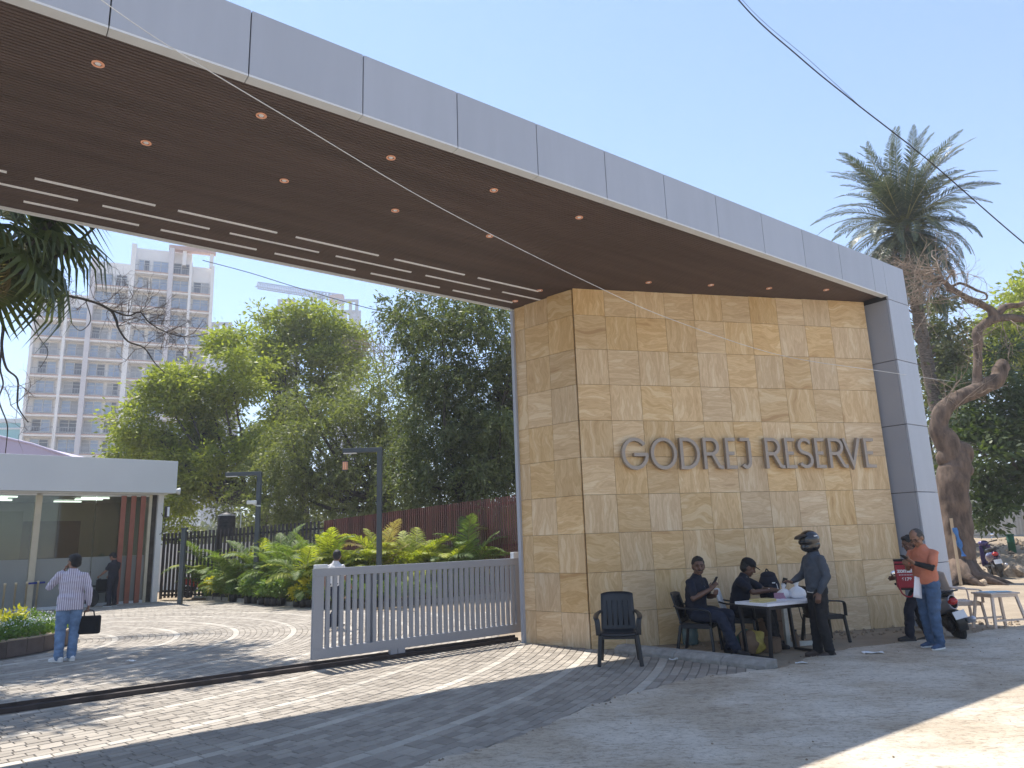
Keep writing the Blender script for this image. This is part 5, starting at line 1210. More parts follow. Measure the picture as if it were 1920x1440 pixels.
c0 = gp(1160, 1243)
armchair('armchair', 'empty black plastic armchair standing alone on the pavers before the wall corner', (1.42, 11.02, 0), R(172), M['black'], H=.97).scale = (1.1, 1.05, 1)
armchair('armchair', 'black plastic armchair under the bareheaded man at the table', (2.80, 11.98, -.02), R(-118), M['black'], H=.9).scale = (1.06, 1.06, 1)
armchair('armchair', 'white backed armchair under the capped man writing at the table', (3.60, 12.46, -.02), R(-112), M['black'], M['white'], H=.9)
armchair('armchair', 'black plastic armchair half hidden behind the helmeted man', (5.02, 12.60, -.02), R(-82), M['black'], H=.9)
armchair('armchair', 'beige plastic armchair behind the parked silver scooter', (8.12, 13.93, -.02), R(-96), M['beige'], H=.98)
# beige plastic table on the right
bt2 = gp(1876, 1176, -.02)
t = thing('plastic_table', 'small beige plastic table with a blue paper on top beside the beige chair', 'table', (8.44, 13.40, -.02), R(10))
mb = MB(); mb.box((0, 0, .6), (.58, .46, .03)); mb.box((0, 0, .565), (.53, .41, .05)); mb.build('top', M['beige'], t, bevel=.008)
for x in (-1, 1):
    for y in (-1, 1): mb = MB(); mb.bar((x * .24, y * .18, .56), (x * .33, y * .25, 0), .05, .035, (0, 1, 0)); mb.build('leg', M['beige'], t, bevel=.006)
for y in (-1, 1): mb = MB(); mb.bar((-.30, y * .23, .16), (.30, y * .23, .16), .022, .03); mb.build('stretcher', M['beige'], t)
mb = MB(); mb.box((-.06, .02, 0), (.36, .28, .006), Matrix.Rotation(R(14), 3, 'Z')); mb.box((.1, -.05, .007), (.24, .18, .006), Matrix.Rotation(R(-8), 3, 'Z'))
tag(mb.build('folded_paper', mat('pale_blue_paper', (.36, .52, .60), .8, 0, .1, 8), loc=(8.44, 13.40, .60)), 'folded pale blue paper on the small beige table', 'paper')

# ------------------------------------------------------------------ registration table and what is on and under it
TBO = Vector((3.92, 11.45, -.02)); tdir = (gp(1508, 1124, .75) - gp(1431, 1136, .75)); tda = math.atan2(tdir.y, tdir.x)
ea = (Vector((4.37, 11.86, 0)) - Vector((3.46, 11.4, 0))); TAZ = math.atan2(ea.y, ea.x)
tb_ = thing('work_table', 'white topped table on black steel frame legs in front of the stone wall', 'table', TBO, TAZ)
def tl(x, y, z): return TBO + Matrix.Rotation(TAZ, 3, 'Z') @ Vector((x, y, z))
TL, TW, TH = 1.12, .66, .775
mb = MB(); mb.box((0, 0, TH - .02), (TL, TW, .04)); mb.build('top', M['table_top'], tb_, bevel=.004)
mb = MB(); mb.box((0, TW / 2 - .04, TH - .065), (TL - .1, .03, .05)); mb.box((0, -TW / 2 + .04, TH - .065), (TL - .1, .03, .05)); mb.build('frame_rail', M['steel_black'], tb_)
for s in (-1, 1):
    x = s * (TL / 2 - .06)
    for y in (-1, 1): mb = MB(); mb.bar((x, y * (TW / 2 - .04), TH - .04), (x, y * (TW / 2 - .09), .02), .05, .035); mb.build('leg', M['steel_black'], tb_)
    mb = MB(); mb.bar((x, -TW / 2 + .09, .018), (x, TW / 2 - .09, .018), .05, .036); mb.bar((x, -TW / 2 + .04, TH - .06), (x, TW / 2 - .04, TH - .06), .05, .035); mb.build('foot_rail', M['steel_black'], tb_)
for i, (x, y, a, w_, d_, lab) in enumerate([(-.33, -.02, 12, .34, .24, 'lowest yellow folder lying at the left end of the table'), (-.28, .03, -6, .32, .22, 'upper yellow folder lying askew on the other folders')]):
    mb = MB(); mb.box((0, 0, .009), (w_, d_, .018)); t = tag(mb.build('folder', M['yellow'], loc=tl(x, y, TH + .019 * i), rot=(0, 0, TAZ + R(a))), lab, 'folder', 'yellow folders')
mb = MB(); mb.box((0, 0, .004), (.3, .21, .008)); tag(mb.build('paper_sheet', M['paper'], loc=tl(.05, .02, TH), rot=(0, 0, TAZ + .2)), 'white form being filled in under the writing hand', 'paper')
mb = MB(); mb.box((0, 0, .045), (.17, .11, .09)); tag(mb.build('tissue_box', mat('pink_card', (.40, .22, .30), .7, 0, .1, 6), loc=tl(.20, .14, TH), rot=(0, 0, TAZ + .15), bevel=.004), 'small mauve box beside the white carrier bags', 'box')
def carrier(x, y, s, lab):
    t = thing('carrier_bag', lab, 'bag', tl(x, y, TH), random.uniform(0, 3), 'white carrier bags on the table')
    mb = MB(); mb.lathe([(.02, 0), (.10, .005), (.125, .05), (.11, .10), (.06, .14), (.025, .155), (.035, .19), (.05, .215), (.03, .215)], n=20)
    o = mb.build('sack', M['bagplastic'], t, True); o.scale = (s, s * .85, s)
    for v in o.data.vertices:
        k = mnoise.noise(v.co * 14 + Vector((x * 9, 0, 0))); v.co += Vector((v.co.x, v.co.y, 0)) * k * .35
    for sg in (-1, 1):
        mb = MB(); mb.tube([(sg * .02, 0, .15 * s), (sg * .05, .01, .24 * s), (sg * .03, .0, .2 * s)], [(.02, .004)] * 3, 6); mb.build('handle', M['bagplastic'], t, True)
carrier(.31, .16, .95, 'left of the two white knotted carrier bags on the table'); carrier(.45, .03, 1.15, 'right and larger of the two white knotted carrier bags on the table')
# water jar, cartons, frame, bags beneath
t = thing('water_jar', 'large blue tinted water jar on the ground behind the first seated man', 'water jar', gp(1298, 1210, -.02) + Vector((.0, .1, 0)))
mb = MB(); mb.lathe([(.11, 0), (.13, .01), (.135, .06), (.128, .09), (.135, .12), (.135, .2), (.128, .22), (.135, .25), (.135, .36), (.11, .42), (.05, .46), (.03, .47)], n=24)
m, nt, N, L, b = nodes('blue_jar'); b.inputs['Base Color'].default_value = (.22, .34, .36, 1); b.inputs['Roughness'].default_value = .15; b.inputs['Transmission Weight'].default_value = .55
mb.build('jar', m, t, True); mb = MB(); mb.lathe([(.032, .465), (.036, .47), (.036, .5), (.03, .505)], n=16); mb.build('cap', M['white'], t, True)
def carton(loc, d, rz, lab):
    t = thing('carton', lab, 'carton', loc, rz, 'brown cartons under the table'); mb = MB(); mb.box((0, 0, d[2] / 2), d); mb.build('box', M['carton'], t, bevel=.006)
    for s in (-1, 1): mb = MB(); mb.box((s * d[0] * .25, .01, d[2] + .006), (d[0] * .5, d[1], .006), Matrix.Rotation(s * R(-4), 3, 'Y')); mb.build('flap', M['carton'], t)
carton((4.32, 13.0, -.02), (.40, .32, .30), TAZ + .1, 'lower brown carton under the backpack against the stone wall')
carton((4.31, 13.01, .295), (.36, .30, .28), TAZ - .05, 'upper brown carton carrying the backpack')
carton(tl(.02, .26, 0), (.24, .22, .2), TAZ + .3, 'small brown carton under the table top')
# backpack on the cartons
t = thing('backpack', 'navy backpack resting upright on the cartons beside the capped man', 'backpack', (4.32, 13.0, .59), R(-10))
mb = MB(); mb.capsule([(0, 0, .10), (0, 0, .30), (0, -.02, .44)], [(.17, .11), (.18, .12), (.13, .09)], 18, (1, 0, 0)); mb.ball((0, -.02, .45), (.13, .09, .07)); mb.ball((0, 0, .1), (.17, .11, .09)); mb.build('body', M['navy'], t, True)
mb = MB(); mb.ball((.02, -.11, .18), (.12, .05, .12)); mb.build('pocket', M['navy'], t, True)
mb = MB(); mb.box((.06, -.148, .33), (.05, .012, .018)); mb.box((-.02, -.165, .22), (.012, .012, .05)); mb.build('reflector', M['white'], t)
mb = MB(); mb.tube(bez([(-.03, .05, .5), (0, .08, .55), (.03, .05, .5)], 5), .012, 6); mb.build('loop', M['black_cloth'], t)
# white frame leaning against the wall under the table end
fr0 = (gp(1478, 1213) + gp(1532, 1213)) * .5; t = thing('white_frame', 'dusty white open frame standing on the ground under the table end', 'frame', (4.50, 12.2, -.02), TAZ + R(-14))
mb = MB()
for x in (-.27, .27): mb.box((x, 0, .36), (.07, .07, .72))
mb.box((0, 0, .035), (.47, .069, .07)); mb.box((0, 0, .685), (.47, .069, .07)); mb.build('frame', mat('dusty_white', (.5, .49, .44), .8, 0, .2, 5), t, bevel=.006)
mb = MB(); mb.tube(bez([(0, .02, .66), (.02, .0, .45), (.08, .02, .3), (.05, .01, .1)], 5), .008, 5); mb.build('cord', M['cable'], t)
bo = thing('bottle', 'brown bottle with a dark cap beside the white frame', 'bottle', (4.32, 11.98, -.02)); mb = MB(); mb.lathe([(.04, 0), (.045, .01), (.045, .17), (.02, .22), (.016, .25)], n=14); mb.build('body', M['carton'], bo, True); mb = MB(); mb.lathe([(.02, .25), (.02, .28)], n=12); mb.build('cap', M['black'], bo)
for i, (x, y, m_, lab) in enumerate([(-.38, .30, M['carton'], 'crumpled brown sack under the white backed chair'), (-.24, .30, mat('yellow_sack', (.34, .27, .06), .6, 0, .3, 9), 'yellow printed sack under the table'), (-.30, .42, mat('green_sack', (.03, .12, .09), .6, 0, .3, 9), 'dark green bag under the white backed chair')]):
    mb = MB(); mb.ball((0, 0, .16), (.15, .12, .17), 16, 10); o = mb.build('sack', m_, None, True, loc=tl(x, y, 0)); tag(o, lab, 'sack')
    for v in o.data.vertices: v.co += Vector((v.co.x, v.co.y, v.co.z * .3)) * mnoise.noise(v.co * 9 + Vector((i, 0, 0))) * .5; v.co.z = max(0, v.co.z)

# kerb stones
ks = [gp(1172, 1224), gp(1288, 1238), gp(1386, 1250), gp(1452, 1261)]
ks = [Vector((1.56, 12.14, 0)), Vector((2.33, 11.31, 0)), Vector((2.86, 10.70, 0)), Vector((3.30, 10.14, 0))]
kl = ['kerb stone nearest the wall behind the lone black chair', 'kerb stone in the middle of the low row by the table', 'kerb stone at the road end of the low row']
for i in range(3):
    a, b = ks[i], ks[i + 1]; d = b - a; L_ = d.length - .012; mb = MB()
    mb.prism([(-.15, 0), (.15, 0), (.15, .06), (.06, .12), (-.15, .12)], 0, L_); o = mb.build('kerb_stone', M['kerb'], bevel=.012)
    x = Vector((d.y, -d.x, 0)).normalized(); o.matrix_world = Matrix(((x.x, 0, d.normalized().x, a.x), (x.y, 0, d.normalized().y, a.y), (0, 1, 0, -.015 + .004 * i), (0, 0, 0, 1)))
    tag(o, kl[i], 'kerb stone', 'kerb stones by the table')
# rocks, rubble, litter
def rock_mesh(seed, sub=2):
    mb = MB(); mb.ball((0, 0, 0), 1, 10, 7); me = mb.mesh('rock', M['rock'])
    for v in me.vertices: v.co *= 1 + .45 * mnoise.noise(v.co * 1.3 + Vector((seed * 7.1, 0, 0))); v.co.z *= .7
    return me
rk = [rock_mesh(i) for i in range(5)]
rl_ = ['large tan boulder nearest the road at the foot of the rubble heap', 'flat tan rock just right of the large boulder', 'pale rock high on the rubble heap', 'rounded rock at the right edge of the photo', 'small rock left of the large boulder', 'grey tan rock above the large boulder', 'broken rock beside the second scooter', 'dark tan rock on the crest of the heap', 'low rock lying by the tree roots', 'pale slab of rock behind the boulder']
for i, (px, py, r_) in enumerate([(1888, 1080, .42), (1912, 1080, .34), (1895, 1052, .3), (1925, 1066, .36), (1868, 1088, .14), (1880, 1062, .3), (1862, 1070, .16), (1908, 1040, .25), (1842, 1096, .13), (1920, 1052, .4)]):
    q = gp(px, py); Y = min(q.y, 27.5); q = at(px, py - r_ * 20, Y); q.z = max(mound_z(q.x, Y), 0) + r_ * .35
    o = link('rock', rk[i % 5], None, q, (random.uniform(0, 6), random.uniform(-.3, .3), random.uniform(0, 6)), (r_ * random.uniform(.9, 1.3), r_, r_)); tag(o, rl_[i], 'rock', 'rocks on the rubble heap')
mb = MB()
def pebble(x, y, z, r):
    o = Vector((x, y, z)); s = [Vector(p) * r * random.uniform(.6, 1.2) for p in ((1, 0, 0), (-.5, .8, 0), (-.5, -.8, 0), (0, 0, .8), (.2, .1, -.6))]; mb.add([o + p for p in s], [(0, 1, 3), (1, 2, 3), (2, 0, 3), (1, 0, 4), (2, 1, 4), (0, 2, 4)])
for k in range(1500):
    x = random.uniform(13, 34); y = random.uniform(25.5, 34); pebble(x, y, mound_z(x, y) + .02, random.choice((.04, .06, .09, .16)))
for k in range(420):
    x = random.uniform(2.2, 9.5); y0 = 12.9 + .268 * (x - 1.16)-.12; y = y0 - random.random() ** 2 * 1.2
    if not in_road(x, y): pebble(x, y, -.02, random.choice((.012, .018, .03, .05)))
for k in range(260):
    i = random.randint(60, len(rag) - 40); x, y = rag[i]; y += random.uniform(-.1, .35); pebble(x, y, -.01 if not in_road(x, y) else .025, random.choice((.008, .012, .02)))
for k in range(200):
    y = random.uniform(4.8, 13); x = random.uniform(-.2, .7) * y
    if in_road(x, y): pebble(x, y, .025, random.choice((.006, .009, .014)))
o = mb.build('rubble', M['rock']); o['kind'] = 'stuff'; o['label'] = 'loose gravel and rubble scattered on the dirt'
for i, (px, py, s, lab) in enumerate([(1637, 1228, .22, 'scrap of white paper on the dirt between the helmeted man and the orange shirt'), (1503, 1248, .12, 'crumpled white cup litter by the kerb stone end'), (1263, 1240, .1, 'scrap of white litter by the kerb stones'), (245, 1243, .12, 'small white scrap on the pavers right of the striped shirt man')]):
    q = gp(px, py, .0); mb = MB(); vs = []
    for j in range(4):
        for k in range(4): vs.append(((k - 1.5) * s * .4, (j - 1.5) * s * .2, .012 + .03 * random.random()))
    mb.add(vs, [(j * 4 + k, j * 4 + k + 1, j * 4 + k + 5, j * 4 + k + 4) for j in range(3) for k in range(3)]); o = mb.build('litter', M['white'], None, loc=q + Vector((0, 0, .012))); sd = o.modifiers.new('s', 'SOLIDIFY'); sd.thickness = .006; tag(o, lab, 'litter')
for i, (x, y) in enumerate([]): pass

# ------------------------------------------------------------------ scooters
def scooter(label, loc, rz, m, lean=0, group='parked scooters'):
    "front towards +Y"
    t = thing('scooter', label, 'scooter', loc, rz, group); t.rotation_euler = (0, lean, rz)
    def wheel(y):
        w_ = MB(); R0, r1 = .225, .05; w_.lathe([(.17, -.045), (.205, -.05), (.225, -.03), (.232, 0), (.225, .03), (.205, .05), (.17, .045)], (0, 0, 0), 28, 'X'); o = w_.build('wheel', M['rubber'], t, True, loc=(0, y, .232))
        r_ = MB(); r_.lathe([(.02, -.05), (.05, -.045), (.05, -.02), (.165, -.025), (.17, -.046), (.175, 0), (.17, .046), (.165, .025), (.05, .02), (.05, .045), (.02, .05)], (0, 0, 0), 24, 'X'); r_.build('rim', M['silver'], o, True); return o
    wheel(.62); wheel(-.62)
    mb = MB(); mb.capsule([(0, .60, .25), (0, .50, .55), (0, .40, .92)], [.035, .04, .045], 10); mb.tube([(-.08, .62, .23), (-.08, .56, .5)], .02, 8); mb.tube([(.08, .62, .23), (.08, .56, .5)], .02, 8); mb.build('fork', M['steel_black'], t, True)
    grid(lambda u, v: ((u - .5) * .16, .62 + .28 * math.cos(R(20 + 130 * v)), .232 + .28 * math.sin(R(20 + 130 * v)) + .01 - .03 * (2 * u - 1) ** 2), 6, 10, 'front_mudguard', m, t, .012)
    grid(lambda u, v: ((u - .5) * (.40 - .12 * v * v), .40 + .12 * math.cos((u - .5) * PI) - .12 * v + .02, .30 + .62 * v), 10, 10, 'front_apron', m, t, .02)
    mb = MB(); mb.box((0, .12, .30), (.34, .55, .07)); mb.build('footboard', M['black'], t, bevel=.02)
    def body(u, v):
        a = PI * (u * 2 - .5) if False else 2 * PI * u; y = -.12 - .75 * v; w_ = .13 + .07 * math.sin(PI * min(1, v * 1.1)) - .06 * v * v; zc = .54 + .14 * v; h_ = .2 - .09 * v
        return (w_ * math.cos(a), y, zc + h_ * math.sin(a))
    b = grid(body, 16, 10, 'tail_body', m, t, .012)
    mb = MB(); mb.box((0, -.12, .52), (.24, .05, .34)); mb.build('under_seat', M['black'], t, bevel=.03)
    mb = MB(); mb.ball((0, -.86, .69), (.085, .06, .06), 12, 8); mb.build('tail_lamp', M['lampred'], t, True)
    mb = MB(); mb.capsule([(0, -.05, .76), (0, -.3, .80), (0, -.55, .79), (0, -.80, .83)], [(.11, .05), (.14, .055), (.13, .05), (.09, .04)], 12, (1, 0, 0)); mb.ball((0, -.05, .76), (.11, .06, .05)); mb.ball((0, -.8, .83), (.09, .07, .04)); mb.build('seat', M['black'], t, True)
    mb = MB(); mb.tube(bez([(-.12, -.55, .80), (-.15, -.85, .84), (0, -.98, .87), (.15, -.85, .84), (.12, -.55, .80)], 5), .014, 7); mb.build('grab_rail', M['black'], t, True)
    mb = MB(); mb.box((0, -.5, .33), (.2, .36, .2)); mb.ball((-.1, -.6, .28), (.06, .16, .12)); mb.lathe([(.09, -.04), (.1, 0), (.09, .04)], (.11, -.42, .32), 16, 'X'); mb.build('engine', M['steel_black'], t, bevel=.02)
    mb = MB(); mb.capsule([(.15, -.3, .24), (.16, -.55, .27), (.165, -.95, .36)], [.035, .055, .05], 12); mb.build('silencer', M['silver'], t, True)
    grid(lambda u, v: ((u - .5) * .16, -.62 - .27 * math.cos(R(-30 + 110 * v)), .232 + .27 * math.sin(R(-10 + 110 * v)) + .01), 6, 8, 'rear_mudguard', M['black'], t, .012)
    mb = MB(); mb.box((0, -.92, .47), (.2, .012, .13), Matrix.Rotation(R(-18), 3, 'X')); mb.build('number_plate', M['white'], t)
    mb = MB(); mb.tube(bez([(-.36, .26, 1.02), (-.2, .34, 1.0), (0, .38, .97), (.2, .34, 1.0), (.36, .26, 1.02)], 4), .016, 8); hb_ = mb.build('handlebar', M['black'], t, True)
    for s in (-1, 1):
        mb = MB(); mb.tube([(s * .26, .3, 1.01), (s * .37, .25, 1.02)], .022, 8); mb.build('grip', M['rubber'], hb_, True)
        mb = MB(); mb.tube([(s * .22, .33, 1.0), (s * .28, .33, 1.16)], .008, 6); mb.ball((s * .29, .33, 1.20), (.065, .012, .045)); mb.build('mirror', M['chrome'], t, True)
    mb = MB(); mb.ball((0, .40, .98), (.15, .10, .09), 14, 10); mb.build('headset', m, t, True); mb = MB(); mb.ball((0, .475, .98), (.09, .04, .055), 14, 8); mb.build('headlamp', M['strip'], t, True)
    mb = MB(); mb.box((0, .565, .66), (.2, .012, .10), Matrix.Rotation(R(12), 3, 'X')); mb.build('front_plate', M['white'], t)
    mb = MB(); mb.bar((-.1, -.2, .25), (-.24, -.24, .0), .03); mb.build('stand', M['steel_black'], t)
    return t
scooter('silver and black scooter parked on its stand behind the orange shirt man', (7.05, 12.74, -.02), R(-4), M['silver'], R(-14)).scale = (.93, .93, .93)
sb = gp(1858, 1078); sb.y = min(sb.y, 27.2); sb = at(1868, 1078, 26.2); sb.z = max(0, mound_z(sb.x, 26.2)) + .01
pscoot = scooter('dark purple scooter seen from behind at the foot of the rubble heap', sb, R(-22), M['purple'], R(-8))
pscoot.scale = (1.15, 1.15, 1.15)
rs = gp(352, 1120); rs = Vector((-13.0, 30.9, -.03)); scooter('red scooter half seen through the dark fence slats', rs, R(-70), M['scarlet'], 0)

# ------------------------------------------------------------------ wheelchair
t = thing('wheelchair', 'folded looking black wheelchair pushed by the man in navy by the guardhouse', 'wheelchair', gp(176, 1137) + Vector((0, .1, 0)), R(75))
for s in (-1, 1):
    w_ = MB(); w_.lathe([(.285, -.015), (.305, -.015), (.305, .015), (.285, .015)], (0, 0, 0), 28, 'X'); o = w_.build('wheel', M['rubber'], t, True, loc=(s * .28, -.08, .305))
    mb = MB()
    for k in range(8): a = k * PI / 4; mb.bar((0, 0, 0), (0, .29 * math.cos(a), .29 * math.sin(a)), .008)
    mb.lathe([(.03, -.03), (.03, .03)], (0, 0, 0), 12, 'X'); mb.build('spokes', M['steel_black'], o)
    w_ = MB(); w_.lathe([(.06, -.015), (.085, -.012), (.085, .012), (.06, .015)], (s * .22, .36, .085), 16, 'X'); w_.build('castor', M['rubber'], t, True)
    mb = MB(); mb.tube([(s * .24, -.18, .25), (s * .24, -.2, .92), (s * .24, -.34, .95)], .014, 7); mb.tube([(s * .24, -.18, .48), (s * .24, .28, .48), (s * .22, .4, .2), (s * .22, .52, .12)], .013, 7); mb.tube([(s * .24, -.2, .7), (s * .24, .18, .7), (s * .24, .22, .48)], .013, 7); mb.tube([(s * .22, .3, .48), (s * .22, .36, .1)], .012, 6); mb.build('side_frame', M['steel_black'], t)
    mb = MB(); mb.tube([(s * .24, -.26, .945), (s * .24, -.37, .955)], .02, 8); mb.build('handle', M['black'], t); mb = MB(); mb.box((s * .24, 0, .72), (.05, .3, .03)); mb.build('armrest', M['black'], t, bevel=.008)
    mb = MB(); mb.box((s * .14, .52, .11), (.13, .13, .015)); mb.build('footrest', M['black'], t)
mb = MB(); mb.box((0, .04, .48), (.46, .42, .03)); mb.build('seat', M['black_cloth'], t, bevel=.008); mb = MB(); mb.box((0, -.19, .72), (.46, .025, .42)); mb.build('backrest', M['black_cloth'], t, bevel=.008)

# ------------------------------------------------------------------ overhead lines
mb = MB(); a, b, c_ = at(1290, -130, 15), at(1600, 190, 17), at(1960, 485, 19)
p = bez([at(1250, -190, 15), at(1385, 0, 15.6), at(1500, 108, 16.3), at(1600, 190, 17), at(1740, 300, 17.8), at(1920, 456, 18.8), at(2150, 640, 20)], 10)
mb.tube(p, .017, 6); p2 = bez([at(1260, -190, 15.1), at(1392, 0, 15.7), at(1520, 115, 16.4), at(1607, 194, 17.05)], 8); mb.tube(p2, .006, 5)
tag(mb.build('overhead_cable', M['cable']), 'black overhead cable crossing the sky in front of the date palm', 'cable')
mb = MB(); mb.tube(bez([at(120, -60, 4.0), at(190, 0, 4.3), at(330, 95, 4.8), at(560, 233, 5.9), at(830, 392, 7.4), at(1110, 533, 9.3), at(1262, 600, 10.5), at(1463, 666, 12.0), at(1660, 697, 12.7), at(1790, 716, 21.5)], 8), .0042, 5)
tag(mb.build('thin_wire', M['wire']), 'thin pale wire strung diagonally across the canopy and the top of the stone wall', 'wire')
mb = MB(); mb.tube(bez([at(380, 488, 60), at(470, 512, 60), at(560, 540, 60), at(700, 580, 60), at(820, 600, 60)], 6), .035, 5); tag(mb.build('far_cable', M['cable']), 'thin sagging cable in the sky under the crane jib', 'cable')

# ------------------------------------------------------------------ people
def organic(mb, name, m, parent, vox=.01, it=2, wob=0, sc=9):
    me = bpy.data.meshes.new(name + '_raw'); me.from_pydata([tuple(v) for v in mb.v], [], mb.f)
    o = bpy.data.objects.new('tmp', me); C.objects.link(o)
    r = o.modifiers.new('r', 'REMESH'); r.mode = 'VOXEL'; r.voxel_size = vox; r.use_smooth_shade = True
    if it: s = o.modifiers.new('s', 'SMOOTH'); s.factor = .5; s.iterations = it
    dg = bpy.context.evaluated_depsgraph_get(); out = bpy.data.meshes.new_from_object(o.evaluated_get(dg)); out.name = name
    bpy.data.objects.remove(o); bpy.data.meshes.remove(me)
    if wob:
        n = len(out.vertices); co_ = np.empty(n * 3, np.float32); out.vertices.foreach_get('co', co_); no = np.empty(n * 3, np.float32); out.vertices.foreach_get('normal', no); co_ = co_.reshape(-1, 3); no = no.reshape(-1, 3)
        k = np.array([mnoise.noise((c[0] * sc, c[1] * sc, c[2] * sc * 2.2)) for c in co_.tolist()], np.float32); co_ += no * (k * wob)[:, None]; out.vertices.foreach_set('co', co_.ravel()); out.update()
    out.materials.clear(); out.materials.append(m)
    out.polygons.foreach_set('use_smooth', [True] * len(out.polygons))
    return link(name, out, parent)
V_ = Vector
def hand(mb, wr, d, nrm, side, curl, sc=1.0, spread=.12):
    "palm, four unequal bent fingers and a thumb; d = hand direction, nrm = palm normal, side = direction of the thumb"
    d = V_(d).normalized(); nrm = V_(nrm); nrm = (nrm - d * nrm.dot(d)).normalized(); s = d.cross(nrm).normalized()
    if s.dot(V_(side)) < 0: s = -s
    wr = V_(wr); kn = wr + d * .088 * sc
    mb.tube([wr - d * .02, wr + d * .03, kn], [(.026 * sc, .017 * sc), (.038 * sc, .016 * sc), (.042 * sc, .013 * sc)], 10, True, s); mb.ball(kn, (.03 * sc, .03 * sc, .014 * sc), 8, 6)
    for i, (o, L_) in enumerate(((.031, .074), (.0105, .083), (-.0105, .078), (-.031, .060))):
        p = kn + s * o * sc - d * .012; a = 0; pts = [p]; q = p; dirn = d + s * o * spread * 10
        for k, f in enumerate((.45, .32, .25)):
            a += curl * (.55, .75, .6)[k]; v = (dirn.normalized() * math.cos(a) + nrm * math.sin(a)); q = q + v * L_ * f * sc; pts.append(q)
        mb.capsule(pts, [.0095 * sc, .0092 * sc, .0085 * sc, .0072 * sc], 7)
    b = wr + d * .02 + s * .028 * sc; t1 = b + (d * .6 + s * .75 + nrm * .35).normalized() * .042 * sc; t2 = t1 + (d * .8 + s * .25 + nrm * (.3 + .5 * min(1, curl))).normalized() * .034 * sc
    mb.capsule([b, t1, t2], [.014 * sc, .011 * sc, .0085 * sc], 7)
BASE = dict(pel=(0, 0, .95), wai=(0, .01, 1.09), che=(0, .0, 1.28), nec=(0, -.01, 1.46), hed=(0, .03, 1.595),
            shL=(-.186, -.01, 1.385), shR=(.186, -.01, 1.385), elL=(-.245, -.03, 1.13), elR=(.245, -.03, 1.13), wrL=(-.25, .06, .89), wrR=(.25, .06, .89),
            hiL=(-.09, 0, .92), hiR=(.09, 0, .92), knL=(-.11, .02, .49), knR=(.11, .02, .49), anL=(-.12, -.02, .085), anR=(.12, -.02, .085), tL=(-.15, .18, .03), tR=(.15, .18, .03))
def person(label, loc, rz, J=None, H=1.72, yaw=0, nod=0, skin='skin', shirt=('navy', 'short'), trouser='denim', shoe='shoe_dark', hair='hair', handL=None, handR=None, cap=None, helmet=False, glasses=False, belly=1.0, group=None, sole='sole', collar=True, bald=0, moust=False, mask=None, hem=None, untuck=0):
    s = H / 1.72; P = {k: V_(v) for k, v in BASE.items()}
    for k, v in (J or {}).items(): P[k] = V_(v)
    P = {k: v * s for k, v in P.items()}
    t = thing('person', label, 'person', loc, rz, group)
    sk = M[skin]; up = (P['nec'] - P['che']).normalized(); P['shL'] = P['shL'] - up * .024 * s; P['shR'] = P['shR'] - up * .024 * s; lat = (P['shR'] - P['shL']).normalized(); latp = (P['hiR'] - P['hiL']).normalized()
    # --- body: one continuous surface
    mb = MB()
    mb.tube([P['pel'] - (P['wai'] - P['pel']) * .4, P['pel'], P['wai'], P['che'], P['che'].lerp(P['nec'], .62), P['nec'] - up * .01], [(.12 * s, .085 * s), (.15 * s, .10 * s), (.135 * s, .09 * s * belly), (.16 * s, .105 * s), (.13 * s, .08 * s), (.06 * s, .055 * s)], 14, True, lat)
    mb.capsule([P['nec'] - up * .05 * s, P['nec'], P['hed'] - V_((0, .015, .05)) * s], [.062 * s, .054 * s, .052 * s], 12)
    for a in 'LR':
        mb.capsule([P['che'].lerp(P['nec'], .5).lerp(P['sh' + a], .5), P['sh' + a], P['sh' + a].lerp(P['el' + a], .5), P['el' + a]], [.05 * s, .05 * s, .046 * s, .039 * s], 10)
        mb.capsule([P['el' + a], P['el' + a].lerp(P['wr' + a], .35), P['wr' + a]], [.039 * s, .040 * s, .026 * s], 10)
        mb.capsule([P['hi' + a], P['hi' + a].lerp(P['kn' + a], .5), P['kn' + a]], [.085 * s, .075 * s, .054 * s], 12)
        mb.capsule([P['kn' + a], P['kn' + a].lerp(P['an' + a], .35), P['an' + a]], [.053 * s, .054 * s, .036 * s], 12)
        mb.capsule([P['an' + a] - V_((0, 0, .02)), P['an' + a].lerp(P['t' + a], .45) - V_((0, 0, .015)), P['an' + a].lerp(P['t' + a], .72) - V_((0, 0, .01))], [.03 * s, .026 * s, .018 * s], 10)
        hd = (handL if a == 'L' else handR) or {}
        fd = (P['wr' + a] - P['el' + a]).normalized()
        hand(mb, P['wr' + a], hd.get('d', fd), hd.get('n', lat * (1 if a == 'L' else -1)), hd.get('side', (0, 1, .2)), hd.get('curl', .45), s)
    hm = Matrix.Translation(P['hed']) @ Matrix.Rotation(R(yaw), 4, 'Z') @ Matrix.Rotation(R(-nod), 4, 'X')
    r3 = hm.to_3x3(); s0 = s; s = s * 1.08; hp = lambda x, y, z: hm @ (V_((x, y, z)) * s)
    mb.ball(hp(0, -.008, .02), V_((.077, .097, .10)) * s, 18, 14, r3); mb.ball(hp(0, .018, -.045), V_((.060, .072, .072)) * s, 16, 12, r3)
    mb.ball(hp(0, .062, -.092), V_((.028, .025, .022)) * s, 10, 8, r3); mb.capsule([hp(0, .088, .018), hp(0, .108, -.022)], [.009 * s, .014 * s], 8); mb.ball(hp(0, .10, -.026), V_((.019, .014, .011)) * s, 8, 6, r3)
    mb.capsule([hp(-.045, .078, .024), hp(0, .089, .027), hp(.045, .078, .024)], [.010 * s] * 3, 8)
    for q in (-1, 1): mb.ball(hp(q * .048, .062, -.03), V_((.022, .022, .022)) * s, 8, 6, r3); mb.ball(hp(q * .08, -.004, -.005), V_((.010, .022, .034)) * s, 8, 8, r3)
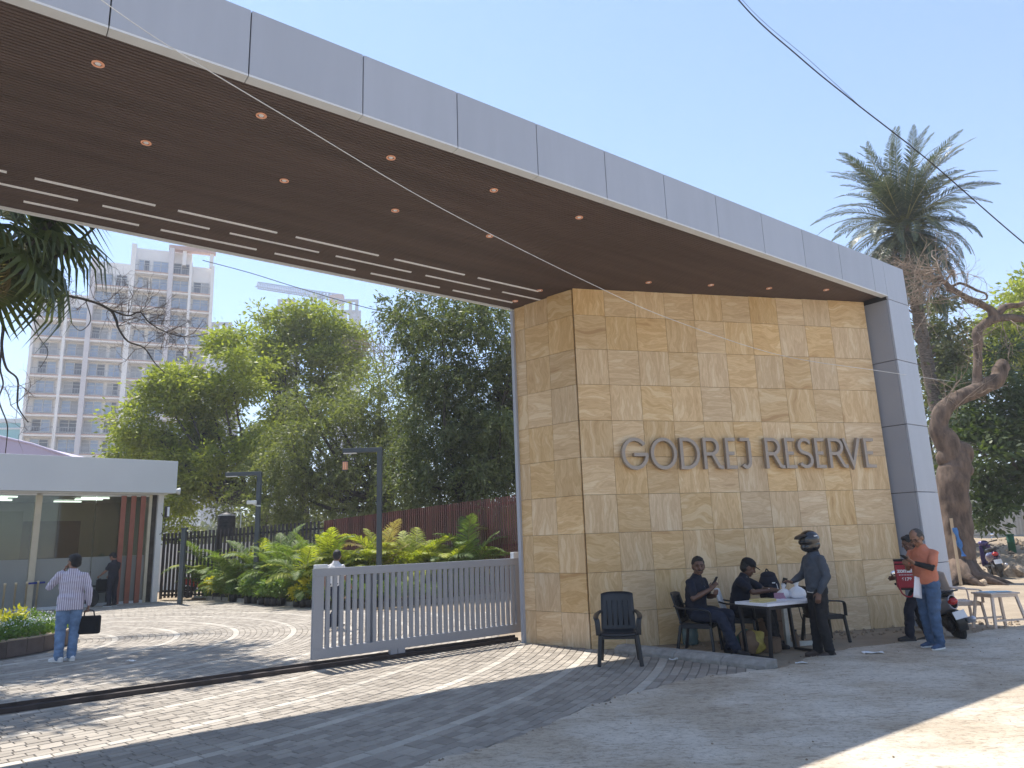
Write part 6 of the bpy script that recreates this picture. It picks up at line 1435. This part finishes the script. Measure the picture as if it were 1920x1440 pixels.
    mb.capsule([hp(-.022, .083, -.062), hp(0, .090, -.060), hp(.022, .083, -.062)], [.008 * s] * 3, 6)
    body = organic(mb, 'body', sk, t, .0085, 1)
    for q in (-1, 1):
        e = MB(); e.ball(hp(q * .031, .080, .006), V_((.012, .007, .0055)) * s, 8, 6, r3); e.build('eye', M['eye'], t, True)
        e = MB(); e.capsule([hp(q * .014, .092, .027), hp(q * .048, .082, .028)], [.0045 * s, .003 * s], 6); e.build('eyebrow', M['hair'], t, True)
    e = MB(); e.capsule([hp(-.02, .093, -.063), hp(0, .098, -.061), hp(.02, .093, -.063)], [.0035 * s] * 3, 6); e.build('mouth', M['lip'], t, True)
    if moust: e = MB(); e.capsule([hp(-.025, .094, -.05), hp(0, .104, -.046), hp(.025, .094, -.05)], [.005 * s, .007 * s, .005 * s], 6); e.build('moustache', M['hair'], t, True)
    if not helmet:
        hb = MB(); hb.ball(hp(0, -.022, .034), V_((.086, .098, .098 - bald)) * s, 18, 12, r3); hb.ball(hp(0, -.045, -.02), V_((.079, .066, .07)) * s, 14, 10, r3)
        if not bald: hb.ball(hp(0, .03, .09), V_((.066, .052, .036)) * s, 12, 8, r3)
        organic(hb, 'hair', M[hair], t, .009, 1, .006, 40)
    if cap:
        cb = MB(); cb.ball(hp(0, -.012, .062), V_((.093, .106, .078)) * s, 18, 12, r3); cb.tube([hp(0, .05, .05), hp(0, .12, .046), hp(0, .165, .034)], [(.080 * s, .008), (.075 * s, .008), (.05 * s, .006)], 14, True, r3 @ V_((1, 0, 0))); organic(cb, 'cap', M[cap], t, .008, 2)
    if glasses:
        g = MB()
        for q in (-1, 1): g.tube([hp(q * .031 + .021 * math.cos(k * PI / 6), .099, .004 + .016 * math.sin(k * PI / 6)) for k in range(13)], .0028, 5, False); g.bar(hp(q * .05, .097, .008), hp(q * .082, .0, .008), .004)
        g.bar(hp(-.011, .101, .008), hp(.011, .101, .008), .004); g.build('glasses', M['steel_black'], t)
    if helmet:
        hb = MB(); hb.ball(hp(0, -.014, .025), V_((.124, .142, .128)) * s, 24, 16, r3); hb.ball(hp(0, -.02, -.045), V_((.118, .126, .10)) * s, 20, 12, r3); hb.ball(hp(0, .022, -.062), V_((.10, .108, .072)) * s, 18, 12, r3); pass
        ho = organic(hb, 'helmet', mat('glossy_black_shell', (.012, .012, .014), .16, 0, .05, 5, coat=.5), t, .009, 3)
        vz = MB(); vz.tube([hp(0, .07, .10), hp(0, .135, .088), hp(0, .172, .062)], [(.105 * s, .02), (.09 * s, .014), (.06 * s, .008)], 14, True, r3 @ V_((1, 0, 0))); vz.build('peak', M['black'], t, True)
        vs = MB(); vs.ball(hp(0, .004, .008), V_((.119, .137, .07)) * s, 22, 12, r3); vs.build('visor', mat('dark_visor', (.01, .01, .012), .08, 0, .05, 4), t, True)
        lg = MB(); lg.box(hp(-.118, -.045, .07), V_((.012, .05, .014)) * s, r3); lg.build('sticker', M['white'], ho)
    s = s0
    # --- shirt
    col, slv = shirt; sb = MB(); f = (lambda a: a.lerp)
    hemz = P['pel'] - (P['wai'] - P['pel']).normalized() * ((.03 if slv != 'long' else .05) + untuck) * s
    hw = .20 if untuck else .182
    sb.tube([hemz, P['pel'].lerp(P['wai'], .5), P['wai'], P['che'], P['che'].lerp(P['nec'], .55), P['nec'] + up * .005], [(hw * s, (hw - .05) * 1.04 * s * (belly if untuck else 1)), (hw * s, (hw - .046) * s * belly), (.180 * s, .130 * s * belly), (.196 * s, .134 * s), (.165 * s, .105 * s), (.074 * s, .07 * s)], 20, True, lat)
    for a in 'LR':
        root = P['che'].lerp(P['nec'], .55).lerp(P['sh' + a], .5)
        e = P['el' + a]; shp = P['sh' + a]
        if slv == 'short': sb.capsule([root, shp, shp.lerp(e, .70)], [.062 * s, .066 * s, .068 * s], 12)
        else:
            sb.capsule([root, shp, shp.lerp(e, .5), e], [.062 * s, .067 * s, .066 * s, .058 * s], 12); sb.capsule([e, e.lerp(P['wr' + a], .5), e.lerp(P['wr' + a], .93)], [.058 * s, .052 * s, .040 * s], 12)
    if collar: sb.tube([P['nec'] - up * .02 * s, P['nec'] + up * .03 * s], [(.078 * s, .074 * s), (.066 * s, .064 * s)], 16, True, lat)
    so_ = organic(sb, 'shirt', M[col], t, .0105, 6, .010, 9)
    if hem:
        hb = MB(); hb.tube([hemz - up * .022, hemz + up * .004], [(.181 * s, .131 * s), (.182 * s, .132 * s)], 22, True, lat); hb.build('undershirt_hem', M[hem], t, True)
    # --- trousers
    tb2 = MB(); tb2.tube([P['pel'] + (P['wai'] - P['pel']) * .35, P['pel'], P['pel'] - (P['wai'] - P['pel']) * .55], [(.165 * s, .118 * s), (.178 * s, .132 * s), (.13 * s, .108 * s)], 18, True, latp)
    for a in 'LR':
        h_, k_, n_ = P['hi' + a], P['kn' + a], P['an' + a]
        tb2.capsule([h_, h_.lerp(k_, .5), k_], [.108 * s, .098 * s, .08 * s], 14); tb2.capsule([k_, k_.lerp(n_, .5), n_ + V_((0, 0, .0))], [.08 * s, .075 * s, .07 * s], 14)
    organic(tb2, 'trousers', M[trouser], t, .0105, 3, .012, 10)
    if slv == 'short':
        bb = MB(); bb.tube([P['pel'] + up * .015 * s, P['pel'] + up * .055 * s], [(.181 * s, .135 * s)] * 2, 20, True, latp); bb.build('belt', M['shoe_dark'], t, True)
    # --- shoes
    for a in 'LR':
        an, to = P['an' + a], P['t' + a]; d = (to - an); d.z = 0; d.normalize(); heel = an - d * .06 * s
        fl = (to - an).normalized(); sd = V_((d.y, -d.x, 0)); zt_ = V_((0, 0, 1)) if abs((to - an).z) < .12 * s else (sd.cross(fl)); zt_ = zt_ if zt_.z > 0 else -zt_
        dd = sd.cross(zt_); dd = -dd if dd.dot(d) < 0 else dd
        bs = an - zt_ * .085 * s; pt = lambda x, z: bs + dd * x * s + zt_ * z * s
        sh_ = MB(); sh_.capsule([pt(-.055, .045), pt(.02, .05), pt(.10, .04), pt(.165, .032)], [(.038 * s, .042 * s), (.042 * s, .05 * s), (.045 * s, .036 * s), (.036 * s, .026 * s)], 12, sd); sh_.ball(pt(.165, .032), (.04 * s, .04 * s, .025 * s)); sh_.ball(pt(-.055, .045), (.038 * s, .036 * s, .04 * s)); sh_.capsule([pt(-.01, .06), pt(-.015, .10)], [.046 * s, .043 * s], 10)
        o = organic(sh_, 'shoe', M[shoe], t, .008, 2)
        sl_ = MB(); pl_ = [(-.09, -.02), (-.09, .02), (-.06, .038), (.02, .034), (.11, .046), (.175, .036), (.205, 0), (.175, -.036), (.11, -.046), (.02, -.034), (-.06, -.038)]
        vs = [pt(x, 0) + sd * y * s for x, y in pl_] + [pt(x, .024) + sd * y * s * .98 for x, y in pl_]; n_ = len(pl_); sl_.add(vs, [tuple(range(n_)), tuple(range(n_, 2 * n_))[::-1]] + [(i, n_ + i, n_ + (i + 1) % n_, (i + 1) % n_) for i in range(n_)]); sl_.build('sole', M[sole], o, True)
    t['_'] = 0; del t['_']
    return t, P
def world(t, p): return Matrix.Translation(t.location) @ Matrix.Rotation(t.rotation_euler.z, 4, 'Z') @ V_(p)
def phone(t, p, d, up_, label):
    q = world(t, p); rz = Matrix.Rotation(t.rotation_euler.z, 3, 'Z'); z = (rz @ V_(d)).normalized(); y = (rz @ V_(up_)); y = (y - z * y.dot(z)).normalized(); x = y.cross(z)
    mb = MB(); mb.box((0, 0, 0), (.074, .009, .155), Matrix((x, y, z)).transposed()); o = mb.build('phone', M['black'], None, bevel=.003, loc=q); tag(o, label, 'phone'); s = MB(); s.box(y * .0055, (.066, .001, .14), Matrix((x, y, z)).transposed()); s.build('screen', M['eye'], o); return o

# striped shirt material: thin mauve stripes on white
def stripes():
    m, nt, N, L, b = nodes('striped_cloth'); tc = N.new('ShaderNodeTexCoord'); sx = N.new('ShaderNodeSeparateXYZ'); L.new(tc.outputs['Object'], sx.inputs[0])
    n = N.new('ShaderNodeTexNoise'); n.inputs['Scale'].default_value = 5; L.new(tc.outputs['Object'], n.inputs['Vector'])
    a = N.new('ShaderNodeMath'); a.operation = 'MULTIPLY_ADD'; a.inputs[1].default_value = .02; L.new(n.outputs[0], a.inputs[0]); L.new(sx.outputs[0], a.inputs[2])
    k = N.new('ShaderNodeMath'); k.operation = 'MULTIPLY'; k.inputs[1].default_value = 31; L.new(a.outputs[0], k.inputs[0]); f = N.new('ShaderNodeMath'); f.operation = 'FRACT'; L.new(k.outputs[0], f.inputs[0])
    r = ramp(N, [(0, (.62, .58, .66)), (.42, (.66, .62, .70)), (.5, (.22, .17, .26)), (.72, (.20, .16, .24)), (.8, (.62, .58, .66))]); L.new(f.outputs[0], r.inputs[0]); L.new(r.outputs[0], b.inputs['Base Color']); b.inputs['Roughness'].default_value = .85
    n2 = N.new('ShaderNodeTexNoise'); n2.inputs['Scale'].default_value = 16; L.new(tc.outputs['Object'], n2.inputs['Vector']); bp_ = N.new('ShaderNodeBump'); bp_.inputs['Strength'].default_value = .4; bp_.inputs['Distance'].default_value = .02; L.new(n2.outputs[0], bp_.inputs['Height']); L.new(bp_.outputs[0], b.inputs['Normal']); return m
M['stripe'] = stripes()

# 1 man in striped shirt seen from behind
t, P = person('man in a mauve striped shirt and faded jeans seen from behind holding a black bag', gp(122, 1240) + V_((0, 0, 0)), R(28), dict(elL=(-.33, .10, 1.20), wrL=(-.15, .20, 1.45), shL=(-.19, .01, 1.42), wrR=(.27, .0, .87), elR=(.255, -.05, 1.13), tL=(-.26, .14, .03), tR=(-.02, .20, .03), anR=(.08, .0, .085), anL=(-.10, -.03, .085), knR=(.09, .02, .49)), 1.80, 42, 4, shirt=('stripe', 'long'), trouser='denim_light', shoe='white_cloth', belly=1.16, untuck=.09, handL=dict(d=(.35, .25, .9), n=(.8, -.1, -.2), side=(0, -.4, .8), curl=.9), handR=dict(d=(0, 0, -1), n=(-1, 0, 0), curl=1.3))
phone(t, P['wrL'] + V_((.06, .05, .10)), (.2, .1, 1), (1, .2, 0), 'phone held up to the mouth of the striped shirt man')
w_ = world(t, P['wrR']); bg = thing('briefcase', 'black soft briefcase hanging from the right hand of the striped shirt man', 'bag', w_ + V_((0, 0, -.50)), t.rotation_euler.z + R(-20))
mb = MB(); mb.box((.03, 0, .17), (.38, .10, .31)); mb.build('body', M['black_cloth'], bg, bevel=.03, seg=3); mb = MB(); mb.box((.03, -.056, .13), (.30, .012, .2)); mb.build('pocket', M['black_cloth'], bg, bevel=.005)
mb = MB(); mb.tube(bez([(-.06, 0, .32), (-.04, 0, .41), (.08, 0, .41), (.11, 0, .32)], 5), .012, 7); mb.build('handle', M['black'], bg)

# 2 man in navy with the wheelchair
t, P = person('man in navy looking down and pushing the wheelchair by the guardhouse', gp(208, 1137), R(78), dict(elL=(-.23, .10, 1.14), wrL=(-.20, .32, 1.0), elR=(.24, .06, 1.13), wrR=(.2, .3, .98), hed=(0, .07, 1.585), nec=(0, .01, 1.46)), 1.86, 8, 38, shirt=('navy', 'short'), trouser='navy', handL=dict(d=(0, .9, -.3), n=(.3, -.2, -1), side=(1, 0, 0), curl=1.0), handR=dict(d=(0, .9, -.3), n=(-.3, -.2, -1), side=(-1, 0, 0), curl=1.0))

# 3 walker behind the gate
t, P = person('man in a white shirt and dark jeans walking away behind the sliding gate', gp(628, 1180), R(-30), dict(knL=(-.10, .16, .52), anL=(-.10, .22, .10), tL=(-.11, .42, .06), knR=(.10, -.04, .49), anR=(.10, -.30, .14), tR=(.10, -.16, .03), elL=(-.24, -.12, 1.14), wrL=(-.24, -.06, .91), elR=(.24, .04, 1.13), wrR=(.23, .2, .95)), 1.70, 35, 12, shirt=('white_cloth', 'short'), trouser='denim_dark')

SIT = dict(pel=(0, 0, .50), wai=(0, -.02, .645), che=(0, .0, .86), nec=(0, .03, 1.04), hed=(0, .07, 1.175), shL=(-.185, .02, .985), shR=(.185, .02, .985), elL=(-.25, .06, .73), elR=(.25, .06, .73), wrL=(-.07, .26, .80), wrR=(.07, .28, .84), hiL=(-.09, .02, .50), hiR=(.09, .02, .50), knL=(-.13, .43, .50), knR=(.13, .43, .50), anL=(-.13, .47, .085), anR=(.13, .52, .085), tL=(-.16, .67, .03), tR=(.17, .72, .03))
# 4 first seated man
t, P = person('smiling bareheaded man in navy seated with a phone at the left end of the table', (2.82, 12.0, -.02), R(-132), SIT | dict(knL=(-.12, .42, .5), anL=(-.10, .40, .085), tL=(-.14, .60, .03), knR=(.15, .42, .50), anR=(.12, .60, .085), tR=(.15, .78, .03), wrL=(-.04, .27, .76), wrR=(.06, .27, .86), elR=(.26, .09, .74)), 1.90, -52, 4, 'skin_dark', ('navy', 'short'), 'denim_dark', 'shoe_dark', moust=True, belly=1.1, sole='shoe_dark', handL=dict(d=(.6, .5, .3), n=(0, -.6, .5), side=(0, 0, 1), curl=.6), handR=dict(d=(-.2, .5, .7), n=(-.9, .1, .1), side=(0, -.5, .5), curl=.9))
phone(t, P['wrR'] + V_((-.03, .06, .12)), (-.1, .5, .8), (0, -1, .5), 'phone held by the bareheaded seated man')
ly = MB(); ly.tube([P['nec'] + V_((-.06, .05, -.02)), P['che'] + V_((-.03, .135, .02)), P['wai'] + V_((0, .14, .12))], .006, 5); ly.tube([P['nec'] + V_((.06, .05, -.02)), P['che'] + V_((.03, .135, .02)), P['wai'] + V_((0, .14, .12))], .006, 5); ly.build('lanyard', M['white'], t)
# 5 second seated man
t, P = person('capped man in navy seated behind the table and writing', (3.62, 12.46, -.02), R(-122), SIT | dict(wai=(0, .01, .66), che=(0, .06, .86), nec=(0, .12, 1.035), hed=(0, .19, 1.15), shL=(-.180, .09, .98), shR=(.180, .09, .98), elL=(-.28, .33, .80), wrL=(-.12, .55, .81), elR=(.27, .30, .80), wrR=(.10, .52, .82)), 1.84, 22, 26, 'skin_dark', ('navy', 'short'), 'black_cloth', 'shoe_dark', cap='black_cloth', belly=1.1, sole='shoe_dark', handL=dict(d=(.4, .8, 0), n=(0, 0, -1), side=(1, 0, 0), curl=.5), handR=dict(d=(-.2, .9, .1), n=(-.5, 0, -.8), side=(-1, 0, 0), curl=.9))
ly = MB(); ly.tube([P['nec'] + V_((-.06, .05, -.02)), P['che'] + V_((0, .14, -.02))], .006, 5); ly.tube([P['nec'] + V_((.06, .05, -.02)), P['che'] + V_((0, .14, -.02))], .006, 5); ly.build('lanyard', M['white'], t)
wb = MB(); wb.tube([P['wrR'] + V_((0, -.035, 0)), P['wrR'] + V_((0, -.02, 0))], .034, 12); wb.build('bracelet', M['white'], t)
mb = MB(); q = world(t, P['wrR'] + V_((-.02, .12, 0))); mb.bar((0, 0, -.03), (-.02, .02, .1), .008); tag(mb.build('pen', M['white'], None, loc=q), 'pen in the writing hand of the capped man', 'pen')
phone(t, P['wrL'] + V_((.10, .16, .12)), (.1, .3, .9), (-1, -.5, 0), 'dark phone standing tilted up near the carrier bags')

# 6 helmeted man
t, P = person('man in a black full helmet and slate sweatshirt standing at the table end', (4.38, 11.08, -.02), R(96), dict(elL=(-.235, -.05, 1.12), wrL=(-.22, .09, .89), elR=(.24, .06, 1.13), wrR=(.15, .30, 1.03), hed=(0, .04, 1.60), tL=(-.12, .2, .03), tR=(.12, .21, .03), knL=(-.1, .03, .49), anL=(-.10, -.03, .085), anR=(.11, .03, .085)), 1.75, 6, 8, 'skin_dark', ('grey_cloth', 'long'), 'black_cloth', 'sandal', helmet=True, sole='sandal', hem='white_cloth', handL=dict(d=(0, .3, -1), n=(.6, -.4, 0), side=(0, 1, 0), curl=.5), handR=dict(d=(-.2, .8, .2), n=(-.3, 0, -1), side=(-1, 0, .3), curl=.4))
fm = MB(); hh = P['hed']; fm.tube([P['nec'] - V_((0, 0, .02)), P['nec'] + V_((0, .02, .05)), hh - V_((0, -.02, .06))], [(.085, .085), (.078, .08), (.088, .1)], 14); fm.build('neck_gaiter', M['black_cloth'], t, True)

# 8 delivery man (behind)
t, P = person('delivery man in light blue shirt and dark trousers stepping forward behind the orange shirt man', (6.40, 12.08, -.02), R(84), dict(knL=(-.10, .24, .54), anL=(-.10, .28, .13), tL=(-.11, .46, .06), knR=(.10, .0, .49), anR=(.10, -.10, .085), tR=(.10, .12, .03), elL=(-.24, .05, 1.12), wrL=(-.16, .28, 1.02), elR=(.24, .05, 1.12), wrR=(.16, .30, 1.02), hed=(0, .05, 1.59)), 1.66, 0, 16, 'skin_dark', ('blue_shirt', 'short'), 'navy', 'shoe_dark', sole='shoe_dark', handL=dict(d=(.2, .9, 0), n=(1, 0, 0), side=(0, 0, 1), curl=1.0), handR=dict(d=(-.2, .9, 0), n=(-1, 0, 0), side=(0, 0, 1), curl=1.0))
bgp = world(t, V_((-.10, .20, .84))); bg = thing('delivery_bag', 'red delivery bag with white lettering carried by the man in light blue', 'bag', bgp, R(-24))
mb = MB(); mb.box((0, 0, .22), (.30, .26, .42)); mb.build('body', M['red_bag'], bg, bevel=.02, seg=3); mb = MB(); mb.box((0, 0, .435), (.305, .265, .03)); mb.box((0, -.134, .38), (.305, .01, .018)); mb.build('lid', M['black_cloth'], bg, bevel=.006)
mb = MB(); mb.tube(bez([(-.13, -.10, .44), (-.14, -.14, .2), (-.10, -.13, -.06), (.02, -.12, -.12), (.1, -.10, .0)], 5), .012, 6); mb.build('strap', M['red_bag'], bg)
mb = MB(); mb.box((0, .0, .0), (.26, .22, .04)); mb.build('base', M['black_cloth'], bg)
def print_text(txt, size, loc, parent, m, bold=0):
    cu = bpy.data.curves.new('txt', 'FONT'); cu.body = txt; cu.size = size; cu.align_x = 'LEFT'; cu.extrude = .001; cu.offset = bold
    o = bpy.data.objects.new('tmp', cu); C.objects.link(o); dg = bpy.context.evaluated_depsgraph_get(); me = bpy.data.meshes.new_from_object(o.evaluated_get(dg)); bpy.data.objects.remove(o)
    me.materials.clear(); me.materials.append(m); return link('lettering', me, parent, loc, (R(90), 0, 0))
print_text('zomato', .088, (-.125, -.1325, .25), bg, M['white'], .004); print_text('to order call', .026, (-.10, -.1325, .205), bg, M['white'], .0008) if False else None
mb = MB()
for k in range(9): mb.box((-.10 + .022 * k, -.1322, .213), (.014, .002, .012))
mb.build('small_print', M['white'], bg); print_text('6178', .07, (-.075, -.1325, .125), bg, M['white'], .002)

# 7 man in orange polo
t, P = person('greying man with glasses in an orange polo and jeans looking at his phone', (6.08, 11.22, .024), R(112), dict(elL=(-.235, .13, 1.15), wrL=(-.10, .33, 1.23), elR=(.25, .05, 1.13), wrR=(.06, .28, 1.18), nec=(0, .01, 1.46), hed=(0, .075, 1.585), anL=(-.09, .03, .085), tL=(-.12, .24, .03), anR=(.12, -.06, .085), tR=(.14, .15, .03), knL=(-.09, .05, .49), knR=(.11, .0, .49)), 1.72, 8, 30, 'skin', ('orange', 'short'), 'denim', 'shoe_blue', 'hair_grey', bald=.012, glasses=True, belly=1.12, handL=dict(d=(.3, .6, .5), n=(0, -.6, .7), side=(.5, 0, .5), curl=.7), handR=dict(d=(-.3, .6, .3), n=(0, -.3, .9), side=(-.5, 0, .5), curl=.6))
phone(t, P['wrL'] + V_((.05, .09, .075)), (.05, .75, .5), (0, -.6, .8), 'black phone held out by the orange shirt man')
am = MB(); am.capsule([P['elL'] + (P['shL'] - P['elL']) * .2, P['elL'], P['wrL'].lerp(P['elL'], .12)], [.046, .046, .034], 12); am.build('arm_sleeve', M['black_cloth'], t, True)
pq = world(t, V_((-.02, .20, .84))); mb = MB(); vs = []
for j in range(6):
    for k in range(4): vs.append((.03 * math.sin(k * .9 + j * .3) * .5, (k - 1.5) * .055, -.26 + .06 * j))
mb.add(vs, [(j * 4 + k, j * 4 + k + 1, j * 4 + k + 5, j * 4 + k + 4) for j in range(5) for k in range(3)]); o = mb.build('paper_sheaf', M['paper'], None, True, loc=pq + V_((0, 0, .14)), rot=(R(12), 0, t.rotation_euler.z)); sd = o.modifiers.new('s', 'SOLIDIFY'); sd.thickness = .004; tag(o, 'sheaf of white papers held against the waist of the orange shirt man', 'paper')

# ------------------------------------------------------------------ haze
m = bpy.data.materials.new('haze_air'); m.use_nodes = True; nt = m.node_tree; nt.nodes.clear()
ou = nt.nodes.new('ShaderNodeOutputMaterial'); pv = nt.nodes.new('ShaderNodeVolumePrincipled'); pv.inputs['Density'].default_value = .0011; pv.inputs['Color'].default_value = (.95, .96, 1, 1); pv.inputs['Anisotropy'].default_value = .2
nt.links.new(pv.outputs[0], ou.inputs['Volume'])
mb = MB(); mb.box((0, 200, 60), (2000, 2000, 124)); o = mb.build('haze', m); o['kind'] = 'stuff'; o['label'] = 'thin pale haze over the whole place'
